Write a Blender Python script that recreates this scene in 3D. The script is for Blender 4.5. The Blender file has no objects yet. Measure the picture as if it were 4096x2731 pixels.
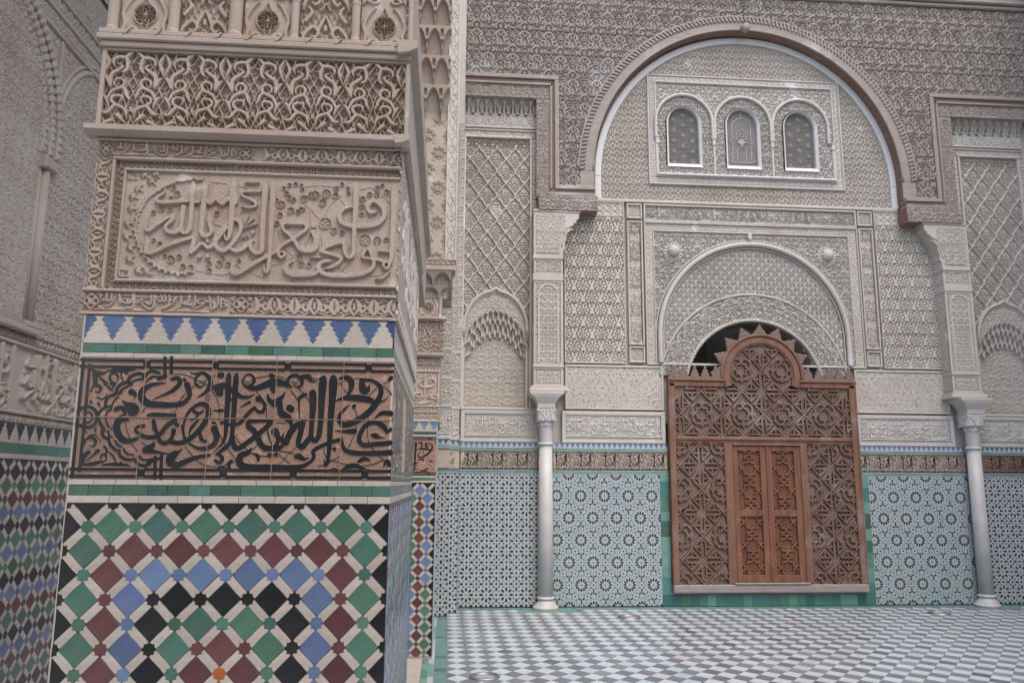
import bpy, math, random
import numpy as np
from mathutils import Matrix, Vector
random.seed(7); RNG = np.random.default_rng(7)
PI = math.pi
S = bpy.context.scene
COL = S.collection

# ------------------------------------------------------------------ camera, sky, sun, exposure
cam_d = bpy.data.cameras.new('camera'); cam = bpy.data.objects.new('camera', cam_d); COL.objects.link(cam)
cam_d.sensor_width = 36.0; cam_d.sensor_fit = 'HORIZONTAL'; cam_d.lens = 36.0 * 3210.0 / 4096.0
cam_d.clip_start = 0.05; cam_d.clip_end = 200.0
def cam_axes(pitch, roll, yaw):
    cp, sp, cy, sy = math.cos(pitch), math.sin(pitch), math.cos(yaw), math.sin(yaw)
    fwd = Vector((sy*cp, cy*cp, sp)); right = Vector((cy, -sy, 0)); up = right.cross(fwd)
    cr, sr = math.cos(roll), math.sin(roll)
    return cr*right + sr*up, -sr*right + cr*up, fwd
AXR, AXU, AXF = cam_axes(0.174407, 0.006322, 0.080339)
cam.matrix_world = Matrix(((AXR.x, AXU.x, -AXF.x, 0), (AXR.y, AXU.y, -AXF.y, 0), (AXR.z, AXU.z, -AXF.z, 1.45), (0, 0, 0, 1)))
S.camera = cam

world = bpy.data.worlds.new('World'); S.world = world; world.use_nodes = True
wn = world.node_tree.nodes; wl = world.node_tree.links; wn.clear()
sky = wn.new('ShaderNodeTexSky'); sky.sky_type = 'NISHITA'; sky.sun_disc = False
SUN_EL, SUN_AZ = math.radians(60), math.radians(160)      # azimuth measured from +Y clockwise
sky.sun_elevation = SUN_EL; sky.sun_rotation = SUN_AZ; sky.air_density = 1.0; sky.dust_density = 3.5; sky.ozone_density = 1.0
bg = wn.new('ShaderNodeBackground'); bg.inputs['Strength'].default_value = 0.15
wo = wn.new('ShaderNodeOutputWorld'); wl.new(sky.outputs[0], bg.inputs['Color']); wl.new(bg.outputs[0], wo.inputs['Surface'])
sun_d = bpy.data.lights.new('sun', 'SUN'); sun_d.energy = 0.60; sun_d.angle = math.radians(70); sun_d.color = (1.0, 0.94, 0.86)
sun = bpy.data.objects.new('sun', sun_d); COL.objects.link(sun)
_d = Vector((math.sin(SUN_AZ)*math.cos(SUN_EL), math.cos(SUN_AZ)*math.cos(SUN_EL), math.sin(SUN_EL)))
sun.rotation_euler = _d.to_track_quat('Z', 'Y').to_euler()
S.view_settings.view_transform = 'Standard'; S.view_settings.look = 'None'; S.view_settings.gamma = 1.0
S.view_settings.use_curve_mapping = False; S.view_settings.exposure = 1.10
S.cycles.max_bounces = 8; S.cycles.diffuse_bounces = 5; S.cycles.use_denoising = True

# ------------------------------------------------------------------ materials
MATS = {}
def mat(name, col, rough=0.85, col2=None, scale=3.0, spec=0.4, col3=None, fine=0.0, bump=0.0, bscale=80.0, stretch=None, rnd=0.0, thr=(0.45, 0.75), thr3=(0.62, 0.72), scale3=7.0, coat=0.0):
    m = bpy.data.materials.new(name); m.use_nodes = True
    nt = m.node_tree; N = nt.nodes; Lk = nt.links
    b = N['Principled BSDF']; b.inputs['Roughness'].default_value = rough
    b.inputs['Specular IOR Level'].default_value = spec
    if coat: b.inputs['Coat Weight'].default_value = coat; b.inputs['Coat Roughness'].default_value = 0.12
    tc = N.new('ShaderNodeTexCoord'); geo = tc.outputs['Object']
    if stretch:
        mp = N.new('ShaderNodeMapping'); mp.inputs['Scale'].default_value = stretch; Lk.new(geo, mp.inputs['Vector']); geo2 = mp.outputs[0]
    else: geo2 = geo
    rgb = N.new('ShaderNodeRGB'); rgb.outputs[0].default_value = (*col, 1); cur = rgb.outputs[0]
    def mixin(fac, c):
        nonlocal cur
        mx = N.new('ShaderNodeMix'); mx.data_type = 'RGBA'; Lk.new(fac, mx.inputs[0]); Lk.new(cur, mx.inputs[6])
        mx.inputs[7].default_value = (*c, 1); cur = mx.outputs[2]
    def noise(sc, det, vec, lo, hi):
        n = N.new('ShaderNodeTexNoise'); n.inputs['Scale'].default_value = sc; n.inputs['Detail'].default_value = det
        n.inputs['Roughness'].default_value = 0.6; Lk.new(vec, n.inputs['Vector'])
        r = N.new('ShaderNodeMapRange'); r.inputs[1].default_value = lo; r.inputs[2].default_value = hi; Lk.new(n.outputs[0], r.inputs[0]); return r.outputs[0]
    if col2: mixin(noise(scale, 5, geo2, *thr), col2)
    if col3: mixin(noise(scale3, 6, geo, *thr3), col3)
    if fine or rnd:
        hv = N.new('ShaderNodeHueSaturation'); Lk.new(cur, hv.inputs['Color']); cur = hv.outputs[0]
        val = None
        if fine:
            f = noise(220.0, 3, geo2, 0.25, 0.75); mm = N.new('ShaderNodeMapRange'); mm.inputs[3].default_value = 1-fine; mm.inputs[4].default_value = 1+fine; Lk.new(f, mm.inputs[0]); val = mm.outputs[0]
        if rnd:
            oi = N.new('ShaderNodeObjectInfo'); m2 = N.new('ShaderNodeMapRange'); m2.inputs[3].default_value = 1-rnd; m2.inputs[4].default_value = 1+rnd; Lk.new(oi.outputs['Random'], m2.inputs[0])
            m4 = N.new('ShaderNodeMath'); m4.operation = 'FRACT'; m5 = N.new('ShaderNodeMath'); m5.operation = 'MULTIPLY'; m5.inputs[1].default_value = 13.7
            Lk.new(oi.outputs['Random'], m5.inputs[0]); Lk.new(m5.outputs[0], m4.inputs[0])
            m6 = N.new('ShaderNodeMapRange'); m6.inputs[3].default_value = 0.5-rnd*0.06; m6.inputs[4].default_value = 0.5+rnd*0.06; Lk.new(m4.outputs[0], m6.inputs[0]); Lk.new(m6.outputs[0], hv.inputs['Hue'])
            if val:
                m3 = N.new('ShaderNodeMath'); m3.operation = 'MULTIPLY'; Lk.new(val, m3.inputs[0]); Lk.new(m2.outputs[0], m3.inputs[1]); val = m3.outputs[0]
            else: val = m2.outputs[0]
        Lk.new(val, hv.inputs['Value'])
    Lk.new(cur, b.inputs['Base Color'])
    if bump:
        n = N.new('ShaderNodeTexNoise'); n.inputs['Scale'].default_value = bscale; n.inputs['Detail'].default_value = 4; Lk.new(geo2, n.inputs['Vector'])
        bp = N.new('ShaderNodeBump'); bp.inputs['Strength'].default_value = bump; bp.inputs['Distance'].default_value = 0.01; Lk.new(n.outputs[0], bp.inputs['Height']); Lk.new(bp.outputs[0], b.inputs['Normal'])
    MATS[name] = m; return m

STN = mat('warm_stucco', (.455, .385, .325), .92, (.375, .29, .23), 5.0, .2, (.60, .555, .51), .10, .25, 160, thr=(.42, .72), thr3=(.60, .70), scale3=9)
STP = mat('plain_warm_stucco', (.43, .365, .31), .92, (.37, .295, .24), 4.0, .2, (.58, .54, .50), .06, .2, 130, thr=(.45, .75), thr3=(.62, .70), scale3=6)
STL = mat('left_stucco', (.47, .415, .365), .92, (.42, .33, .265), 2.2, .2, (.56, .53, .51), .08, .2, 120, thr=(.45, .7))
STF = mat('pale_stucco', (.54, .50, .45), .92, (.465, .42, .37), 1.6, .2, (.68, .68, .68), .08, .2, 90, thr=(.45, .70), thr3=(.665, .70), scale3=2.6)
STG = mat('grey_stucco', (.50, .475, .435), .92, (.41, .39, .355), 2.0, .2, (.66, .66, .66), .08, .2, 90, thr=(.42, .66), thr3=(.66, .70), scale3=3.2)
STPL = mat('plain_pale_plaster', (.55, .525, .49), .9, (.48, .445, .41), 2.0, .25, (.70, .70, .70), .05, .15, 60, thr=(.48, .72), thr3=(.60, .68), scale3=1.8)
WHP = mat('white_plaster', (.66, .66, .66), .8, (.62, .61, .60), 3.0, .3, None, .04, .1, 60)
MARB = mat('white_marble', (.53, .53, .525), .42, (.44, .435, .42), 4.0, .45, (.44, .39, .32), .05, .10, 30, thr=(.42, .68), thr3=(.60, .72), scale3=2.5)
WDG = mat('weathered_cedar', (.400, .360, .330), .85, (.315, .268, .238), 6.0, .25, (.47, .455, .445), .16, .35, 60, stretch=(1.2, 6, 12), thr=(.35, .7), thr3=(.56, .70), scale3=1.3)
WDP = mat('cedar_beam', (.365, .328, .300), .8, (.290, .240, .212), 4.0, .25, (.45, .435, .425), .14, .35, 60, stretch=(.8, 6, 14), thr=(.35, .7), thr3=(.56, .70), scale3=1.7)
WDR = mat('red_cedar', (.235, .150, .125), .75, (.185, .110, .092), 3.0, .3, (.32, .25, .225), .10, .3, 60, stretch=(1, 5, 8), thr=(.4, .7), thr3=(.62, .72), scale3=3)
DRF = mat('brown_door_wood', (.235, .125, .085), .65, (.165, .085, .060), 3.0, .35, (.28, .215, .185), .12, .3, 50, stretch=(4, 4, .8), thr=(.38, .68), thr3=(.55, .68), scale3=1.6)
DRL = mat('orange_door_wood', (.225, .100, .058), .6, (.140, .062, .040), 2.6, .4, (.30, .155, .09), .10, .25, 50, stretch=(5, 4, .9), thr=(.4, .66), thr3=(.55, .66), scale3=2.6)
DRS = mat('strapwork_wood', (.212, .130, .098), .7, (.155, .088, .064), 5.0, .3, (.285, .23, .20), .12, .25, 60, thr=(.38, .68), thr3=(.54, .66), scale3=1.5)
DRM = mat('lattice_wood', (.275, .205, .170), .8, (.205, .145, .118), 4.0, .25, (.40, .365, .345), .10, 0, thr=(.4, .7))
DRW = mat('grey_sill_wood', (.33, .30, .285), .85, (.25, .20, .175), 6.0, .25, None, .14, .4, 60, stretch=(1, 6, 10))
DARK = mat('painted_dark_depth', (.13, .125, .11), .9, (.08, .075, .065), 1.5)  # dark tone stands in for unlit space behind the door arch and windows
GRT = mat('tile_bed', (.32, .265, .215), .95, (.24, .19, .15), 12, .2, None, .1)
BLACK = mat('black_glaze', (.012, .0125, .014), .34, (.03, .028, .028), 14, .5, (.10, .085, .07), .2, .12, 40, rnd=.35, thr=(.5, .8), thr3=(.735, .76), scale3=34, coat=.3)
NAVY = mat('navy_glaze', (.020, .021, .030), .34, (.035, .035, .045), 14, .5, (.10, .09, .08), .2, .12, 40, rnd=.3, thr3=(.735, .76), scale3=34, coat=.3)
GREEN = mat('green_glaze', (.058, .140, .100), .33, (.085, .170, .130), 9, .5, (.20, .24, .19), .15, .30, 55, rnd=.32, thr=(.4, .7), thr3=(.72, .75), scale3=30, coat=.3)
TEAL = mat('teal_glaze', (.120, .270, .225), .33, (.16, .33, .29), 9, .5, (.30, .33, .30), .15, .30, 55, rnd=.25, thr3=(.72, .75), scale3=24, coat=.3)
DTEAL = mat('dark_teal_glaze', (.060, .185, .165), .33, (.045, .150, .150), 9, .5, (.20, .30, .27), .15, .30, 55, rnd=.35, thr3=(.66, .72), scale3=24, coat=.3)
MAROON = mat('maroon_glaze', (.105, .040, .042), .33, (.14, .058, .055), 9, .5, (.20, .12, .11), .15, .30, 55, rnd=.25, thr3=(.73, .75), scale3=30, coat=.3)
BLUE = mat('blue_glaze', (.105, .155, .280), .33, (.135, .185, .300), 9, .5, (.22, .26, .33), .15, .30, 55, rnd=.25, thr3=(.73, .75), scale3=30, coat=.3)
DBLUE = mat('deep_blue_glaze', (.062, .105, .205), .33, (.085, .13, .22), 9, .5, (.22, .24, .27), .15, .30, 55, rnd=.25, thr3=(.73, .75), scale3=30, coat=.3)
OCHRE = mat('ochre_glaze', (.33, .20, .075), .35, (.27, .150, .055), 9, .5, None, .1, .1, 40, rnd=.3)
ORANGE = mat('orange_glaze', (.38, .115, .02), .35, (.30, .09, .02), 9, .5, None, .1, .1, 40, rnd=.1)
BROWN = mat('brown_glaze', (.095, .060, .070), .35, (.07, .045, .05), 9, .5, None, .1, .1, 40)
WHT = mat('cream_glaze', (.475, .430, .375), .36, (.415, .36, .30), 12, .45, (.33, .26, .19), .15, .30, 55, rnd=.09, thr=(.45, .75), thr3=(.70, .74), scale3=26, coat=.25)
WHF = mat('white_zellij', (.43, .485, .50), .36, (.37, .42, .43), 6, .45, None, .06, .1, 30, coat=.2)
TERRA = mat('terracotta', (.345, .222, .168), .85, (.285, .172, .124), 8, .25, (.46, .36, .29), .22, .5, 130, rnd=.10, thr=(.35, .7), thr3=(.60, .70), scale3=22)
TERRAP = mat('pale_terracotta', (.50, .435, .36), .85, (.44, .355, .28), 6, .25, (.55, .50, .45), .15, .2, 130, thr=(.4, .7))
TERE = mat('cut_terracotta', (.42, .31, .235), .9, (.30, .19, .13), 14, .2, None, .2)
FW = [mat('floor_white_marble', (.50, .56, .60), .30, (.45, .51, .55), 5, .5, None, .05, .04, 14, rnd=.04), mat('floor_pink_marble', (.49, .49, .50), .32, (.45, .45, .46), 5, .5, None, .05, .04, 14, rnd=.04), mat('floor_bluish_marble', (.44, .51, .56), .30, (.40, .47, .52), 5, .5, None, .05, .04, 14, rnd=.04)]
FD = [mat('floor_grey_marble', (.165, .178, .205), .30, (.125, .136, .16), 7, .5, None, .08, .04, 14, rnd=.10), mat('floor_dark_marble', (.105, .112, .135), .30, (.14, .15, .17), 7, .5, None, .08, .04, 14, rnd=.10), mat('floor_pale_grey_marble', (.220, .228, .250), .32, (.175, .18, .205), 7, .5, None, .08, .04, 14, rnd=.10)]
METAL = mat('worn_steel', (.33, .34, .34), .5, (.25, .25, .25), 20, .5); METAL.node_tree.nodes['Principled BSDF'].inputs['Metallic'].default_value = .8
GLASS = mat('thick_glass', (.36, .40, .40), .12, (.28, .32, .32), 14, .6)
GYP = mat('gypsum_tracery', (.40, .385, .36), .85, (.32, .31, .29), 8, .3)

# ------------------------------------------------------------------ helpers
class Thing:
    def __init__(s, name, label, cat, loc=(0, 0, 0), group=None, kind=None):
        s.o = bpy.data.objects.new(name, None); COL.objects.link(s.o); s.o.location = loc; s.o.empty_display_size = .2
        s.inv = Matrix.Translation(Vector(loc)).inverted()
        if label: s.o['label'] = label
        if cat: s.o['category'] = cat
        if group: s.o['group'] = group
        if kind: s.o['kind'] = kind
class Face:
    """A wall plane: u runs right, v runs up, y runs into the wall (negative = towards the viewer)."""
    def __init__(s, thing, origin=(0, 0, 0), rot=0.0):
        s.t = thing; s.M = Matrix.Translation(Vector(origin)) @ Matrix.Rotation(rot, 4, 'Z')
def link(name, mesh, face, u=0, y=0, v=0, parent=None, local=None, label=None, kind=None):
    o = bpy.data.objects.new(name, mesh); COL.objects.link(o)
    W = face.M @ Matrix.Translation((u, y, v))
    if local is not None: W = W @ local
    if parent is None: o.parent = face.t.o; o.matrix_basis = face.t.inv @ W
    else: o.parent = parent; o.matrix_basis = Matrix.Identity(4)
    if label: o['label'] = label
    if kind: o['kind'] = kind
    return o
def me_from(name, V, F, mats, mi=None, smooth=False):
    m = bpy.data.meshes.new(name); m.from_pydata(V, [], F)
    for x in (mats if isinstance(mats, (list, tuple)) else [mats]): m.materials.append(x)
    if mi is not None: m.polygons.foreach_set('material_index', np.asarray(mi, dtype=np.int32))
    if smooth: m.polygons.foreach_set('use_smooth', np.ones(len(F), dtype=bool))
    m.update(); return m
class MB:
    def __init__(s): s.v = []; s.f = []; s.m = []
    def add(s, V, F, m=0):
        n = len(s.v); s.v += V; s.f += [tuple(i+n for i in f) for f in F]; s.m += [m]*len(F)
    def box(s, u0, u1, y0, y1, v0, v1, m=0, bev=0.0):
        """front at y0 (smaller), back at y1; bevelled front edge"""
        b = min(bev, (u1-u0)*.45, (v1-v0)*.45, (y1-y0)*.9)
        if b <= 0:
            V = [(u0, y0, v0), (u1, y0, v0), (u1, y0, v1), (u0, y0, v1), (u0, y1, v0), (u1, y1, v0), (u1, y1, v1), (u0, y1, v1)]
            F = [(0, 1, 2, 3), (5, 4, 7, 6), (4, 0, 3, 7), (1, 5, 6, 2), (3, 2, 6, 7), (4, 5, 1, 0)]
        else:
            V = [(u0+b, y0, v0+b), (u1-b, y0, v0+b), (u1-b, y0, v1-b), (u0+b, y0, v1-b),
                 (u0, y0+b, v0), (u1, y0+b, v0), (u1, y0+b, v1), (u0, y0+b, v1),
                 (u0, y1, v0), (u1, y1, v0), (u1, y1, v1), (u0, y1, v1)]
            F = [(0, 1, 2, 3)]
            for k in range(4):
                j = (k+1) % 4; F += [(4+k, 4+j, j, k), (8+k, 8+j, 4+j, 4+k)]
            F.append((9, 8, 11, 10))
        s.add(V, F, m)
    def prism(s, poly, y0, y1, m=0, bev=0.0, back=False):
        n = len(poly); a = sum(poly[i][0]*poly[(i+1) % n][1]-poly[(i+1) % n][0]*poly[i][1] for i in range(n))
        if a < 0: poly = poly[::-1]
        cx = sum(p[0] for p in poly)/n; cz = sum(p[1] for p in poly)/n
        r = max(math.hypot(p[0]-cx, p[1]-cz) for p in poly) or 1
        k = 1-min(bev/r, .45)
        V = [(cx+(p[0]-cx)*k, y0, cz+(p[1]-cz)*k) for p in poly]; F = [tuple(range(n))]
        yb = y0+bev
        V += [(p[0], yb, p[1]) for p in poly]; V += [(p[0], y1, p[1]) for p in poly]
        for i in range(n):
            j = (i+1) % n
            if bev > 0: F.append((n+i, n+j, j, i))
            F.append((2*n+i, 2*n+j, n+j, n+i))
        if bev <= 0:
            V[0:n] = [(p[0], y0, p[1]) for p in poly]
        if back: F.append(tuple(range(3*n-1, 2*n-1, -1)))
        s.add(V, F, m)
    def ring(s, c, r0, r1, a0, a1, y0, y1, n=48, m=0, bev=0.0):
        """flat arc band of the wall plane, angles in radians anticlockwise from +u"""
        A = [a0+(a1-a0)*i/n for i in range(n+1)]; V = []
        prof = [(r0, y1), (r0, y0+bev), (r0+bev, y0), (r1-bev, y0), (r1, y0+bev), (r1, y1)]
        for a in A:
            for r, y in prof: V.append((c[0]+r*math.cos(a), y, c[1]+r*math.sin(a)))
        F = []; k = len(prof)
        for i in range(n):
            for j in range(k-1):
                F.append((i*k+j, i*k+j+1, (i+1)*k+j+1, (i+1)*k+j))
        F.append(tuple(range(k))); F.append(tuple(n*k+j for j in range(k-1, -1, -1)))
        s.add(V, F, m)
    def tube(s, path, rads, n=8, m=0, twist=None, cap=True):
        """round tube along a 3-D path; twist=(lobes, amp, turns_per_m) makes a rope"""
        P = [Vector(p) for p in path]; K = len(P); V = []; L = 0.0
        for i, p in enumerate(P):
            d = (P[min(i+1, K-1)]-P[max(i-1, 0)]).normalized()
            ref = Vector((0, 1, 0)) if abs(d.y) < .9 else Vector((1, 0, 0))
            a = d.cross(ref).normalized(); b = a.cross(d)
            if i: L += (p-P[i-1]).length
            for j in range(n):
                t = 2*PI*j/n; r = rads[i] if isinstance(rads, (list, tuple)) else rads
                if twist: r *= 1+twist[1]*math.cos(twist[0]*t+twist[2]*L)
                V.append(tuple(p+a*(r*math.cos(t))+b*(r*math.sin(t))))
        F = []
        for i in range(K-1):
            for j in range(n):
                q = (j+1) % n; F.append((i*n+j, i*n+q, (i+1)*n+q, (i+1)*n+j))
        if cap: F.append(tuple(range(n-1, -1, -1))); F.append(tuple((K-1)*n+j for j in range(n)))
        s.add(V, F, m)
    def lathe(s, prof, n=24, m=0, c=(0, 0), flute=None):
        V = []; F = []; k = len(prof)
        for (r, z) in prof:
            for j in range(n):
                a = 2*PI*j/n; V.append((c[0]+r*math.cos(a), c[1]+r*math.sin(a), z))
        for i in range(k-1):
            for j in range(n):
                q = (j+1) % n; F.append((i*n+j, i*n+q, (i+1)*n+q, (i+1)*n+j))
        F.append(tuple(range(n-1, -1, -1))); F.append(tuple((k-1)*n+j for j in range(n)))
        s.add(V, F, m)
    def ribbon(s, pts, y, m=0, yb=None):
        """variable-width flat stroke (u,v,w) at depth y"""
        n = len(pts); Lr = []; Rr = []
        for i in range(n):
            a = pts[max(i-1, 0)]; b = pts[min(i+1, n-1)]
            dx, dz = b[0]-a[0], b[1]-a[1]; l = math.hypot(dx, dz) or 1e-6
            nx, nz = -dz/l, dx/l; w = max(pts[i][2], .0004)/2
            Lr.append((pts[i][0]+nx*w, y, pts[i][1]+nz*w)); Rr.append((pts[i][0]-nx*w, y, pts[i][1]-nz*w))
        V = Lr+Rr; F = [(n+i, n+i+1, i+1, i) for i in range(n-1)]
        # rounded ends
        for e, sgn in ((0, -1), (n-1, 1)):
            a = pts[max(e-1, 0)]; b = pts[min(e+1, n-1)]
            dx, dz = b[0]-a[0], b[1]-a[1]; l = math.hypot(dx, dz) or 1e-6; dx /= l; dz /= l
            w = pts[e][2]/2
            if w < .0012: continue
            base = len(V); V.append((pts[e][0], y, pts[e][1])); arc = []
            for t in range(7):
                an = PI/2-PI*t/6
                arc.append(len(V)); V.append((pts[e][0]+sgn*dx*w*math.cos(an)-dz*w*math.sin(an), y, pts[e][1]+sgn*dz*w*math.cos(an)+dx*w*math.sin(an)))
            for t in range(6):
                F.append((base, arc[t+1], arc[t]) if sgn > 0 else (base, arc[t], arc[t+1]))
        s.add(V, F, m)
    def mesh(s, name, mats, smooth=False): return me_from(name, s.v, s.f, mats, s.m, smooth)
    def obj(s, name, face, mats, smooth=False, **k): return link(name, s.mesh(name, mats, smooth), face, **k)
def boxo(name, face, mats, u0, u1, y0, y1, v0, v1, bev=.004, **k):
    b = MB(); b.box(u0, u1, y0, y1, v0, v1, 0, bev); return b.obj(name, face, mats, **k)
def smooth_pts(pts, sub=5):
    n = len(pts)
    if n < 3: return [tuple(p) for p in pts]
    out = []
    for i in range(n-1):
        p0 = pts[max(i-1, 0)]; p1 = pts[i]; p2 = pts[i+1]; p3 = pts[min(i+2, n-1)]
        for k in range(sub):
            t = k/sub
            out.append(tuple(.5*((2*b)+(c-a)*t+(2*a-5*b+4*c-d)*t*t+(3*b-a-3*c+d)*t*t*t) for a, b, c, d in zip(p0, p1, p2, p3)))
    out.append(tuple(pts[-1])); return [(p[0], p[1], max(p[2], 0)) for p in out]
def tf(strokes, su=1, sv=1, du=0, dv=0, w=None):
    w = w or abs(sv)
    return [[(p[0]*su+du, p[1]*sv+dv, p[2]*w) for p in s] for s in strokes]
def clip_poly(poly, u0, u1, v0, v1):
    for ax, lim, sg in ((0, u0, 1), (0, u1, -1), (1, v0, 1), (1, v1, -1)):
        out = []
        for i in range(len(poly)):
            a, b = poly[i], poly[(i+1) % len(poly)]; da, db = (a[ax]-lim)*sg, (b[ax]-lim)*sg
            if da >= 0: out.append(a)
            if (da > 0 > db) or (da < 0 < db):
                t = da/(da-db); out.append((a[0]+(b[0]-a[0])*t, a[1]+(b[1]-a[1])*t))
        poly = out
        if len(poly) < 3: return None
    ar = abs(sum(poly[i][0]*poly[(i+1) % len(poly)][1]-poly[(i+1) % len(poly)][0]*poly[i][1] for i in range(len(poly))))
    return poly if ar > 4e-5*0+1e-6 else None

# ------------------------------------------------------------------ carved relief: real displaced grids
class Ras:
    def __init__(s, u0, u1, v0, v1, res):
        s.u0, s.v0 = u0, v0; s.nu = max(2, int(round((u1-u0)/res))+1); s.nv = max(2, int(round((v1-v0)/res))+1)
        s.u = np.linspace(u0, u1, s.nu); s.v = np.linspace(v0, v1, s.nv); s.du = (u1-u0)/(s.nu-1); s.dv = (v1-v0)/(s.nv-1)
        s.U, s.V = np.meshgrid(s.u, s.v)
    def sdf(s, strokes, pad=.006, smooth=True, D=None):
        D = np.full((s.nv, s.nu), 1.0) if D is None else D
        for st in strokes:
            P = smooth_pts(st, 4) if smooth else st
            if len(P) == 1: P = [P[0], P[0]]
            for a, b in zip(P[:-1], P[1:]):
                w = max(a[2], b[2])/2+pad
                i0 = max(0, int((min(a[0], b[0])-w-s.u0)/s.du)); i1 = min(s.nu, int((max(a[0], b[0])+w-s.u0)/s.du)+2)
                j0 = max(0, int((min(a[1], b[1])-w-s.v0)/s.dv)); j1 = min(s.nv, int((max(a[1], b[1])+w-s.v0)/s.dv)+2)
                if i1 <= i0 or j1 <= j0: continue
                U = s.u[None, i0:i1]; V = s.v[j0:j1, None]
                dx, dz = b[0]-a[0], b[1]-a[1]; l2 = dx*dx+dz*dz+1e-12
                t = np.clip(((U-a[0])*dx+(V-a[1])*dz)/l2, 0, 1)
                d = np.hypot(U-a[0]-t*dx, V-a[1]-t*dz)-(a[2]+(b[2]-a[2])*t)/2
                sub = D[j0:j1, i0:i1]; np.minimum(sub, d, out=sub)
        return D
    def circ(s, L, w, pad=.004, D=None):
        D = np.full((s.nv, s.nu), 1.0) if D is None else D
        for (x, z, r) in L:
            q = r+w+pad
            i0 = max(0, int((x-q-s.u0)/s.du)); i1 = min(s.nu, int((x+q-s.u0)/s.du)+2); j0 = max(0, int((z-q-s.v0)/s.dv)); j1 = min(s.nv, int((z+q-s.v0)/s.dv)+2)
            if i1 <= i0 or j1 <= j0: continue
            d = np.abs(np.hypot(s.u[None, i0:i1]-x, s.v[j0:j1, None]-z)-r)-w/2
            sub = D[j0:j1, i0:i1]; np.minimum(sub, d, out=sub)
        return D
def up(D, edge):
    t = np.clip(.5-D/edge, 0, 1); return t*t*(3-2*t)
def sstep(x, a, b):
    t = np.clip((x-a)/(b-a), 0, 1); return t*t*(3-2*t)
def relief_mesh(name, R, H, mats, y=0.0, mask=None, skirt=0.0):
    nu, nv = R.nu, R.nv
    co = np.empty((nv, nu, 3), dtype=np.float32); co[..., 0] = R.U; co[..., 1] = y-H; co[..., 2] = R.V
    idx = np.arange(nu*nv, dtype=np.int32).reshape(nv, nu)
    q = np.stack([idx[:-1, :-1], idx[:-1, 1:], idx[1:, 1:], idx[1:, :-1]], axis=-1).reshape(-1, 4)
    if mask is not None:
        mc = (mask[:-1, :-1] & mask[1:, 1:] & mask[:-1, 1:] & mask[1:, :-1]).reshape(-1); q = q[mc]
    co = co.reshape(-1, 3)
    if mask is not None:
        used = np.zeros(nu*nv, dtype=bool); used[q.reshape(-1)] = True
        remap = np.cumsum(used)-1; co = co[used]; q = remap[q].astype(np.int32)
    m = bpy.data.meshes.new(name); m.vertices.add(len(co)); m.vertices.foreach_set('co', co.reshape(-1))
    n = len(q); m.loops.add(n*4); m.loops.foreach_set('vertex_index', q.reshape(-1).astype(np.int32))
    m.polygons.add(n); m.polygons.foreach_set('loop_start', np.arange(0, n*4, 4, dtype=np.int32))
    m.polygons.foreach_set('use_smooth', np.zeros(n, dtype=bool))
    for x in (mats if isinstance(mats, (list, tuple)) else [mats]): m.materials.append(x)
    m.update(calc_edges=True); return m
NREL = [0]
def relief(name, face, R, H, mats, y=0.0, mask=None, parent=None, **k):
    if face is globals().get('CF'): H = H*1.10; y = y+.004
    m = relief_mesh(name, R, H, mats, y, mask); NREL[0] += len(m.polygons)*2
    return link(name, m, face, parent=parent, **k)
def samp(T, U, V, pu, pv=None, brick=False, mir=False):
    pv = pv or pu
    """sample a height tile T (rows = v) periodically"""
    fv = V/pv; r = np.floor(fv); fu = U/pu
    if brick: fu = fu+.5*(r.astype(int) % 2)
    fu = fu-np.floor(fu); fv = fv-r; n, k = T.shape
    x = fu*k; z = fv*n; x0 = np.floor(x).astype(int); z0 = np.floor(z).astype(int); a = x-x0; b = z-z0
    x0 %= k; z0 %= n; x1 = (x0+1) % k; z1 = (z0+1) % n
    return (T[z0, x0]*(1-a)+T[z0, x1]*a)*(1-b)+(T[z1, x0]*(1-a)+T[z1, x1]*a)*b
def tile_strokes(strokes, pu, pv, n, edge, sym=True, wrap=True):
    """height tile 0..1 from strokes in a pu x pv cell, mirrored in u and wrapped"""
    R = Ras(0, pu, 0, pv, pu/n); S2 = []
    for st in strokes:
        S2.append(st)
        if sym: S2.append([(pu-p[0], p[1], p[2]) for p in st])
    A = []
    for st in S2:
        for du in (-pu, 0, pu):
            for dv in (-pv, 0, pv): A.append([(p[0]+du, p[1]+dv, p[2]) for p in st])
    D = R.sdf(A, pad=edge); return up(D, edge)[:-1, :-1], R
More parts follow.
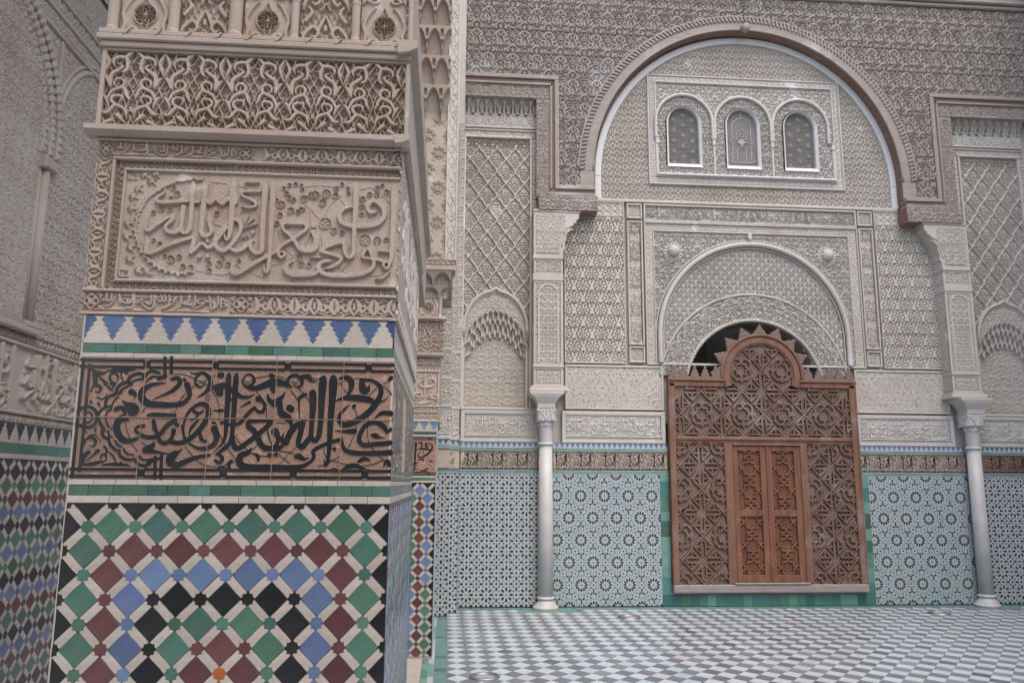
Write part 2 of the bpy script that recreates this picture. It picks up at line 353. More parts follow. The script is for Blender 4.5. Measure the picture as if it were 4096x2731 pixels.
def iso_mesh(b, R, D, y, lev=0.0, m=0):
    """marching squares: flat faces where D < lev, with interpolated edges"""
    S_ = lev-D; ins = S_ > 0; code = ins[:-1, :-1]*1+ins[:-1, 1:]*2+ins[1:, 1:]*4+ins[1:, :-1]*8
    for j in range(code.shape[0]):
        row = code[j]; i = 0; fullr = np.flatnonzero(row == 15)
        if len(fullr):
            cut = np.flatnonzero(np.diff(fullr) > 1); st = np.concatenate(([0], cut+1)); en = np.concatenate((cut, [len(fullr)-1]))
            for s0, e0 in zip(st, en):
                u0, u1, z0, z1 = R.u[fullr[s0]], R.u[fullr[e0]+1], R.v[j], R.v[j+1]; n = len(b.v)
                b.v += [(u0, y, z0), (u1, y, z0), (u1, y, z1), (u0, y, z1)]; b.f.append((n, n+1, n+2, n+3)); b.m.append(m)
    J, I = np.nonzero((code > 0) & (code < 15))
    for j, i in zip(J.tolist(), I.tolist()):
        c = ((R.u[i], R.v[j], S_[j, i]), (R.u[i+1], R.v[j], S_[j, i+1]), (R.u[i+1], R.v[j+1], S_[j+1, i+1]), (R.u[i], R.v[j+1], S_[j+1, i])); P = []
        for k in range(4):
            A, B = c[k], c[(k+1) % 4]
            if A[2] > 0: P.append((A[0], y, A[1]))
            if (A[2] > 0) != (B[2] > 0): t = A[2]/(A[2]-B[2]); P.append((A[0]+(B[0]-A[0])*t, y, A[1]+(B[1]-A[1])*t))
        if len(P) > 2: n = len(b.v); b.v += P; b.f.append(tuple(range(n, n+len(P)))); b.m.append(m)
def tile_scroll(seed, n=130, cu=2, cv=3, wid=.052, edge=.030, fill=60):
    """carved arabesque: mirrored spiral tendrils with leaves, periodic; 0 = pierced ground, 1 = surface"""
    g = np.random.default_rng(seed); st = []
    for i in range(cu):
        for j in range(cv):
            cx = (i+.5+g.uniform(-.12, .12))/cu*.5; cy = (j+.5+g.uniform(-.15, .15))/cv; r0 = .46*min(.5/cu, 1/cv)*g.uniform(.9, 1.15)
            a0 = g.uniform(0, 2*PI); d = 1 if (i+j) % 2 else -1; turns = g.uniform(1.1, 1.5)
            st.append([(cx+(r0*(1-.72*t))*math.cos(a0+d*2*PI*turns*t), cy+(r0*(1-.72*t))*math.sin(a0+d*2*PI*turns*t), wid*(.75+.5*t)) for t in np.linspace(0, 1, 12)])
            st.append([(cx, cy, wid*1.1), (cx+.004, cy, wid*1.1)])
            for k in range(3):
                a = a0+k*2.1+.4; b = a+d*1.1
                st.append([(cx+r0*math.cos(a), cy+r0*math.sin(a), wid*.4), (cx+r0*1.28*math.cos((a+b)/2), cy+r0*1.28*math.sin((a+b)/2), wid*1.25), (cx+r0*1.30*math.cos(b), cy+r0*1.30*math.sin(b), wid*.2)])
    R = Ras(0, 1, 0, 1, 1/n)
    def expand(L):
        A = []
        for s in L:
            for q in (s, [(1-p[0], p[1], p[2]) for p in s]):
                for du in (-1, 0, 1):
                    for dv in (-1, 0, 1): A.append([(p[0]+du, p[1]+dv, p[2]) for p in q])
        return A
    D = R.sdf(expand(st), pad=edge)
    for k in range(fill):
        x, y = g.uniform(0, .5), g.uniform(0, 1); d = D[int(y*n), int(x*n)]
        if d < .028: continue
        a = g.uniform(0, PI); r = min(d*.8, .05); w = min(d*1.1, wid)
        D = R.sdf(expand([[(x-r*math.cos(a), y-r*math.sin(a), w*.4), (x, y, w), (x+r*math.cos(a), y+r*math.sin(a), w*.4)]]), pad=edge, D=D)
    return up(D-.004, edge)[:-1, :-1]
TR = {'CAL':
[[[285,427,5.4],[287,411,16.2],[287,358,16.2],[287,293,15.4],[284,268,14.6],[272,259,13.9],[262,268,13.1],[261,300,15.4],[262,343,16.9]],[[261,284,13.1],[256,267,13.1],[240,259,13.1],[221,262,13.1],[213,276,12.3],[220,288,13.1],[232,301,14.6],[223,309,11.6],[203,295,12.3],[182,279,12.3],[166,265,13.1],[153,269,10.8],[156,284,7.7],[160,309,2.3]],[[326,431,5.4],[325,417,17.7],[323,363,17.7],[322,302,16.9],[322,265,16.2],[329,252,14.6],[342,252,13.9],[352,266,13.9],[347,287,15.4],[346,305,19.3]],[[201,402,2.3],[200,386,8.5],[185,373,10],[179,362,11.6],[194,356,13.1],[236,359,13.9],[273,363,13.9]],[[296,362,13.1],[306,361,13.1]],[[329,366,11.6],[342,358,13.1],[355,371,13.9],[362,375,11.6],[365,367,12.3],[379,357,12.3],[388,364,12.3],[399,376,12.3],[406,361,12.3],[418,360,13.1],[421,377,13.9],[412,399,15.4]],[[156,246,3.1],[163,232,13.1],[163,208,16.9],[164,194,16.9],[185,197,15.4],[220,216,14.6],[264,235,14.6],[299,244,13.1],[299,220,15.4],[295,198,13.9],[308,209,13.1],[325,227,11.6],[337,221,13.1],[347,214,13.1],[363,226,13.9],[380,255,14.6],[397,282,14.6]],[[370,239,13.1],[369,218,13.1],[383,207,13.9],[397,207,13.9]],[[341,238,11.6],[342,233,11.6]],[[320,189,13.1],[322,185,13.1]],[[345,190,13.1],[345,186,13.1]],[[412,444,3.9],[410,426,20],[409,371,19.3],[410,305,17.7],[408,264,15.4],[404,244,12.3],[395,244,8.5],[392,260,4.6]],[[399,296,11.6],[378,267,13.1],[365,237,13.9],[374,213,13.9],[395,206,13.9],[415,226,13.9],[434,257,13.9],[441,286,13.9],[431,304,13.9],[415,306,10.8]],[[416,212,11.6],[431,205,12.3],[450,213,13.1],[468,230,13.1],[477,240,11.6]],[[471,234,13.9],[476,214,13.9],[490,202,14.6],[507,207,15.4],[508,235,16.9],[506,300,17.7],[507,362,18.5],[507,415,19.3],[507,437,4.6]],[[533,437,4.6],[532,416,18.5],[532,363,17.7],[532,293,16.9],[533,219,15.4],[532,171,13.9],[530,145,12.3],[521,145,10],[517,165,4.6]],[[490,402,10.8],[461,401,10],[438,398,10],[439,386,10],[463,375,10.8],[481,363,10.8],[478,352,10.8],[457,348,10],[437,351,2.3]],[[445,431,5.4],[486,431,6.2]],[[449,280,3.1],[453,298,6.2],[457,319,10]],[[449,280,3.1],[464,299,6.9],[474,313,10.8]],[[449,280,3.1],[468,289,6.9],[485,296,10]],[[477,270,11.6],[477,266,11.6]],[[427,186,2.3],[424,166,11.6],[424,140,16.9],[440,136,16.9],[461,149,15.4],[494,172,14.6],[524,191,13.9],[549,206,13.1]],[[635,301,12.3],[602,301,12.3],[569,298,12.3],[572,278,13.1],[588,266,13.9],[605,246,14.6],[626,218,14.6],[649,213,14.6],[670,219,14.6],[675,234,14.6],[671,254,15.4],[661,276,16.9]],[[635,301,12.3],[642,286,12.3],[623,267,12.3],[601,250,12.3],[575,233,12.3],[560,216,12.3],[559,200,12.3],[568,190,11.6],[579,197,10],[572,209,8.5],[565,204,6.2]],[[605,177,3.9],[586,169,16.9],[587,148,19.3],[607,137,20.8],[637,137,19.3],[666,139,16.9],[679,143,13.9]],[[624,218,14.6],[647,219,13.9],[666,232,14.6],[671,256,15.4],[660,276,16.9]],[[663,297,14.6],[663,293,14.6]],[[758,245,13.1],[731,238,12.3],[701,225,13.1],[692,214,13.9],[714,207,13.1],[741,199,13.1],[753,190,13.1],[738,171,11.6],[716,160,8.5],[702,156,3.9]],[[718,183,10],[692,178,13.9],[683,159,16.9],[701,142,16.9],[736,137,16.9],[782,138,16.2],[821,145,15.4],[847,160,13.9],[854,180,13.1],[846,205,12.3],[833,225,9.2],[818,204,11.6],[823,196,9.2],[842,194,10.8],[873,189,11.6],[883,183,10.8]],[[882,173,10],[891,186,10],[901,176,10],[894,163,10],[882,173,10]],[[792,441,4.6],[790,422,20.8],[790,363,18.5],[789,301,16.9],[789,235,15.4],[787,203,13.9],[774,196,13.1],[763,210,13.1],[758,243,13.1]],[[779,361,8.5],[754,354,13.1],[741,333,16.9],[748,310,16.9],[776,299,16.2],[815,298,16.9],[854,305,16.2],[877,325,16.9],[880,350,16.9],[867,372,16.9],[843,384,15.4],[828,361,13.1],[837,344,13.1],[856,349,7.7]],[[909,439,3.9],[909,422,23.1],[910,347,20],[909,272,17.7],[908,206,15.4],[903,182,13.9]],[[656,193,3.9],[689,193,6.9]],[[869,220,5.4],[900,218,8.5]],[[860,128,3.1],[883,133,9.2],[898,149,7.7],[906,153,3.1]]],'RING':
[[224,407,8.1],[238,387,10],[220,370,8.1],[171,323,8.1],[194,336,10],[219,335,8.1],[363,326,8.1],[180,235,5.4],[199,223,8.1],[217,186,6.2],[235,176,12.3],[260,185,8.1],[272,154,8.1],[297,152,8.1],[350,166,8.1],[382,167,10],[352,144,8.1],[390,185,8.1],[363,327,8.1],[381,165,10],[407,165,8.1],[389,184,8.1],[441,178,5],[563,418,6.5],[580,429,6.5],[599,432,6.5],[617,428,5.8],[621,416,5.8],[573,401,8.1],[582,387,8.1],[594,381,8.1],[627,385,10.8],[650,396,10.8],[558,363,12.3],[544,377,6.2],[556,330,8.1],[548,301,8.1],[588,344,10.8],[612,341,8.1],[627,349,6.2],[628,172,8.1],[653,168,8.1],[623,191,10],[448,247,5.8],[459,252,5.8],[627,387,10.8],[662,398,13.9],[697,404,13.9],[726,399,10],[727,422,8.1],[744,437,6.9],[763,425,6.2],[765,408,6.2],[686,374,12.3],[811,391,9.2],[832,407,8.1],[810,366,8.1],[809,339,6.2],[855,428,8.1],[871,438,6.2],[885,417,8.1],[855,407,8.1],[697,306,18.5],[724,283,10],[751,277,8.1],[824,257,16.9],[861,256,11.6],[889,259,6.9],[621,349,8.1],[630,172,9.2],[654,171,8.1]],'LOBE':
[[310,440,4.6],[285,444,4.6],[264,437,4.6],[245,433,4.6],[232,432,4.6],[216,423,4.6],[201,416,4.6],[189,406,4.6],[172,395,4.6],[158,382,4.6],[146,371,4.6],[138,357,4.6],[132,340,4.6],[123,324,4.6],[119,305,4.6],[118,283,4.6],[115,267,4.6],[123,247,4.6],[128,231,4.6],[135,213,4.6],[144,196,4.6],[156,180,4.6],[170,165,4.6],[188,151,4.6],[204,142,4.6],[223,134,4.6],[242,131,4.6],[261,125,4.6],[283,128,4.6],[305,135,4.6]],'FAN':
[[138,443,0],[161,423,0],[123,397,0],[110,372,0],[109,335,0],[102,287,0],[102,246,0],[116,211,0],[116,175,0],[145,140,0],[171,137,0],[172,448,0]],'THIN':
[[[252,349,3.1],[239,315,3.1],[235,279,3.1],[240,235,3.1],[267,199,3.1]],[[312,145,3.1],[358,134,3.1],[403,131,3.1]],[[341,430,3.1],[384,427,3.1]],[[333,327,3.1],[354,295,3.1],[386,284,3.1],[396,239,3.1]],[[425,423,3.1],[473,402,3.1],[528,383,3.1],[564,360,3.1]],[[435,330,3.1],[475,369,3.1],[519,408,3.1]],[[480,348,3.1],[495,312,3.1],[499,292,3.1]],[[382,255,3.1],[396,215,3.1],[414,184,3.1],[446,153,3.1]],[[436,249,3.1],[458,209,3.1],[486,178,3.1],[544,167,3.1],[589,185,3.1],[633,223,3.1],[654,276,3.1],[646,346,3.1],[633,370,3.1]],[[553,277,3.1],[571,229,3.1],[604,197,3.1]],[[473,141,3.1],[516,126,3.1]],[[364,134,3.1],[413,136,3.1]],[[634,368,3.1],[651,338,3.1],[652,280,3.1],[632,223,3.1]],[[634,368,3.1],[677,322,3.1]],[[696,335,3.1],[710,369,3.1],[744,399,3.1]],[[741,387,3.1],[761,362,3.1],[778,338,3.1]],[[625,424,3.1],[672,432,3.1],[719,428,3.1]],[[687,273,3.1],[693,233,3.1],[714,193,3.1],[770,146,3.1]],[[817,335,3.1],[832,303,3.1],[831,282,3.1]],[[817,228,3.1],[788,187,3.1],[743,147,3.1]],[[870,304,3.1],[860,246,3.1],[867,197,3.1]],[[802,422,3.1],[849,428,3.1],[899,376,3.1]],[[866,400,3.1],[898,405,3.1]],[[759,218,3.1],[782,235,3.1]],[[836,139,3.1],[875,144,3.1],[894,155,3.1]]],'BLK':
[[[253,283,2.6],[217,278,10.3],[190,263,17.1],[186,240,19.7],[206,221,18.8],[238,218,17.1],[270,217,15.4],[302,221,13.7],[317,233,12.8],[324,250,12.8],[314,279,17.1]],[[217,232,1.7],[244,245,6],[267,256,9.4],[280,266,12.8],[293,283,12.8],[286,298,12],[270,295,11.1]],[[131,229,2.6],[144,218,12.8],[159,207,29.9],[165,200,29.9],[156,190,10.3]],[[155,255,17.1],[164,250,12],[168,243,6],[163,233,2.1]],[[117,204,14.5],[131,208,10.3],[140,198,10.3],[143,185,3.4]],[[123,181,1.7],[141,187,6],[147,185,2.6]],[[156,171,3.4],[142,173,12.8],[126,169,18.8],[122,148,19.7],[132,124,18.8],[151,110,15.4],[175,114,11.1],[192,124,4.3]],[[199,155,10.3],[181,152,7.7],[176,141,7.7],[189,132,9.4]],[[226,170,11.1],[231,149,12.8],[239,133,7.7]],[[287,171,14.5],[267,158,12.8],[249,133,12.8],[226,121,12.8],[202,124,11.1],[189,133,7.7]],[[211,184,12.8],[221,186,14.5],[249,186,14.5],[283,185,14.5]],[[241,125,11.1],[251,109,12.8],[267,105,12],[282,121,11.1],[286,142,13.7]],[[146,165,2.6],[153,140,2.6],[165,112,2.6]],[[168,102,2.6],[189,79,2.6]],[[199,108,2.6],[216,92,2.6]],[[202,211,2.6],[190,190,2.6],[189,157,2.6]],[[233,109,2.6],[228,96,14.5],[209,84,17.1],[233,80,11.1],[273,74,4.3],[294,76,2.6]],[[295,76,15.4],[280,64,17.1],[282,47,17.1],[306,42,17.1],[327,52,14.5],[354,63,12],[394,71,8.5]],[[175,252,2.6],[201,278,2.6],[241,282,2.6]],[[39,319,7.7],[41,318,7.7]],[[39,319,5.1],[46,300,12.8],[49,281,12],[44,273,3.4]],[[41,319,3.4],[60,309,11.1],[78,312,3.4]],[[78,280,12],[80,279,12]],[[76,284,6.8],[61,296,5.1],[48,311,2.6]],[[79,317,3.4],[105,318,10.3],[125,318,8.5],[149,321,8.5],[163,323,1.7]],[[134,312,7.7],[144,307,2.1]],[[108,280,6],[96,284,6.8],[89,299,6.8],[98,311,6],[113,301,6],[110,287,3.4]],[[130,285,2.6],[121,306,4.3],[127,318,3.4]],[[39,256,6],[44,269,6],[57,273,9.4],[67,263,8.5],[61,252,6],[51,255,2.6]],[[58,238,4.3],[77,233,4.3],[87,251,2.6]],[[41,225,7.7],[48,219,1.7]],[[64,219,8.5],[70,210,2.1]],[[93,278,6.8],[105,274,6],[98,263,3.4]],[[81,276,3.4],[94,263,6.8],[102,257,2.1]],[[36,40,7.7],[37,41,7.7]],[[37,44,4.3],[37,62,12.8],[48,76,11.1],[55,78,2.6]],[[37,41,3.4],[59,42,11.1],[82,48,8.5],[95,50,2.6]],[[73,80,12],[75,80,12]],[[71,76,6.8],[57,62,5.1],[43,48,2.6]],[[90,40,4.3],[118,42,9.4],[134,41,9.4],[157,41,7.7],[173,36,1.7]],[[143,47,6.8],[139,51,1.7]],[[34,100,6.8],[40,115,6.8],[56,119,9.4],[67,107,8.5],[60,94,5.1],[50,96,2.6]],[[45,123,4.3],[63,127,4.3],[82,105,2.6]],[[34,137,6.8],[42,133,1.7]],[[62,139,7.7],[64,152,2.1]],[[85,58,5.1],[88,70,6.8],[100,67,6],[99,52,4.3],[90,46,3.4]],[[103,79,2.6],[119,67,6],[129,47,4.3]],[[91,95,6],[100,83,6.8],[96,66,2.6]],[[231,312,8.5],[210,318,8.5],[194,309,8.5],[185,296,8.5]],[[193,303,8.5],[174,310,9.4],[156,305,9.4],[145,295,9.4],[140,281,7.7]],[[148,283,8.5],[130,281,9.4],[117,270,9.4],[111,255,8.5],[108,243,6.8]],[[127,255,7.7],[107,247,7.7],[90,238,8.5],[84,220,8.5],[88,206,6.8]],[[103,212,7.7],[83,207,7.7],[72,197,8.5],[65,184,8.5]],[[240,295,6],[219,302,6.8],[205,296,6.8],[194,284,3.4]],[[188,294,6.8],[170,292,6.8],[157,285,6],[154,273,3.4]],[[149,275,6],[136,267,6],[125,259,6],[120,244,3.4]],[[118,239,6],[110,231,6],[104,217,4.3]],[[103,203,6],[93,197,6],[87,181,5.1]],[[66,176,8.5],[78,156,8.5],[89,140,7.7]],[[82,148,8.5],[84,127,9.4],[99,115,7.7]],[[101,119,8.5],[109,99,8.5],[126,83,8.5],[138,83,6]],[[134,79,8.5],[143,63,8.5],[164,55,8.5],[181,59,6]],[[179,59,8.5],[193,43,8.5],[213,39,8.5],[228,45,6]],[[88,176,5.1],[96,156,6],[109,144,3.4]],[[99,140,6],[104,125,6],[115,119,3.4]],[[121,111,6],[131,97,6],[143,93,3.4]],[[147,87,6],[158,73,6],[178,71,3.4]],[[194,67,6],[207,55,6],[231,60,3.4]],[[9,196,9.4],[22,206,9.4],[39,209,9.4],[56,199,9.4],[64,180,9.4],[60,160,9.4],[45,149,9.4],[27,151,9.4],[8,158,9.4]],[[25,193,6],[41,193,6],[51,180,6],[43,164,6],[28,164,6]],[[244,358,9.4],[248,299,9.4]],[[263,359,9.4],[266,314,9.4]],[[232,297,12.8],[251,304,8.5]],[[239,64,9.4],[243,3,9.4]],[[257,68,9.4],[260,3,9.4]],[[220,47,10.3],[251,60,7.7]],[[277,110,12.8],[298,106,12.8],[321,110,13.7],[348,131,14.5],[370,160,15.4],[382,189,15.4],[378,214,14.5],[358,222,12],[331,205,9.4],[316,176,7.7],[314,143,6],[325,114,5.1],[351,94,7.7],[379,90,12],[403,101,14.5],[411,123,15.4],[403,148,19.7]],[[341,199,11.1],[354,193,8.5],[367,202,6]],[[352,193,7.7],[348,181,7.7],[333,174,5.1]],[[353,172,7.7],[340,156,9.4],[333,143,7.7],[332,127,2.1]],[[362,135,9.4],[367,119,11.1],[378,111,7.7],[384,117,3.4]],[[436,317,3.4],[434,299,15.4],[436,236,15.4],[436,173,13.7],[436,128,10.3],[427,103,6.8],[404,78,2.1]],[[457,317,3.4],[456,299,15.4],[456,236,15.4],[456,174,13.7],[455,128,12],[447,103,12],[428,85,11.1],[414,74,5.1]],[[457,128,10.3],[463,99,14.5],[476,91,14.5],[495,104,13.7],[526,129,14.5],[553,154,13.7],[567,169,12]],[[569,173,9.4],[536,174,11.1],[503,171,12.8],[502,156,14.5],[517,145,15.4],[531,121,15.4],[549,96,15.4],[583,92,14.5],[601,97,12]],[[320,316,1.7],[339,312,6],[359,315,9.4],[379,298,12.8],[382,277,14.5],[371,258,10.3],[346,240,2.1]],[[359,317,5.1],[340,302,6.8],[338,283,6.8],[354,272,6],[370,290,2.1]],[[409,309,17.1],[412,309,17.1]],[[560,310,14.5],[562,309,14.5]],[[293,159,12],[295,158,12]],[[398,167,9.4],[400,166,9.4]],[[422,167,9.4],[424,167,9.4]],[[567,72,12],[570,71,12]],[[305,294,10.3],[306,293,10.3]],[[383,269,7.7],[405,275,15.4],[421,278,15.4],[448,263,14.5],[474,245,12],[499,245,7.7],[515,256,1.7]],[[408,265,25.6],[411,254,18.8]],[[475,293,5.1],[486,311,6],[503,309,7.7],[510,292,8.5],[497,278,6.8],[480,281,5.1]],[[474,296,5.1],[482,279,6.8],[505,270,12.8],[534,277,18],[568,291,21.4],[604,285,15.4],[621,275,4.3]],[[566,272,17.1],[570,263,12.8],[566,261,6.8]],[[552,252,6],[558,236,12.8],[575,223,15.4],[586,230,5.1]],[[526,239,18.8],[536,233,8.5],[546,217,9.4],[538,200,11.1],[523,204,9.4],[517,215,5.1]],[[515,213,9.4],[498,195,11.1],[475,166,11.1],[447,161,8.5]],[[393,203,1.7],[408,202,6.8],[422,203,9.4]],[[472,211,1.7],[488,222,6],[500,229,8.5]],[[377,248,2.1],[384,241,2.1],[378,233,2.1],[371,240,2.1],[377,248,2.1]],[[412,74,5.1],[426,70,9.4],[432,58,10.3],[422,49,10.3],[412,56,7.7]],[[290,51,6],[300,73,9.4],[316,92,1.7]],[[516,96,1.7],[505,79,12.8],[485,71,17.1],[482,50,18.8],[499,38,18.8],[540,36,17.1],[588,37,15.4]],[[517,77,1.7],[530,73,8.5],[536,63,10.3],[533,51,2.1]],[[460,57,6],[451,46,11.1],[455,33,7.7]],[[417,31,2.6],[435,35,6.8],[450,31,2.6]],[[369,30,2.6],[383,32,4.3]],[[272,310,2.6],[303,309,2.6],[340,295,2.6],[378,273,2.6],[403,240,2.6],[414,206,2.6],[414,173,2.6]],[[305,247,2.6],[293,221,2.6],[285,192,2.6]],[[406,165,2.6],[421,128,2.6],[439,99,2.6],[470,62,2.6]],[[322,98,2.6],[353,61,2.6],[387,41,2.6],[427,38,2.6],[470,54,2.6]],[[518,262,2.6],[545,229,2.6],[554,183,2.6],[558,137,2.6],[575,100,2.6]],[[465,128,2.6],[483,104,2.6],[521,75,2.6],[562,69,2.6]],[[543,129,2.6],[528,100,2.6],[517,88,2.6]],[[443,228,2.6],[450,245,2.6]],[[475,296,2.1],[509,279,2.1]],[[480,283,2.1],[508,300,2.1]],[[514,303,2.6],[548,309,2.6]],[[396,309,2.6],[369,294,2.6],[326,268,2.6],[293,226,2.6]],[[306,159,3.4],[314,127,3.4],[322,102,3.4]],[[717,312,3.4],[714,295,21.4],[713,240,18.8],[713,177,15.4],[709,131,14.5],[697,116,12.8],[687,131,12.8],[687,176,14.5],[688,227,18.8],[685,259,19.7]],[[744,313,3.4],[745,296,23.1],[744,232,18.8],[742,169,17.1],[742,106,13.7],[739,56,10.3],[732,43,6.8],[728,65,2.1]],[[686,131,12],[675,114,15.4],[661,97,15.4],[650,109,14.5],[655,139,15.4],[660,170,16.2]],[[662,170,12.8],[642,161,17.1],[624,138,17.1],[612,109,17.1],[601,121,9.4],[608,140,2.6]],[[609,276,6],[611,302,10.3],[630,313,10.3],[647,303,10.3],[652,286,9.4],[640,276,6],[629,283,2.6]],[[649,307,12.8],[669,309,15.4],[678,297,9.4],[697,295,1.7]],[[605,264,2.1],[594,245,11.1],[570,229,17.1],[553,242,5.1]],[[590,232,12.8],[594,200,18.8],[614,184,21.4],[625,169,12],[624,151,2.1]],[[619,213,19.7],[623,210,19.7]],[[650,180,3.4],[646,226,5.1],[648,245,10.3],[662,254,10.3],[670,257,2.1]],[[619,268,2.6],[639,243,3.4],[649,218,2.6]],[[829,299,9.4],[858,301,9.4],[884,285,12.8],[889,260,14.5],[873,225,17.1],[845,195,17.1],[813,174,17.1],[784,165,15.4],[769,177,13.7],[772,199,11.1],[796,226,2.6]],[[829,299,12.8],[835,274,21.4],[843,265,15.4],[851,274,11.1],[854,287,2.6]],[[752,235,2.1],[781,246,12.8],[818,246,18.8],[852,242,17.1],[873,234,12.8],[898,239,4.3],[912,252,1.7]],[[809,220,11.1],[811,222,11.1]],[[763,305,5.1],[782,308,14.5],[797,299,17.1],[800,280,15.4],[793,259,8.6],[782,249,2.1]],[[755,147,2.1],[789,145,10.3],[814,146,15.4]],[[869,181,1.7],[891,200,11.1],[910,202,12.8],[922,200,13.7]],[[910,139,2.6],[904,158,14.5],[879,173,12.8],[850,166,12.8],[835,145,12.8],[829,120,12.8],[844,105,12.8],[882,108,13.7],[923,112,12.8]],[[866,136,6],[877,133,15.4],[889,129,6.8],[907,127,1.7]],[[779,127,4.3],[782,102,9.4],[795,86,12.8],[833,80,13.7],[883,81,14.5],[924,83,14.5]],[[769,119,12],[745,112,11.1],[713,98,11.1],[695,85,11.1],[698,69,10.3],[686,52,10.3],[658,39,12.8],[605,37,13.7],[557,38,14.5]],[[641,66,3.4],[652,70,17.1],[669,62,9.4],[687,66,1.7]],[[756,93,10.3],[758,91,10.3]],[[569,72,12],[572,72,12]],[[585,74,10.3],[586,72,10.3]],[[560,310,13.7],[561,309,13.7]],[[580,142,21.4],[590,125,12.8],[587,105,11.1],[574,92,11.1],[553,90,12]],[[830,55,7.7],[842,63,12],[858,62,7.7],[866,57,1.7]],[[781,31,2.6],[801,41,12.8],[822,43,14.5],[843,36,7.7],[860,31,1.7]],[[744,31,1.7],[761,34,6],[771,31,1.7]],[[905,43,3.4],[913,57,12],[922,46,11.1]],[[913,304,8.6],[918,309,12]],[[916,146,7.7],[923,153,8.6]],[[551,309,2.6],[586,308,2.6],[610,296,2.6]],[[661,307,2.6],[699,303,2.6],[707,308,2.6]],[[807,305,2.6],[841,306,2.6],[875,294,2.6],[910,273,2.6],[920,258,2.6]],[[754,287,2.6],[778,296,2.6]],[[768,288,2.6],[788,260,2.6]],[[811,216,2.6],[820,191,2.6],[818,149,2.6],[799,98,2.6]],[[854,191,2.6],[854,132,2.6],[870,95,2.6],[908,58,2.6]],[[876,279,2.6],[851,250,2.6]],[[549,229,2.6],[554,179,2.6],[563,129,2.6],[586,84,2.6],[629,49,2.6]],[[582,169,2.6],[610,169,2.6]],[[582,86,2.6],[611,84,2.6],[640,76,2.6]],[[725,94,2.6],[735,65,2.6],[760,57,2.6],[801,45,2.6]],[[775,73,2.6],[743,52,2.6],[711,40,2.6]],[[642,275,2.6],[664,252,2.6],[682,227,2.6]],[[843,43,2.6],[875,49,2.6],[904,62,2.6]],[[620,296,2.1],[646,279,2.1]],[[623,279,2.1],[643,300,2.1]],[[896,290,2.6],[917,301,2.6]],[[675,114,2.1],[635,89,2.1],[597,43,2.1]]],'FR':
[[[174,861,2.4],[163,839,9],[156,820,10.2],[162,798,7.8],[172,775,4.8]],[[78,858,2.4],[91,850,10.2],[103,839,10.8],[119,840,10.8],[135,834,10.2],[142,820,7.8],[136,805,3]],[[101,837,10.2],[96,816,10.2],[96,798,9],[106,787,7.8],[116,785,1.8]],[[133,817,1.8],[118,812,6],[112,804,8.4],[123,793,10.8],[139,782,12],[146,767,11.4],[144,743,7.8],[141,726,1.8]],[[172,771,1.5],[159,764,10.2],[152,750,9],[146,730,2.4]],[[133,749,7.2],[126,761,8.4],[112,763,9],[101,753,9.6],[104,736,10.2],[119,729,10.2],[135,721,10.8],[144,707,9],[150,687,6],[146,660,1.5]],[[133,749,7.2],[131,738,6],[122,734,2.4]],[[110,735,8.4],[96,724,10.2],[91,707,9],[82,689,2.4]],[[105,688,5.4],[105,700,7.8],[118,705,9],[134,699,9],[137,685,9],[126,672,10.2],[134,660,10.8],[147,644,10.2],[164,643,5.4]],[[105,688,5.4],[112,677,2.4]],[[124,671,9],[104,665,10.2],[91,654,9],[87,638,5.4],[86,626,1.5]],[[170,704,1.8],[158,697,9.6],[148,677,7.8],[143,660,1.5]],[[115,637,12],[104,627,10.2],[90,612,3.6],[80,607,1.5]],[[132,618,10.8],[147,611,10.2],[165,598,1.8]],[[80,821,1.8],[90,816,6.6],[96,813,1.8]],[[67,643,1.8],[73,657,6],[71,670,1.8]],[[174,648,1.5],[168,631,4.8],[176,629,1.5]]],'SM':
[[[40,48,3.2],[48,41,7.2],[58,41,7.2],[60,62,8.8]],[[62,39,7.2],[73,40,7.2],[75,62,8.8]],[[58,19,7.2],[69,21,8],[80,36,8],[86,54,7.2]],[[98,61,8],[102,32,8]],[[108,37,7.2],[117,31,7.2],[123,39,6.4],[116,47,5.6],[109,39,4.8]],[[124,31,7.2],[137,37,8],[140,64,8.8]],[[120,17,8],[136,15,8.8],[143,25,8],[143,62,8]],[[179,48,5.6],[162,46,6.4],[174,38,6.4],[186,32,7.2],[196,33,7.2],[195,61,8.8]],[[153,34,4.8],[163,36,6.4],[175,24,7.2],[193,12,7.2],[204,23,8],[205,63,8]],[[213,49,4],[220,41,7.2],[229,44,7.2],[224,64,7.2]],[[229,44,7.2],[239,42,7.2],[236,64,8]],[[231,15,7.2],[243,20,8],[251,34,8],[249,62,8]],[[249,40,6.4],[262,46,7.2],[271,53,6.4],[261,34,7.2],[242,22,5.6]],[[270,16,7.2],[281,21,8],[286,33,7.2],[286,61,8]],[[291,35,7.2],[307,37,8],[311,62,8]],[[303,31,7.2],[319,30,7.2]],[[320,19,6.4],[328,30,7.2],[328,62,8]],[[352,53,6.4],[335,42,7.2],[343,36,7.2],[357,35,7.2],[335,20,7.2],[324,15,3.2]],[[362,43,7.2],[374,45,7.2],[371,63,8]],[[376,43,7.2],[379,21,7.2],[389,21,7.2],[384,43,5.6]],[[389,21,6.4],[400,32,7.2],[400,62,8.8]],[[410,58,8],[410,24,8]],[[414,52,6.4],[422,44,6.4],[415,38,5.6]],[[417,38,6.4],[425,30,6.4],[412,24,5.6]],[[117,59,5.6],[119,57,5.6]],[[293,59,5.6],[296,58,5.6]]]}
def mmk(L, f=.001): return [[(p[0]*f, p[1]*f, p[2]*f) for p in s] for s in L]
CAL = mmk(TR['CAL']); BLK = mmk(TR['BLK']); FRZ = mmk(TR['FR']); SMT = mmk(TR['SM']); THIN = mmk(TR['THIN'])
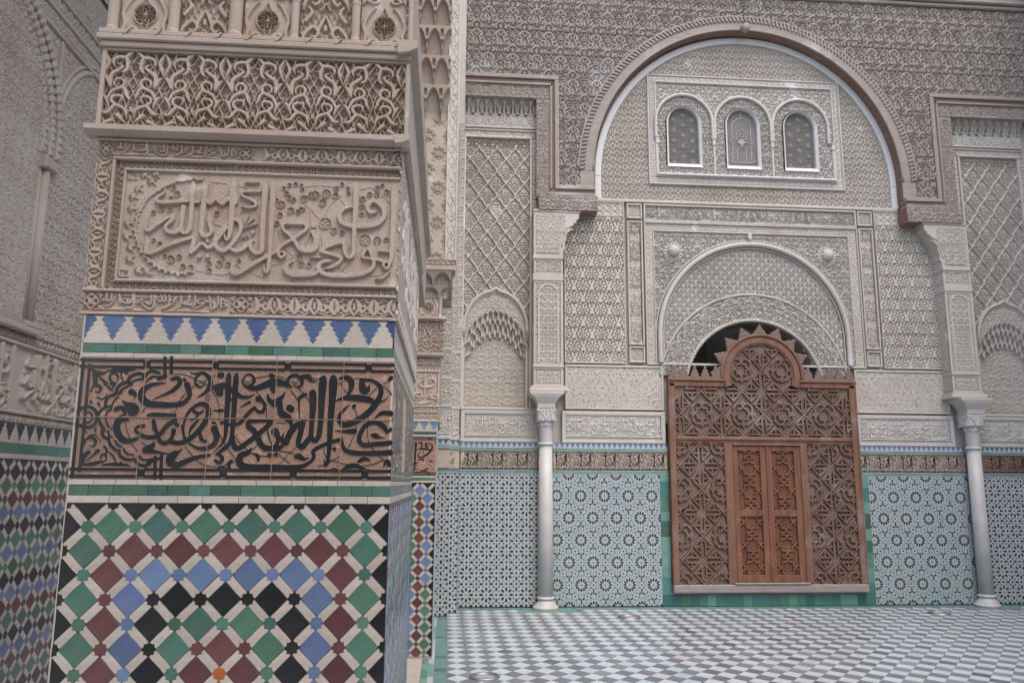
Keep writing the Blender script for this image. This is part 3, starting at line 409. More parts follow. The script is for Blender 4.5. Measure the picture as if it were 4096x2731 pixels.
RINGS = [(a*.001, b*.001, c*.001) for a, b, c in TR['RING']]; LOBE = [(a*.001, b*.001) for a, b, c in TR['LOBE']]; FAN = [(a*.001, b*.001) for a, b, c in TR['FAN']]
def circ_st(x, z, r, w, n=14, a0=0, a1=2*PI): return [(x+r*math.cos(a0+(a1-a0)*i/n), z+r*math.sin(a0+(a1-a0)*i/n), w) for i in range(n+1)]

# ---- height tiles for the repeating carved patterns
_w = [circ_st(0, .295, .060, .013), [(0, .258, .005), (.040, .225, .018), (.062, .185, .018), (.055, .150, .016), (.020, .135, .008)],
      [(0, .235, .006), (.025, .205, .014), (.020, .170, .012), (0, .150, .006)], circ_st(.080, .080, .031, .016), [(.080, .080, .018), (.080, .081, .018)],
      [(.048, .085, .016), (.040, .120, .018), (.020, .140, .010)], [(.080, .112, .014), (.120, .130, .012), (.150, .100, .014), (.159, .085, .012)],
      [(0, .110, .014), (0, .020, .014)], [(0, .060, .010), (.040, .030, .014), (.080, .028, .012), (.110, .050, .010)],
      [(.112, .325, .010), (.112, .252, .010), (.159, .252, .010)], [(.135, .315, .010), (.135, .275, .010), (.159, .275, .010)], [(.112, .325, .010), (.159, .335, .010)],
      [(.085, .250, .012), (.100, .215, .012), (.130, .215, .012)], [(.159, .230, .010), (.159, .165, .010)], [(.100, .180, .012), (.130, .175, .012), (.130, .150, .012), (.159, .140, .012)], [(.090, .150, .010), (.112, .138, .010)], [(.066, .262, .010), (.085, .275, .010), (.098, .30, .010)]]
for k in range(7):
    a = math.radians(18+24*k); _w.append([(0.006*math.cos(a), .262+.006*math.sin(a), .003), (.052*math.cos(a)*.9, .268+.062*math.sin(a), .010)])
def brick_tile(st, pu, pv, n, edge, th=1.0):
    """cell of two brick rows so that strokes spill over correctly"""
    A = []; st = [[(p[0], p[1], p[2]*th) for p in s] for s in st]
    for s in st:
        for q in (s, [(-p[0], p[1], p[2]) for p in s]):
            A.append(q); A.append([(p[0]+pu/2, p[1]+pv, p[2]) for p in q])
    R = Ras(0, pu, 0, 2*pv, pu/n); B = []
    for s in A:
        for du in (-pu, 0, pu):
            for dv in (-2*pv, 0, 2*pv): B.append([(p[0]+du, p[1]+dv, p[2]) for p in s])
    return up(R.sdf(B, pad=edge), edge)[:-1, :-1]
T_WOOD = brick_tile(_w, .318, .33, 106, .008, 1.35)
_t = []
for k in range(8):
    a = PI/4*k+PI/8; _t.append([(.033*math.cos(a), .045+.033*math.sin(a), .005), (.052*math.cos(a), .045+.052*math.sin(a), .0115)])
for k in range(16):
    a = PI/8*k; q = .075 if k % 2 else .083; _t.append([(q*math.cos(a-.10), .045+q*.9*math.sin(a-.10), .004), ((q+.006)*math.cos(a+.06), .045+(q+.006)*.9*math.sin(a+.06), .0095)])
_t += [circ_st(0, .045, .016, .0045, 10)[:8], [(.113, .085, .012), (.113, .105, .005)], [(.098, .120, .010), (.088, .132, .004)], [(.113, .135, .010), (.113, .150, .004)], [(.066, .118, .010), (.050, .128, .004)], [(.02, .138, .010), (.0, .142, .008)], [(.036, .150, .009), (.045, .160, .004)]]
T_TALL = 1-brick_tile(_t, .226, .157, 110, .006, 1.0)
_f = [circ_st(0, 0, .050, .007, 12, 0, PI), circ_st(0, 0, .037, .006, 12, 0, PI), [(0, .002, .004), (0, .026, .010)], [(0, .004, .004), (.018, .020, .008)], [(0, .066, .004), (.010, .072, .009)]]
T_FISH = brick_tile(_f, .112, .062, 56, .006, 1.35)
_l = [[(0, .095, .004), (.022, .078, .013), (.028, .050, .013), (.010, .030, .010), (0, .020, .004)], [(.028, .062, .010), (.050, .075, .010), (.054, .095, .009)], [(.020, .035, .009), (.044, .020, .011), (.054, .000, .010)], [(0, .060, .010), (0, .050, .012)], [(.054, .045, .012), (.054, .052, .012)], [(.010, .008, .008), (.030, .000, .008)]]
T_LUN = brick_tile(_l, .108, .098, 60, .0065, 1.2)
T_SW = [tile_scroll(3, 100, 1, 2, .070, .034, 80), tile_scroll(11, 130, 2, 4, .037, .022, 160), tile_scroll(21, 130, 2, 4, .040, .022, 160), tile_scroll(5, 110, 1, 2, .062, .030, 120), tile_scroll(34, 170, 3, 6, .025, .015, 240)]
SWF = (1.05, 1.75, 1.75, 1.0, 2.5)
def sws(i, U, V, p, q=None, brick=False): return samp(T_SW[i], U, V, p*SWF[i], (q or p)*SWF[i], False)
def h_swirl(R, i, p=.2, q=None, brick=True, ou=0, ov=0): return sws(i, R.U+ou, R.V+ov, p, q)
# sebka lozenge lattice with pierced leaf filling
_sb = [[(0, .33, .020), (.030, .275, .020), (.052, .262, .020), (.085, .200, .020), (.1185, .165, .020)], [(.1185, .165, .020), (.092, .135, .020), (.060, .085, .020), (.042, .072, .020), (0, 0, .020)]]
T_SEBR = tile_strokes(_sb, .237, .33, 90, .010)[0]
_sf = [[(0, .255, .004), (.014, .225, .015), (0, .205, .004)], [(.022, .240, .010), (.036, .215, .012), (.030, .190, .008)], [(0, .195, .010), (.030, .180, .012), (.062, .185, .010), (.070, .160, .009)], [(0, .160, .014), (.022, .145, .011), (.045, .152, .009)], [(.020, .120, .012), (.048, .128, .010)], [(0, .135, .010), (0, .110, .010)], [(.014, .095, .010), (.030, .080, .008)], [(0, .085, .012), (0, .060, .004)], [(.082, .172, .009), (.090, .150, .009)], [(.045, .225, .009), (.060, .205, .009)], [(.058, .112, .009), (.050, .096, .008)]]
_sf2 = [[(p[0]+.1185, p[1]-.165, p[2]) for p in s] for s in _sf]+[[(.1185-(p[0]), p[1]-.165, p[2]) for p in s] for s in _sf]
T_SEBF = tile_strokes([[(q[0], q[1], q[2]*1.35) for q in s] for s in _sf+_sf2], .237, .33, 90, .007)[0]
def h_net(R, pu, pv, w, edge):
    """interlaced hexagon-and-cross lattice strip"""
    st = []; n0 = int(R.u0/pu)-1; n1 = int(R.u[-1]/pu)+2; m0 = int(R.v0/pv)-1; m1 = int(R.v[-1]/pv)+2
    for i in range(n0, n1):
        for j in range(m0, m1):
            x = i*pu; z = j*pv
            st += [[(x, z+pv*.22, w), (x, z+pv*.78, w)], [(x, z+pv*.22, w), (x+pu*.25, z, w), (x+pu, z+pv*.78+0, w)], [(x, z+pv*.78, w), (x+pu*.25, z+pv, w), (x+pu, z+pv*.22, w)], [(x, z+pv*.22, w), (x-pu*.25, z, w)], [(x, z+pv*.78, w), (x-pu*.25, z+pv, w)]]
    return up(R.sdf(st, pad=edge, smooth=False), edge)
def scroll_strokes(L, half, hgt):
    """leaf scroll border: spindle leaf at 0, lozenge frame at half, repeated along u; v centred on 0"""
    k = hgt/100.0; q = half/147.0; base = [[(0, -48, 6), (19, -18, 24), (24, 15, 26), (0, 44, 8)], [(25, 12, 10), (46, 6, 16), (54, -8, 5)], [(140, -46, 8), (116, -22, 22), (106, 8, 22), (86, 26, 18), (64, 12, 16), (72, -6, 10), (84, -2, 6)],
        [(147, -50, 6), (114, -22, 14), (116, 14, 16), (134, 32, 14), (147, 48, 6)], [(4, 44, 6), (60, 48, 12), (112, 34, 8)], [(4, -40, 5), (56, -46, 10), (104, -36, 6)], [(147, -14, 14), (147, 12, 14)], [(36, 30, 8), (60, 34, 12), (72, 46, 4)], [(30, -26, 8), (50, -30, 12), (66, -40, 4)]]
    out = []; n = int(L/(2*half))+2
    for i in range(-1, n+1):
        for s in base:
            for sg in (1, -1): out.append([(i*2*half+sg*p[0]*q, -p[1]*k, p[2]*k) for p in s])
    return out
def quatre(x, z, r):
    st = [circ_st(x+dx*r*.45, z+dz*r*.45, r*.42, r*.22, 10) for dx, dz in ((1, 0), (-1, 0), (0, 1), (0, -1))]
    st += [circ_st(x+dx*r*1.05, z+dz*r*1.05, r*.13, r*.14, 8) for dx, dz in ((1, 0), (-1, 0), (0, 1), (0, -1))]
    st += [[(x+dx*r*.18, z+dz*r*.18, r*.22), (x+dx*r*.2, z+dz*r*.2, r*.22)] for dx, dz in ((1, 0), (-1, 0), (0, 1), (0, -1))]
    for sx in (1, -1):
        for sz in (1, -1): st += [[(x+sx*r*.8, z+sz*r*.45, r*.1), (x+sx*r*1.15, z+sz*r*.75, r*.34), (x+sx*r*1.25, z+sz*r*1.0, r*.1)], [(x+sx*r*.75, z+sz*r*.7, r*.1), (x+sx*r*.95, z+sz*r*1.0, r*.3)]]
    return st

# ---- zellij: every glazed piece its own prism
def star8(r, rot=0.0, k=.72): return [((r if i % 2 == 0 else r*k)*math.cos(rot+PI*i/8), (r if i % 2 == 0 else r*k)*math.sin(rot+PI*i/8)) for i in range(16)]
RINGC = ['BLACK', 'GREEN', 'MAROON', 'BLUE', 'BLACK', 'GREEN', 'MAROON', 'ORANGE']
_tile_cache = {}
def tile_mesh(kind, key, poly, matl, bev=.0012, th=.006):
    vr = random.randrange(5); k = (kind, key, matl.name, vr)
    if k not in _tile_cache:
        s = .0011 if kind != 'star_tile' else .0007; n = len(poly); Q = []
        for i in range(n):
            a, e = poly[i], poly[(i+1) % n]; x, z = a[0]+random.uniform(-s, s), a[1]+random.uniform(-s, s)
            if kind == 'diamond_tile' and random.random() < .28:      # knocked corner
                pr = poly[i-1]; c = random.uniform(.05, .11)
                Q += [(x+(pr[0]-x)*c, z+(pr[1]-z)*c), (x+(e[0]-x)*c*.7, z+(e[1]-z)*c*.7)]
            else: Q.append((x, z))
            if kind != 'star_tile' and math.hypot(e[0]-a[0], e[1]-a[1]) > .03:
                for t in (.33, .66): Q.append((a[0]+(e[0]-a[0])*t+random.uniform(-s, s)*.7, a[1]+(e[1]-a[1])*t+random.uniform(-s, s)*.7))
        b = MB(); b.prism(Q, -th, 0, 0, bev); _tile_cache[k] = b.mesh(kind, matl)
    return _tile_cache[k]
def put_tile(name, mesh, face, u, v, y=.0, wob=.004):
    L = Matrix.Rotation(random.uniform(-wob, wob), 4, 'X') @ Matrix.Rotation(random.uniform(-wob, wob), 4, 'Z')
    return link(name, mesh, face, u, y+random.uniform(-.0003, .0003), v, local=L)
def dado(face, u0, u1, v0, vtop, hu, hv, color_fn, as_objects=True, vmin=None, name=''):
    """lozenges, eight-point stars and white strips on a diagonal grid; hu, hv = half pitch"""
    vmin = v0 if vmin is None else vmin
    rows = int((vtop-v0)/hv)+1; cols = int(round((u1-u0)/hu)); batch = {}
    sw = .0130*hu/.066; dl = (hu-sw*1.42)*.992; dh = (hv-sw*1.42)*.992; sr = .0215*hu/.066
    sl = math.hypot(hu, hv)
    def emit(kind, key, poly, u, v, mname):
        P = clip_poly([(p[0]+u, p[1]+v) for p in poly], u0+.001, u1-.001, v0, vtop-.001)
        if not P: return
        full = len(P) == len(poly) and all(abs(a[0]-b[0]-u) < 1e-6 and abs(a[1]-b[1]-v) < 1e-6 for a, b in zip(P, poly))
        if as_objects and v > vmin:
            dy = .0009 if kind == 'strip_tile' else 0.0
            if full: put_tile(kind, tile_mesh(kind, key+'%.4f%.4f' % (hu, hv), poly, globals()[mname]), face, u, v, dy)
            else:
                b = MB(); b.prism([(p[0]-u, p[1]-v) for p in P], -.006, 0, 0, .0012); put_tile(kind, b.mesh(kind, globals()[mname]), face, u, v, dy)
        else: batch.setdefault(mname, []).append(P)
    an = math.atan2(hv, hu)
    for r in range(0, rows+1):
        v = vtop-r*hv
        for c in range(-1, cols+2):
            u = u0+c*hu
            if (r+c) % 2 == 1:
                emit('diamond_tile', 'd', [(dl, 0), (0, dh), (-dl, 0), (0, -dh)], u, v, color_fn(r, c, cols, False))
            else:
                emit('star_tile', 's', star8(sr), u, v, color_fn(r, c, cols, True))
                for sg in (1, -1):
                    L0 = sl/2-sr*.70; ca, sa = math.cos(sg*an), math.sin(sg*an); mu, mv = hu/2, sg*hv/2
                    poly = [(mu2*ca-mw*sa, mu2*sa+mw*ca) for mu2, mw in ((-L0, -sw*.95), (L0, -sw*.95), (L0, sw*.95), (-L0, sw*.95))]
                    emit('strip_tile', 't%d' % sg, poly, u+mu, v+mv, 'WHT')
    if batch:
        b = MB(); mats = []
        for i, (mn, L) in enumerate(batch.items()):
            mats.append(globals()[mn])
            for P in L: b.prism(P, -.006+(.0009 if mn == 'WHT' else 0), 0, i, .001)
        b.obj('dado_tiles', face, mats, kind='stuff')
def band_tiles(face, u0, u1, v0, v1, matl, lo, hi, name='band_tile', y=0.0, gap=.0012, th=.006):
    u = u0
    while u < u1-.004:
        w = min(random.uniform(lo, hi), u1-u)
        if u1-(u+w) < lo*.4: w = u1-u
        b = MB(); ww = w-gap; b.box(-ww/2, ww/2, -th+random.uniform(-.0004, .0003), 0, 0, v1-v0-gap, 0, .001)
        link(name, b.mesh(name, random.choice(matl) if isinstance(matl, list) else matl), face, u+w/2, y, v0)
        u += w
def merlon_poly(hw, h):
    r = [(1.0, 0), (1.0, .10), (.70, .30), (.90, .30), (.48, .50), (.69, .50), (.27, .68), (.48, .68), (.12, .84), (.34, .97)]
    P = [(x*hw, z*h) for x, z in r]; return P+[(-x, z) for x, z in P[::-1]]
def merlons(face, u0, u1, v0, v1, pitch, off, bmat, wmat, objs=True, th=.006):
    k0 = int((u0-off)/pitch)-1; b1 = MB(); b2 = MB(); h = v1-v0; k = k0
    while off+k*pitch < u1+pitch:
        c = off+k*pitch; k += 1
        P = clip_poly([(p[0]+c, p[1]+v0) for p in merlon_poly(pitch*.5, h)], u0, u1, v0, v1)
        a, e = max(u0, c), min(u1, c+pitch)
        if objs:
            if P: b = MB(); b.prism([(p[0]-c, p[1]-v0) for p in P], -th, -th*.35, 0, .0008); link('merlon_tile', b.mesh('merlon_tile', wmat), face, c, 0, v0)
            if e-a > .003: b = MB(); b.box(-(e-a)/2+.0005, (e-a)/2-.0005, -th+.0012, 0, .002, h-.0005, 0, .0006); link('blue_tile', b.mesh('blue_tile', bmat), face, (a+e)/2, 0, v0)
        else:
            if P: b1.prism(P, -th, -th*.2, 0, .0006)
            if e-a > .003: b2.box(a, e, -th+.0015, 0, v0+.002, v1, 0, 0)
    if not objs:
        b1.obj('merlon_tiles', face, wmat, kind='stuff'); b2.obj('blue_tiles', face, bmat, kind='stuff')
def lettering(face, strokes, y, black, edge, ew=.0015, name='lettering', kind=None, res=.0016):
    xs = [q[0] for s in strokes for q in s]; zs = [q[1] for s in strokes for q in s]
    R = Ras(min(xs)-.012, max(xs)+.012, min(zs)-.012, max(zs)+.012, res); D = R.sdf(strokes, pad=.006)
    b = MB(); iso_mesh(b, R, D, y-.0014)
    if edge is not None: e = MB(); iso_mesh(e, R, D, y-.0004, ew); e.obj(name+'_edge', face, edge, kind=kind)
    return b.obj(name, face, black, kind=kind)
def knot_bar(u0, u1, v0, v1, knots, flip=False):
    """double black line with diamond knots, as strokes"""
    h = v1-v0; w = h*.32; st = []; cuts = sorted(knots); a = u0; kh = h*.55
    for c in cuts+[None]:
        e = u1 if c is None else c-kh
        if e > a: st += [[(a, v0+w/2, w), (e, v0+w/2, w)], [(a, v1-w/2, w), (e, v1-w/2, w)]]
        if c is not None:
            st += [[(c-kh, v0+w/2, w), (c-kh*.6, v0+w/2, w), (c, v0+h*.5+h*.30, w*.8), (c+kh*.6, v0+w/2, w), (c+kh, v0+w/2, w)], [(c-kh, v1-w/2, w), (c-kh*.6, v1-w/2, w), (c, v0+h*.5-h*.30, w*.8), (c+kh*.6, v1-w/2, w), (c+kh, v1-w/2, w)]]
            a = c+kh
    return st
# ================================================================== FRONT PIER
def pier_ring(r, c, C, star):
    return RINGC[min(r, c, C-c, 7)] if min(c, C-c) >= 0 else 'BLACK'
def pier_dado(face, W, objs=True, vmin=0.0, cut0=0.0, colfn=pier_ring, top=1.386, hu=None):
    hu = hu or W/14.0
    dado(face, cut0, W, .02, top, hu, .0675, colfn, objs, vmin)
def pier_bands(face, W, objs=True, off=.043, u0=0.0):
    if objs:
        band_tiles(face, u0, W, 1.386, 1.408, WHT, .07, .12, 'edge_tile'); band_tiles(face, u0, W, 1.408, 1.437, GREEN, .05, .10, 'green_tile'); band_tiles(face, u0, W, 1.4375, 1.4545, WHT, .06, .11, 'edge_tile')
        band_tiles(face, u0, W, 1.8120, 1.8275, WHT, .05, .09, 'edge_tile'); band_tiles(face, u0, W, 1.8275, 1.8545, GREEN, .05, .10, 'green_tile')
    else:
        for a, e, m in ((1.386, 1.408, WHT), (1.408, 1.437, GREEN), (1.4375, 1.4545, WHT), (1.812, 1.8275, WHT), (1.8275, 1.8545, GREEN)):
            band_tiles(face, u0, W, a, e, m, .12, .22, 'band_tile')
    merlons(face, u0, W, 1.8548, 1.9395, .0846, off, DBLUE, WHT, objs)
fp = Thing('front_pier', 'large near pier with coloured lozenge tile dado, black inscription and carved stucco above', 'pier', (-.63, 3.25, 0))
FF = Face(fp, (-1.091, 2.466, 0)); FS = Face(fp, (-.171, 2.46, 0), PI/2)      # front, courtyard side
FL = Face(fp, (-1.091, 4.04, 0), -PI/2)                                           # side towards the passage
PW, PD = .926, 1.58
b = MB(); b.box(.006, PW-.006, .001, PD, 0, 1.95); b.obj('pier_core', FF, GRT)
b = MB(); b.box(-.012, PW+.006, .010, PD+.02, 1.9505, 2.5); b.box(-.012, PW+.02, .034, 2.35, 2.5005, 3.3); b.obj('upper_core', FF, STP)
pier_dado(FF, PW, True, .55); pier_bands(FF, PW)
# ---- black inscription on terracotta slabs
cuts = [0, .190, .385, .575, .775, PW]
for i in range(5):
    for z0, z1 in ((1.4555, 1.634), (1.635, 1.811)):
        b = MB(); b.box(.0006, cuts[i+1]-cuts[i]-.0006, -.005+random.uniform(-.0003, .0003), .001, 0, z1-z0, 0, .0008); link('inscription_slab', b.mesh('inscription_slab', TERRA), FF, cuts[i], 0, z0)
LT = tf(BLK, 1, 1, 0, 1.455, w=1.12)
bars = knot_bar(.004, PW-.002, 1.458, 1.487, [.203, .437, .640, .850])+knot_bar(.004, PW-.002, 1.779, 1.808, [.193, .393, .607, .850])
bars += [[(.010, 1.460, .010), (.010, 1.806, .010)], [(.029, 1.478, .010), (.029, 1.788, .010)]]
lettering(FF, LT+bars, -.0056, BLACK, TERE)
b = MB()      # mortar joints between the slabs, across the lettering
for u in cuts[1:-1]: b.box(u-.0007, u+.0007, -.0078, 0, 1.4556, 1.811)
b.box(.002, PW-.002, -.0077, 0, 1.6338, 1.6352); b.obj('mortar_joints', FF, TERE)
# ---- stucco, all real relief
y0 = -.012
def moulding(face, u0, u1, v0, v1, y, name='moulding', m=STP, bev=.003): return boxo(name, face, m, u0, u1, y, .012, v0, v1, bev)
def stucco_band_bottom(face, v0, v1, text_u, leaf_u, name, quats, W=PW):
    R = Ras(-.016, W, v0, v1, .0020); c = (v0+v1)/2; h = v1-v0
    s = []
    k = h/.068
    s += tf(SMT, .97, k, -.002, v0-.001, w=.85)
    for q in quats: s += quatre(q, c, h*.40)
    sc = scroll_strokes(leaf_u[1]-leaf_u[0], .0605, h*.96)
    s += [t for t in tf(sc, 1, 1, leaf_u[0], c, w=1) if min(p[0] for p in t) > leaf_u[0]-.002 and max(p[0] for p in t) < leaf_u[1]+.004]
    D = R.sdf(s, pad=.004); D2 = R.sdf([[(.02, v0+.006, .004), (.1, v0+.010, .010), (.18, v0+.004, .004)], [(.22, v0+.004, .004), (.29, v0+.010, .010), (.36, v0+.004, .004)], [(.06, v1-.006, .004), (.2, v1-.012, .008), (.34, v1-.006, .004)]], pad=.004)
    H = .009*np.maximum(up(D, .0035), .6*up(D2, .004))+.0006*np.sin(R.U*900)*np.sin(R.V*800)*0
    relief(name, face, R, H, STN, .004)
stucco_band_bottom(FF, 1.952, 2.013, None, (.495, PW-.004), 'carved_border', [.012, .455])
stucco_band_bottom(FF, 2.447, 2.497, None, (.495, PW-.004), 'carved_border', [.012, .440])
R = Ras(-.016, .036, 2.015, 2.445, .0020)
sv = [[(p[1]+.010, p[0]+2.015, p[2]) for p in s] for s in scroll_strokes(.43, .0605, .046)]
relief('carved_border', FF, R, .009*up(R.sdf(sv, pad=.004), .0035), STN, .004)
for a in ((-.018, PW+.002, 1.9415, 1.951), (-.018, PW+.002, 2.0135, 2.0225), (.0365, PW+.002, 2.4365, 2.4465), (-.018, PW+.002, 2.4975, 2.5065)): moulding(FF, *a, -.009)
moulding(FF, .0365, .0455, 2.0230, 2.4360, -.009, 'moulding')
# hexagon lattice strips
for nm, (u0, u1, v0, v1), vert in (('lattice_border', (.046, PW, 2.0230, 2.0460), 0), ('lattice_border', (.046, PW, 2.4110, 2.4360), 0), ('lattice_border', (.046, .072, 2.0465, 2.4105), 1)):
    R = Ras(u0, u1, v0, v1, .0019)
    if vert:
        R2 = Ras(v0, v1, u0, u1, .0019); H = h_net(R2, .0195, .026, .0036, .0028); H = H.T
        H = H[:R.nv, :R.nu]; R.nv, R.nu = H.shape; R.u = R.u[:R.nu]; R.v = R.v[:R.nv]; R.U, R.V = np.meshgrid(R.u, R.v)
    else: H = h_net(Ras(u0, u1, v0-v0, v1-v0, .0019), .0195, v1-v0, .0036, .0028)
    relief(nm, FF, R, .011*H-.012, STN, .0035)
for a in ((.0725, PW, 2.0465, 2.0555), (.0725, PW, 2.4015, 2.4105), (.0725, .0805, 2.0560, 2.4010)): moulding(FF, *a, -.006)
# great stucco inscription
R = Ras(.0805, PW+.004, 2.0555, 2.4015, .00185)
c0 = tf(CAL, 1, 1, 0, 1.945, w=.98); D = R.sdf(c0, pad=.006)
T2 = R.sdf(tf(THIN, 1, 1, 0, 1.945), pad=.004)
ring = [(x, z+1.945, r) for x, z, r in RINGS]; D3 = R.circ(ring, .0032)
tre = []
for x, z, r in ring:
    for k in range(3 if r < .011 else 4):
        a = PI/2+2*PI*k/(3 if r < .011 else 4); tre.append([(x+r*.42*math.cos(a), z+r*.42*math.sin(a), r*.52), (x+r*.45*math.cos(a), z+r*.45*math.sin(a), r*.52)])
D4 = R.sdf(tre, pad=.003, smooth=False); DIN = np.full_like(D, 1.0)
for x, z, r in ring: DIN = np.minimum(DIN, np.hypot(R.U-x, R.V-z)-r)
lob = [(x, z+1.945) for x, z in LOBE]; ls = []; ls2 = []
for i in range(len(lob)-1):
    (x0, z0), (x1, z1) = lob[i], lob[i+1]; mx, mz = (x0+x1)/2, (z0+z1)/2; nx, nz = -(z1-z0), (x1-x0); l = math.hypot(nx, nz); nx, nz = nx/l, nz/l
    ls.append([(x0, z0, .006), (mx+nx*l*.34, mz+nz*l*.34, .009), (x1, z1, .006)]); ls2.append([(x0, z0, .010), (x0+nx*.004, z0+nz*.004, .010)])
D5 = R.sdf(ls+ls2, pad=.005)
fan = []
for i, (x, z) in enumerate(FAN):
    z += 1.945; cx, cz = .30, 2.23; base = math.atan2(cz-z, cx-x)+PI
    for k in range(-3, 4): a = base+k*.42; fan.append([(x, z, .003), (x+.008*math.cos(a), z+.008*math.sin(a), .0052), (x+.018*math.cos(a+k*.1), z+.018*math.sin(a+k*.1), .003)])
    fan.append([(x-.012*math.cos(base), z-.012*math.sin(base), .004), (x, z, .006)])
for (x, z) in ((.098, 2.385), (.098, 2.073)): fan += [[(x-.012, z-.010, .004), (x-.012, z+.010, .004), (x+.010, z+.010, .004)], [(x, z-.010, .004), (x, z+.004, .004), (x+.012, z+.004, .004)], [(x-.012, z-.010, .004), (x+.014, z-.010, .004)]]
D6 = R.sdf(fan, pad=.004)
inside = R.U > np.interp(R.V, [p[1] for p in lob[::-1]][1:-1], [p[0] for p in lob[::-1]][1:-1])
inside |= (R.U > .235)
H = np.where(inside, .002, -.006)
H = np.where(DIN < 0, -.006, H)
H = np.maximum(H, .0028*up(T2, .004)+.002*(T2 < 0)); H = np.maximum(H, .0065*up(D6, .004)-.006*(1-up(D6, .004)))
H = np.maximum(H, .0075*up(D3, .003)-.006*(1-up(D3, .003))); H = np.maximum(H, .004*up(D4, .003)-.006*(1-up(D4, .003)))
H = np.maximum(H, .0095*up(D5, .004)-.006*(1-up(D5, .004))); H = np.maximum(H, .0150*up(D, .0032)-.006*(1-up(D, .0032)))
H += .0004*np.sin(R.U*310+np.sin(R.V*140)*2)*np.sin(R.V*270+np.sin(R.U*90)*2)
relief('calligraphy_panel', FF, R, H, STN, .004)
# ---- lower ledge, frieze, cornice
def ledge(face, u0, u1, v0, v1, y, name='ledge', m=STP):
    b = MB(); P = [(y, v1), (y, v0+(v1-v0)*.45), (y+(.012-y)*.45, v0+(v1-v0)*.12), (.012, v0), (.012, v1)]
    V = [(u0, p[0], p[1]) for p in P]+[(u1, p[0], p[1]) for p in P]; n = len(P); F = [tuple(range(n)), tuple(range(2*n-1, n-1, -1))]
    for i in range(n): F.append((i, n+i, n+(i+1) % n, (i+1) % n))
    b.add(V, F); return b.obj(name, face, m)
ledge(FF, -.046, PW+.030, 2.5070, 2.5370, -.042)
moulding(FF, -.024, PW+.022, 2.5372, 2.5450, -.016); moulding(FF, -.024, PW+.022, 2.7990, 2.8070, -.016)
moulding(FF, -.024, -.010, 2.5452, 2.7988, -.016); moulding(FF, PW+.008, PW+.022, 2.5452, 2.7988, -.016)
def frieze(face, u0, u1, v0, v1, name, res=.0020, hd=.018, matl=None):
    R = Ras(u0, u1, v0, v1, res); k = (v1-v0)/.262; st = []; q = 94/98.0
    n0 = int((u0-.05)/.188)-1; n1 = int((u1-.05)/.188)+2
    for i in range(n0, n1):
        for s in FRZ:
            for sg in (1, -1): st.append([(.076+i*.188+sg*(p[0]-.074)*q, v0+(p[1]-.598)*k, p[2]*1.12) for p in s])
    D = R.sdf(st, pad=.005); e = []; 
    per = .0314
    for i in range(int(u0/per)-14, int(u1/per)+14):
        for sg in (1, -1):
            e.append([(i*per+sg*t*.115+.006*math.sin(t*9+i), v0+t*(v1-v0), .0050) for t in np.linspace(0, 1, 9)])
    for i in range(int((u1-u0)/.010)):
        for j in range(int((v1-v0)/.021)):
            x = u0+i*.010+.003*math.sin(j*3.1+i); z = v0+(j+.5)*.021+.003*math.sin(i*2.3)
            a = .9 if (i+j) % 2 else -.9; e.append([(x-.0045*math.cos(a), z-.0045*math.sin(a), .0022), (x+.0045*math.cos(a), z+.0045*math.sin(a), .0022)])
    D2 = R.sdf(e, pad=.003, smooth=False)
    H = np.maximum(hd*.66*up(D2, .0026), hd*up(D, .0034))
    relief(name, face, R, H, matl or STN, .006)
frieze(FF, -.010, PW+.008, 2.5450, 2.7990, 'carved_frieze')
b = MB()
for (y, yb, v0, v1) in ((-.024, .012, 2.8072, 2.8280), (-.034, .012, 2.8282, 2.8480), (-.030, .012, 2.8482, 2.8660)): b.box(-.030-(-.024-y), PW+.026+(-.024-y), y, yb, v0, v1, 0, .003)
for i in range(10):
    u = .04+i*.095; b.prism([(u, 2.846), (u+.016, 2.8655), (u+.024, 2.8655), (u+.008, 2.846)], -.0365, -.030, 0, .001)
b.obj('cornice', FF, STP)
# ---- colonnettes and rosette panels of the top storey
for i, (ua, ue) in enumerate(((-.026, .012), (.164, .203), (.354, .402), (.553, .583), (.749, .781), (.935, .955))):
    b = MB(); c = (ua+ue)/2; r = (ue-ua)/2
    V = []
    prof = [(r*1.05, 2.8665), (r*1.05, 2.876), (r*.88, 2.884), (r*.86, 3.0), (r*.95, 3.004), (r*.95, 3.010), (r*.86, 3.014), (r*1.0, 3.10), (r*1.15, 3.16), (r*1.15, 3.29)]
    b.lathe(prof, 14, 0, (c, -.002)); o = b.obj('colonnette', FF, STP, smooth=False)
    b2 = MB()
    for k in range(4): b2.box(c-r*.7+k*r*.4, c-r*.7+k*r*.4+r*.16, -r*.99, -r*.6, 3.012, 3.042, 0, .001)
    b2.box(c-r*.75, c+r*.75, -r*.97, -r*.6, 3.022, 3.028, 0, .001); link('capital_band', b2.mesh('capital_band', STP), FF, parent=o)
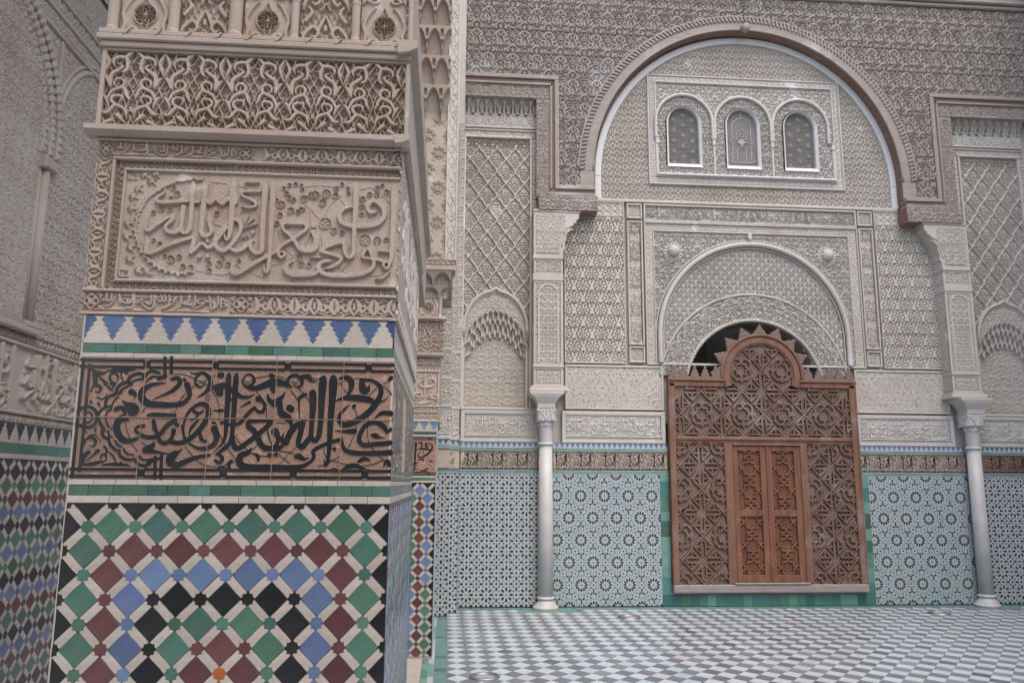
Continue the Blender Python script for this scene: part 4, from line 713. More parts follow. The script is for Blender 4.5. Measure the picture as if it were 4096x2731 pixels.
for (ua, ue, kind) in ((.012, .164, 1), (.203, .354, 0), (.402, .553, 1), (.583, .749, 0), (.781, .935, 1)):
    R = Ras(ua, ue, 2.866, 3.29, .0022); c = (ua+ue)/2; st = []
    if kind:
        cz = 2.940; rr = .036
        st += [circ_st(c, cz, rr, .006, 20), [(c-.010, cz+rr+.004, .005), (c, cz+rr+.028, .005), (c+.010, cz+rr+.004, .005)], [(c-.010, cz-rr-.004, .005), (c, cz-rr-.022, .005), (c+.010, cz-rr-.004, .005)]]
        for k in range(10):
            a0 = 2*PI*k/10; st += [[(c+rr*math.cos(a0), cz+rr*math.sin(a0), .0026), (c+rr*.55*math.cos(a0+.314), cz+rr*.55*math.sin(a0+.314), .0026), (c+rr*math.cos(a0+.628), cz+rr*math.sin(a0+.628), .0026)], [(c, cz, .0026), (c+rr*.55*math.cos(a0+.314), cz+rr*.55*math.sin(a0+.314), .0030)]]
        for sg in (1, -1):
            for dz in (0, .15):
                st += [[(c+sg*.070, 2.868+dz, .006), (c+sg*.060, 2.905+dz, .014), (c+sg*.068, 2.940+dz, .012), (c+sg*.050, 2.985+dz, .012), (c+sg*.030, 3.005+dz, .006)], [(c+sg*.052, 2.882+dz, .010), (c+sg*.034, 2.893+dz, .011), (c+sg*.022, 2.880+dz, .010), (c+sg*.036, 2.872+dz, .008), (c+sg*.06, 2.880+dz, .006)]]
                st.append([(c+sg*.064, 2.955+dz, .010), (c+sg*.066, 2.957+dz, .010)])
        D = R.sdf(st, pad=.004); inn = np.hypot(R.U-c, R.V-cz) < rr
        H = np.where(inn, -.010+.016*up(D, .003), .009*up(D, .004))
        relief('rosette_panel', FF, R, H, STN, .012)
    else:
        for dz in (0, .118, .236):
            for sg in (1, -1):
                st += [[(c+sg*.074, 2.868+dz, .006), (c+sg*.066, 2.900+dz, .013), (c+sg*.040, 2.925+dz, .013), (c+sg*.022, 2.905+dz, .012), (c+sg*.034, 2.886+dz, .010), (c+sg*.046, 2.895+dz, .008)], [(c+sg*.022, 2.915+dz, .012), (c+sg*.010, 2.945+dz, .012), (c, 2.962+dz, .006)], [(c+sg*.066, 2.945+dz, .012), (c+sg*.046, 2.975+dz, .013), (c+sg*.056, 2.995+dz, .010)], [(c+sg*.012, 2.870+dz, .008), (c, 2.895+dz, .006)], [(c, 2.915+dz, .012), (c, 2.93+dz, .010)]]
        D = R.sdf(st, pad=.004); e = []
        for i in range(-16, 24):
            for sg in (1, -1): e.append([(ua+i*.020+sg*t*.2, 2.866+t*.43, .003) for t in (0, .5, 1)])
        H = np.maximum(.006*up(R.sdf(e, pad=.003, smooth=False), .003), .015*up(D, .004))
        relief('arabesque_panel', FF, R, H, STN, .016)
# ---- courtyard side of the same pier, paler materials: sky light put into the colour
pier_dado(FS, PD, False, 9, colfn=lambda r, c, C, s: ('NAVY', 'BLUE', 'BLUE', 'MAROON', 'GREEN', 'BLUE', 'BLACK')[(r+(c % 3)) % 7] if r else 'NAVY', hu=PD/24.0)
pier_bands(FS, PD, False)
b = MB(); b.box(0, PD, -.0052, .002, 1.4555, 1.811, 0, .0005); b.obj('inscription_slab', FS, TERRAP)
side_st = tf(BLK, .85, 1, .79, 1.455)+tf([s for s in BLK if min(p[0] for p in s) > .20], .85, 1, -.18, 1.455)+knot_bar(.004, PD-.004, 1.458, 1.487, [.2, .5, .8, 1.1, 1.4])+knot_bar(.004, PD-.004, 1.779, 1.808, [.2, .5, .8, 1.1, 1.4])
lettering(FS, side_st, -.0056, NAVY, None, res=.003)
for v0, v1, y, L in ((1.9415, 1.951, -.012, PD), (2.4975, 2.5065, -.012, PD)): moulding(FS, -.004, L, v0, v1, y)
ledge(FS, -.046, PD+.05, 2.5070, 2.5370, -.034); ledge(FS, -.04, 2.42, 2.8200, 2.8660, -.052)
R = Ras(.004, PD, 1.952, 2.497, .0042)
st = tf(CAL, 1.0, 1.12, -.05, 1.94)+tf(CAL, 1.0, 1.12, .74, 1.94); D = R.sdf([s for s in st], pad=.008)
H = np.maximum(.012*up(D, .007), .007*sws(1, R.U, R.V, .11, .11, True)); H = np.where((R.V < 2.02) | (R.V > 2.44), .010*sws(0, R.U, R.V, .07, .07), H)
relief('carved_side_panel', FS, R, H, STF, -.004)
frieze(FS, .016, 2.38, 2.5450, 2.8190, 'carved_side_frieze', .0045, .018, STF)
R = Ras(0, 2.38, 2.866, 3.29, .006); relief('carved_side_panel', FS, R, .014*h_swirl(R, 2, .15), STF, -.01)
# back side towards the passage stays plain plaster with the same dado tone
boxo('passage_dado', FL, WHT, 0, PD, -.004, .003, 0, 1.94)
# ================================================================== SECOND PIER (beyond, between near pier and far wall)
sp = Thing('second_pier', 'narrow further pier behind the near pier, kufic star carving up its front', 'pier', (-.5, 7.7, 0))
X0 = -.92
SF = Face(sp, (X0, 7.10, 0)); SW = -.085-X0; SSd = Face(sp, (-.085, 7.10, 0), PI/2)
b = MB(); b.box(.004, SW-.004, .001, 1.2, 0, 1.975); b.box(.004, SW+.02, .02, 1.2, 1.975, 3.30); b.box(.004, SW+.11, .06, 1.4, 3.30, 8.0); b.obj('pier_core', SF, STP)
def ring2(r, c, C, star):
    k = C-c
    if k <= 0 or r == 0: return 'BLACK'
    if r < 13: return ('BLACK', 'BLUE', 'MAROON', 'GREEN', 'BLUE', 'BLACK')[min(k, 5)] if r > 1 else ('BLACK', 'BLUE', 'BLUE', 'BLUE')[min(k, 3)]
    return ('BLACK', 'GREEN', 'MAROON', 'BLUE', 'GREEN', 'MAROON')[min(k, 5)]
dado(SF, SW-.53, SW, .02, 1.448, .066, .0665, ring2, True, 0)
for a, e, m in ((1.449, 1.466, WHT), (1.467, 1.490, GREEN), (1.491, 1.508, WHT)): band_tiles(SF, SW-.53, SW, a, e, m, .10, .16, 'band_tile')
for a, e in ((SW-.53, SW-.20), (SW-.199, SW)): boxo('inscription_slab', SF, TERRA, a, e, -.005, .001, 1.509, 1.845, .0008)
lettering(SF, tf([s for s in BLK if min(p[0] for p in s) > .45 and max(p[0] for p in s) < .92], 1, .92, SW-.925, 1.512)+knot_bar(SW-.5, SW-.003, 1.512, 1.538, [SW-.06, SW-.25])+knot_bar(SW-.5, SW-.003, 1.815, 1.841, [SW-.06, SW-.25]), -.006, BLACK, None, res=.0028)
for a, e, m in ((1.846, 1.862, WHT), (1.863, 1.888, GREEN)): band_tiles(SF, SW-.53, SW, a, e, m, .10, .16, 'band_tile')
merlons(SF, SW-.53, SW, 1.889, 1.975, .0846, .005, BLUE, WHT, False)
boxo('side_dado', SSd, WHF, 0, 1.18, -.003, .001, 0.0, 1.97, .001)
def mo(face, u0, u1, v0, v1, y, m=STF, name='moulding', bev=.004, yb=.03): return boxo(name, face, m, u0, u1, y, yb, v0, v1, bev)
UL = SW-.55
mo(SF, UL, SW+.006, 1.976, 1.990, -.012)
R = Ras(UL, SW+.008, 1.990, 2.055, .0045); relief('carved_border', SF, R, .010*up(R.sdf(tf(SMT, 1.2, 1, UL-.02, 1.99)+tf(SMT, 1.2, 1, UL+.33, 1.99), pad=.006), .006), STN, .004)
mo(SF, UL, SW+.010, 2.0555, 2.066, -.012)
R = Ras(UL, SW+.010, 2.066, 2.105, .0042); relief('lattice_border', SF, R, .010*h_net(Ras(UL, SW+.010, 0, .039, .0042), .03, .039, .006, .005), STN, .0)
mo(SF, UL, SW+.012, 2.1055, 2.118, -.014)
R = Ras(UL, SW+.014, 2.118, 2.415, .0045); D = R.sdf(tf([s for s in CAL if min(p[0] for p in s) > .60], 1, .90, SW-.905, 2.01), pad=.008); D2 = R.circ([(SW-.95+x, 2.01+z*.9, r) for x, z, r in RINGS], .005)
relief('calligraphy_panel', SF, R, np.maximum(.014*up(D, .008), .008*up(D2, .006)), STN, .0)
mo(SF, UL, SW+.016, 2.4155, 2.430, -.016)
R = Ras(UL, SW+.016, 2.430, 2.470, .0042); relief('lattice_border', SF, R, .010*h_net(Ras(UL, SW+.016, 0, .040, .0042), .03, .040, .006, .005), STN, .0)
R = Ras(UL, SW+.016, 2.478, 2.535, .0045); relief('carved_border', SF, R, .010*up(R.sdf(tf(SMT, 1.2, .9, UL, 2.478)+tf(SMT, 1.2, .9, UL+.33, 2.478), pad=.006), .006), STN, .0)
ledge(SF, UL, SW+.045, 2.540, 2.585, -.05)
frieze(SF, UL, SW+.040, 2.590, 2.870, 'carved_frieze', .0045, .016)
ledge(SF, UL, SW+.060, 2.870, 2.912, -.055)
for c, kind in ((SW-.10, 1), (SW-.30, 1)):
    R = Ras(c-.085, c+.095, 2.914, 3.085, .0045); st = [circ_st(c, 3.0, .045, .010, 20)]
    for k in range(8): a0 = 2*PI*k/8; st += [[(c, 3.0, .005), (c+.045*math.cos(a0), 3.0+.045*math.sin(a0), .005)], [(c+.045*math.cos(a0), 3.0+.045*math.sin(a0), .004), (c+.025*math.cos(a0+.39), 3.0+.025*math.sin(a0+.39), .004), (c+.045*math.cos(a0+.785), 3.0+.045*math.sin(a0+.785), .004)]]
    for sg in (1, -1): st += [[(c+sg*.080, 2.92, .008), (c+sg*.070, 2.96, .016), (c+sg*.076, 3.0, .014), (c+sg*.060, 3.05, .016), (c+sg*.035, 3.075, .008)], [(c+sg*.06, 2.935, .012), (c+sg*.04, 2.945, .014), (c+sg*.03, 2.928, .010)]]
    H = np.where(np.hypot(R.U-c, R.V-3.0) < .045, -.012+.018*up(R.sdf(st, pad=.006), .005), .010*up(R.sdf(st, pad=.006), .006)); relief('rosette_panel', SF, R, H, STN, .004)
for c in (SW-.2, SW+.005): b = MB(); b.lathe([(.020, 2.913), (.020, 2.93), (.016, 2.94), (.016, 3.04), (.022, 3.085)], 10, 0, (c, 0)); b.obj('colonnette', SF, STP)
# small stalactite cornice: arched cells stepping outward in two tiers
def stalactite(face, u0, u1, v0, v1, n, y, name='stalactite', m=STP, shift=0.0, d=.05):
    R = Ras(u0, u1, v0, v1, .006); p = (u1-u0)/n; x = (((R.U-u0)/p+shift) % 1)-.5; t = (R.V-v0)/(v1-v0)
    arch = np.clip(1-(x/.46)**2, 0, 1)**.5; hol = sstep(.80*arch+.08-t, 0, .10)*sstep(arch, .2, .5)
    H = d*(.25+.75*t)*(1-.85*hol)+.010*np.cos(x*30)*hol*(t < .6)*.4
    relief(name, face, R, H, m, y)
stalactite(SF, UL, SW+.07, 3.086, 3.19, 4, .0, shift=.5, d=.07); stalactite(SF, UL, SW+.10, 3.190, 3.315, 4, -.03, d=.09)
mo(SF, UL, SW+.135, 3.316, 3.365, -.13, STP, 'cornice', .006, .10)
R = Ras(UL, SW+.135, 3.366, 3.404, .0045); relief('lattice_border', SF, R, .010*h_net(Ras(UL, SW+.135, 0, .038, .0045), .045, .038, .007, .006), STN, -.125)
mo(SF, UL, SW+.140, 3.405, 3.418, -.135, STP)
# kufic star field
K0, K1 = SW-.19, SW+.035
b = MB(); b.box(UL, SW+.135, .010, .07, 3.42, 8.0); b.obj('upper_face', SF, STP)
R = Ras(UL, K1, 3.42, 4.80, .0050); H = np.full(R.U.shape, .010); pu, pv = .205, .170; st = []; SQ = []
for j in range(-1, 10):
    for i in range(-3, 3):
        cx = SW-.040-i*pu-(pu/2 if j % 2 else 0); cz = 3.445+j*pv/1.0; 
        q = np.maximum(np.abs(R.U-cx), np.abs(R.V-cz)); r = (np.abs(R.U-cx)+np.abs(R.V-cz))/1.414; dd = np.minimum(q, r)
        H = np.where(dd < .052, .002, H); H = np.where(dd < .044, .010, H); H = np.where(dd < .036, -.002, H)
        for k in (-.022, -.008, .006, .020): st.append([(cx+k, cz-.026, .006), (cx+k, cz+.024-abs(k)*.4, .006)])
        st += [[(cx-.030, cz-.020, .006), (cx+.026, cz-.020, .006)], [(cx-.028, cz+.004, .006), (cx-.010, cz+.004, .006)], circ_st(cx-.020, cz-.004, .008, .005, 8)]
        for dx, dz in ((1, 1), (1, -1), (-1, 1), (-1, -1)): H = np.where(np.hypot(R.U-cx-pu/4*dx*1.0, R.V-cz-pv/2*dz) < .018, .006, H)
H = np.where(H < 0, -.002+.012*up(R.sdf(st, pad=.005, smooth=False), .005), H)
relief('kufic_star_panel', SF, R, H, STP, .0)
# geometric strip at the right
R = Ras(K1+.012, SW+.125, 3.42, 7.9, .0065); x = (R.U-K1-.012)/.06; z = R.V/.17
H = .008*(1-sstep(np.minimum(np.abs(((x+z) % 1)-.5), np.abs(((z-x) % 1)-.5)), .04, .12)); H = .006+H*0-np.where(np.minimum(np.abs(((x*1.0+z*1.3) % 1)-.5), np.abs(((z*1.3-x) % 1)-.5)) < .07, .006, 0)-np.where((np.abs(((z) % 1)-.5) < .22) & (np.abs(x-.95+.35*np.abs(((z % 1)-.5)/.22)) < .22), .006*sws(0, R.U, R.V, .06), 0)
relief('geometric_strip', SF, R, H, STF, -.010)
for a, e in ((K1, K1+.012), (SW+.125, SW+.140)): mo(SF, a, e, 3.42, 7.9, -.022, STF, 'moulding', .003, .02)
# stalactite column over the kufic field
R = Ras(SW-.32, K1+.02, 4.80, 7.9, .0065); x = (R.U-SW+.32)/.145; t = R.V-4.80; row = np.floor(t/.30); ft = (t/.30)-row; xx = ((x+.5*(row % 2)) % 1)-.5
arch = np.sqrt(np.clip(1-(xx/.48)**2, 0, 1)); hol = sstep(.86*arch+.05-ft, 0, .09); small = (np.abs(((xx+.25) % .5)-.25) < .09) & (np.abs(((ft*3.2) % 1)-.5) < .33)
H = .05+.07*ft*1.0+.03*row*0-.085*hol*(1-.4*ft)-np.where(small & (hol < .4), .03, 0)
relief('stalactite_column', SF, R, H, STP, .0)

# ================================================================== LEFT GALLERY WALL
lw = Thing('gallery_wall', 'side wall at far left with small lozenge tiles below and a carved inscription and blind arch above', 'wall', (-2.7, 5.5, 0))
LF = Face(lw, (-2.6, 3.4, 0), PI/2); LW = 6.4
b = MB(); b.box(0, LW, .0, .35, 0, 6.3); b.obj('wall_core', LF, STL)
u_ = lambda Y: Y-3.4
def ringL(r, c, C, star):
    k = 29-c
    if r == 0: return 'NAVY'
    base = ('NAVY', 'NAVY', 'GREEN', 'MAROON', 'BLUE', 'NAVY', 'GREEN', 'BLUE', 'GREEN', 'NAVY', 'BLUE', 'MAROON', 'GREEN', 'NAVY', 'BLUE', 'MAROON', 'GREEN', 'NAVY')
    if r > 5 and k < 2 and k >= 0: return ('BLUE', 'NAVY')[k]
    if r == 8 and c == 26 and not star: return 'OCHRE'
    return base[r % 18]
dado(LF, 0, 2.62, .02, 1.575, .0875, .0795, ringL, True, .25)
band_tiles(LF, 0, 2.62, 1.576, 1.606, WHT, .1, .2, 'edge_tile'); band_tiles(LF, 0, 2.62, 1.607, 1.667, [TEAL, GREEN, DTEAL], .12, .22, 'green_tile')
merlons(LF, 0, 2.62, 1.668, 1.782, .118, .04, NAVY, WHT, False)
R = Ras(.9, 2.62, 1.784, 1.842, .006); relief('lattice_border', LF, R, .014*up(R.sdf([circ_st(.9+i*.05, 1.813, .019, .008, 10) for i in range(36)]+[[(.9+i*.05, 1.813, .012), (.9+i*.05+.01, 1.813, .012)] for i in range(36)], pad=.008), .006), STL, .0)
mo(LF, 0, 2.62, 1.8425, 1.862, -.022, STL)
R = Ras(.9, 2.62, 1.862, 2.250, .0052); D = R.sdf(tf(CAL, 1.05, 1.22, .60, 1.705)+tf(CAL, 1.05, 1.22, 1.53, 1.705)+tf(CAL, 1.05, 1.22, 2.46-1.9, 1.70)[:0], pad=.01)
D2 = R.circ([(.60+x*1.05+k, 1.705+z*1.22, r*1.3) for x, z, r in RINGS for k in (0, .93)], .007)
relief('calligraphy_panel', LF, R, np.maximum(.026*up(D, .012), .010*up(D2, .008)), STL, -.002)
mo(LF, 0, 2.62, 2.2505, 2.270, -.024, STL)
R = Ras(.9, 2.62, 2.270, 2.332, .006); relief('lattice_border', LF, R, .014*up(R.sdf([circ_st(.9+i*.05, 2.301, .019, .008, 10) for i in range(36)]+[[(.9+i*.05, 2.301, .012), (.9+i*.05+.01, 2.301, .012)] for i in range(36)], pad=.008), .006), STL, .0)
mo(LF, 0, u_(5.18), 2.333, 2.372, -.05, STL, 'ledge', .008)
R = Ras(.9, u_(5.16), 2.373, 2.412, .007); relief('rope_border', LF, R, .010*(.5+.5*np.sin((R.U*1.0+R.V*.6)*210)), STL, -.016)
# carved fields: left blind arch with its stalactite edge, engaged column, right field with small arch
AX, AZ, AR = u_(4.36), 3.62, .66
inarch = ((np.hypot)(0, 0) == 0)
def lf_field(u0, u1, v0, v1, i, p, d, y, maskfn=None, res=.0065, name='carved_field', rot=False):
    R = Ras(u0, u1, v0, v1, res); A, B = (R.V, R.U) if rot else (R.U, R.V)
    H = d*np.maximum(sws(i, A, B, p, p, True), .55*sws((i+2) % 5, A+.03, B+.05, p*.6, p*.6, True)); relief(name, LF, R, H, STL, y, None if maskfn is None else maskfn(R))
lf_field(.9, u_(5.05), 2.414, 3.60, 4, .22, .016, .012)
lf_field(.9, u_(5.05), 3.60, 4.34, 3, .17, .016, .010, lambda R: np.hypot(R.U-AX, R.V-3.60) < .74)
lf_field(.9, u_(5.12), 3.56, 4.90, 0, .15, .014, -.002, lambda R: (np.hypot(R.U-AX, R.V-3.60) > .70) & (R.V-4.0 < 1.1))
lf_field(u_(5.14), 2.62, 2.333, 4.35, 1, .13, .014, .0, lambda R: (R.V < 3.66+.74*np.sqrt(np.clip(1-((R.U-u_(5.78))/.66)**2, 0, 1))))
lf_field(u_(5.12), 2.62, 3.6, 4.9, 2, .13, .014, .0, lambda R: ~(R.V < 3.66+.74*np.sqrt(np.clip(1-((R.U-u_(5.78))/.66)**2, 0, 1))))
lf_field(.0, LW, 4.92, 6.0, 3, .26, .020, -.01, None, .02)
b = MB()
for k in range(3):
    for i in range(26):
        a = -.1+i*(1.75/26); r = .70+k*.055; u = AX+r*math.cos(a); v = 3.60+r*math.sin(a)
        b.box(u-.026, u+.026, -.012-.020*k, .02, v-.030, v+.030, 0, .014)
b.obj('stalactite_arch', LF, STL)
for (ua, ue) in ((u_(5.03), u_(5.055)), (u_(5.065), u_(5.135)), (u_(5.142), u_(5.158))):
    b = MB(); P = [((ua+ue)/2, .0, v) for v in (2.40, 3.40)]; b.tube(P, (ue-ua)/2, 10); b.obj('engaged_column', LF, STL, smooth=True)
mo(LF, u_(5.02), u_(5.18), 3.40, 3.48, -.05, STL, 'impost', .012); mo(LF, u_(5.0), u_(5.17), 2.372, 2.41, -.045, STL, 'plinth', .008)
mo(LF, u_(5.095), u_(5.125), 3.86, 4.30, -.030, STL)
b = MB()
for rr, w in ((.70, .020), (.745, .014)):
    b.tube([(u_(5.78)+rr*.9*math.cos(PI-t*PI), -.012, 3.66+rr*1.0*math.sin(t*PI)) for t in np.linspace(0, 1, 30)], w, 8)
b.obj('arch_moulding', LF, STL, smooth=True)
for v, h in ((4.31, .025), (4.44, .03), (4.56, .02)): mo(LF, 0, LW, v, v+h, -.035, STL)
R = Ras(.9, 2.62, 4.34, 4.44, .009); relief('carved_band', LF, R, .016*h_swirl(R, 1, .12), STL, -.005)
R = Ras(.9, 2.62, 4.475, 4.56, .009); relief('carved_band', LF, R, .016*h_net(R, .09, .085, .016, .010), STL, -.005)
# ================================================================== COURTYARD WALL (far)
cw = Thing('courtyard_wall', 'far courtyard wall of carved stucco above a star-patterned tile dado, with a great arch', 'wall', (3.9, 9.9, 0))
CF = Face(cw, (0, 9.86, 0)); RES = .0070
b = MB(); CB = .062
for (u0, u1, v0, v1) in ((-.9, .178, 0, 9.2), (.1781, .992, 0, 2.35), (.1781, .992, 3.84, 9.2), (.9921, 2.74, 0, 9.2), (5.20, 6.938, 0, 9.2), (6.9381, 7.752, 0, 2.35), (6.9381, 7.752, 3.84, 9.2), (7.7521, 8.4, 0, 9.2), (2.7401, 5.1999, 3.66, 5.5999), (2.7401, 5.1999, 6.62, 9.2), (2.7401, 2.80, 5.6, 6.6199), (5.10, 5.1999, 5.6, 6.6199), (2.7401, 5.1999, 0, .02)): b.box(u0, u1, CB, .55, v0, v1)
b.box(.10, 1.06, .40, .54, 2.2, 4.0); b.box(6.86, 7.83, .40, .54, 2.2, 4.0); b.box(2.7, 5.2, .50, .56, 5.5, 6.7)
# masonry between and around the windows, and the haunches of the doorway arch
for (u0, u1) in ((2.80, 2.84), (3.33, 3.63), (4.14, 4.43), (4.95, 5.10)): b.box(u0, u1, CB, .40, 5.6, 6.6199)
n = 24
for i in range(n):
    u0 = 2.7401+i*(2.4598/n); u1 = u0+2.4598/n; uc = abs((u0+u1)/2-3.90); vb = 2.632+math.sqrt(.900**2-uc**2) if uc < .895 else 2.2
    b.box(u0, u1, CB, .45, vb, 3.6599)
b.obj('wall_core', CF, STF)
b = MB(); b.box(2.5, 5.45, .0, .04, 0, 3.9); b.box(2.5, 2.54, -1.6, 0, 0, 3.9); b.box(5.41, 5.45, -1.6, 0, 0, 3.9); b.box(2.5, 5.45, -1.6, -.7, 3.9, 3.94)  # half the ceiling left off so sky light reaches this room
for z in (1.2, 2.9): b.box(2.6, 5.3, -.06, 0, z, z+.06)
for u in (3.1, 3.55, 4.0, 4.5): b.box(u, u+.06, -.05, 0, 2.96, 3.8)
link('room_behind', b.mesh('room_behind', DARK), CF, 0, 2.2, 0)
def fm(u0, u1, v0, v1, y=-.018, m=STF, name='moulding', bev=.006): return boxo(name, CF, m, u0, u1, y, .065, v0, v1, bev)
def frame(u0, u1, v0, v1, w, y=-.018, m=STF, name='frame_moulding'):
    b = MB(); b.box(u0, u1, y, .065, v1-w, v1, 0, .005); b.box(u0, u1, y, .065, v0, v0+w, 0, .005); b.box(u0, u0+w, y, .065, v0+w+.0004, v1-w-.0004, 0, .005); b.box(u1-w, u1, y, .065, v0+w+.0004, v1-w-.0004, 0, .005)
    return b.obj(name, CF, m)
def field(u0, u1, v0, v1, T, pu, pv, d, y, m=STF, brick=False, maskf=None, name='carved_field', ou=0, ov=0, res=None, add=None, face=None):
    R = Ras(u0, u1, v0, v1, res or RES); H = d*samp(T, R.U-u0+ou, R.V-v0+ov, pu, pv, brick)
    if add is not None: H = add(R, H)
    return relief(name, face or CF, R, H, m, y, None if maskf is None else maskf(R))
# ---------------- tile dado
def zellij8(face, u0, u1, v0, v1, pu, pv, au, av, name='zellij_panel'):
    b = MB(); C = {}; mats = [BLACK, BLUE, OCHRE, BROWN, DTEAL]
    def hexa(l, w, rot):
        P = [(-l/2, 0), (-l*.26, w/2), (l*.26, w/2), (l/2, 0), (l*.26, -w/2), (-l*.26, -w/2)]; c, s = math.cos(rot), math.sin(rot); return [(x*c-y*s, x*s+y*c) for x, y in P]
    def put(P, u, v, mi):
        Q = clip_poly([(p[0]+u, p[1]+v) for p in P], u0, u1, v0, v1)
        if Q: b.prism(Q, -.0035+random.uniform(-.0003, .0003), 0, mi, .001)
    oct_ = lambda r: [(r*math.cos(PI/8+PI*k/4), r*math.sin(PI/8+PI*k/4)) for k in range(8)]
    pent = lambda r, a: [(r*1.15*math.cos(a), r*1.15*math.sin(a))]+[(r*math.cos(a+2*PI*k/5), r*math.sin(a+2*PI*k/5)) for k in range(1, 5)]
    k = pu/.238
    for j in range(int((v0-av)/pv)-1, int((v1-av)/pv)+2):
        for i in range(int((u0-au)/pu)-1, int((u1-au)/pu)+2):
            u, v = au+i*pu, av+j*pv; par = (i+j) % 2
            put(star8(.0155*k), u, v, 1 if par else 2)
            for q in range(4):
                a = q*PI/2; sx = pu if q % 2 == 0 else pv
                put(hexa(.050*k, .024*k, a), u+math.cos(a)*.0605*k, v+math.sin(a)*.0605*pv/pu*k, 0)
                a += PI/4; put(hexa(.050*k, .0235*k, a), u+math.cos(a)*.062*k, v+math.sin(a)*.064*k, 0)
            put(oct_(.0135*k), u+pu/2, v, 0); put(oct_(.0135*k), u, v+pv/2, 0); put(oct_(.0135*k), u+pu/2, v+pv/2, 0)
            for sg in (1, -1): put(hexa(.048*k, .0235*k, 0), u+pu/2+sg*.0600*k, v+pv/2, 0); put(hexa(.048*k, .0235*k, PI/2), u+pu/2, v+pv/2+sg*.0605*k, 0)
            for sx in (1, -1):
                for sz in (1, -1):
                    cc = (2 if par else 1) if random.random() > .06 else 3
                    put(pent(.0125*k, math.atan2(sz*.4, sx)), u+sx*.0855*k, v+sz*.0385*pv/pu*k, cc); put(pent(.0125*k, math.atan2(sz, sx*.4)), u+sx*.0365*k, v+sz*.0875*pv/pu*k, cc)
                    put(pent(.0125*k, math.atan2(sz, sx)), u+sx*.0865*k, v+sz*.0880*pv/pu*k, 3)
    g = MB(); g.box(u0, u1, -.0008, .004, v0, v1); link(name, g.mesh(name, WHF), face); return b.obj('zellij_pieces', face, mats, kind='stuff')
def zellij12(face, u0, u1, v0, v1, au, av, pu=.2936, pv=.2620, name='zellij_panel'):
    b = MB(); mats = [BLACK, BLUE, OCHRE, TEAL, DTEAL]
    def put(P, u, v, mi):
        Q = clip_poly([(p[0]+u, p[1]+v) for p in P], u0, u1, v0, v1)
        if Q: b.prism(Q, -.0035+random.uniform(-.0003, .0003), 0, mi, .001)
    def rot(P, a): c, s = math.cos(a), math.sin(a); return [(x*c-y*s, x*s+y*c) for x, y in P]
    petal = [(.036, 0), (.050, .0105), (.070, .0115), (.0815, 0), (.070, -.0115), (.050, -.0105)]
    dot = lambda r, n=8: [(r*math.cos(2*PI*k/n), r*math.sin(2*PI*k/n)) for k in range(n)]
    yp = [(.012, .0075), (.040, .0095), (.050, 0), (.040, -.0095), (.012, -.0075)]; chev = [(.026, -.011), (.034, -.014), (.034, .014), (.026, .011), (.030, 0)]
    for j in range(int((v0-av)/pv)-2, int((v1-av)/pv)+3):
        for i in range(int((u0-au)/pu)-2, int((u1-au)/pu)+3):
            u = au+i*pu+(pu/2 if j % 2 else 0); v = av+j*pv
            put(star8(.0165, 0, .85), u, v, 2)
            for k in range(12):
                a = PI/6*k; put(rot(petal, a), u, v, 0)
                a2 = a+PI/12; put(rot([(.088, 0), (.094, .0045), (.101, 0), (.094, -.0045)], a2), u, v, 0)
                put(rot([(x+.0705, y) for x, y in dot(.0042, 6)], a2), u, v, 3) if 0 else None
            for k in range(12):
                a = PI/6*k+PI/12
                put(rot([(x+.1175, y) for x, y in dot(.0122, 5)], a), u, v, 1 if k % 2 else 3)
            for k in range(6):
                a = PI/3*k; put(rot([(x+.108, y) for x, y in dot(.0118, 6)], a), u, v, 3); 
                put(rot([(x+.108, y) for x, y in dot(.0118, 6)], a+PI/6), u, v, 3)
            # edge midpoints (three of the six, shared)
            for (du, dv) in ((pu/2, 0), (pu/4, pv/2), (-pu/4, pv/2)): put(dot(.0105), u+du, v+dv, 0)
            # triple points
            for (du, dv, a0) in ((0, pv*.665, PI/2), (0, -pv*.665, -PI/2)):
                put(dot(.0095), u+du, v+dv, 0)
                for k in range(3):
                    a = a0+2*PI/3*k; put(rot(yp, a), u+du, v+dv, 0); put(rot(chev, a+PI/3), u+du, v+dv, 2)
                    for sg in (1, -1): put(rot([(x+.060, y) for x, y in dot(.0115, 5)], a+sg*.42), u+du, v+dv, 1)
    g = MB(); g.box(u0, u1, -.0008, .004, v0, v1); link(name, g.mesh(name, WHF), face); return b.obj('zellij_pieces', face, mats, kind='stuff')
TB = -.004
DF = Face(cw, (0, 9.856, 0))
zellij8(DF, .165, 1.30, .012, 1.565, .238, .2485, .268, .148+.0)
zellij12(DF, 1.30, 2.632, .012, 1.565, 1.6445, .255)
zellij12(DF, 5.302, 6.62, .012, 1.565, 5.62, .255)
zellij8(DF, 6.76, 8.05, .012, 1.565, .238, .2485, 6.97, .148)
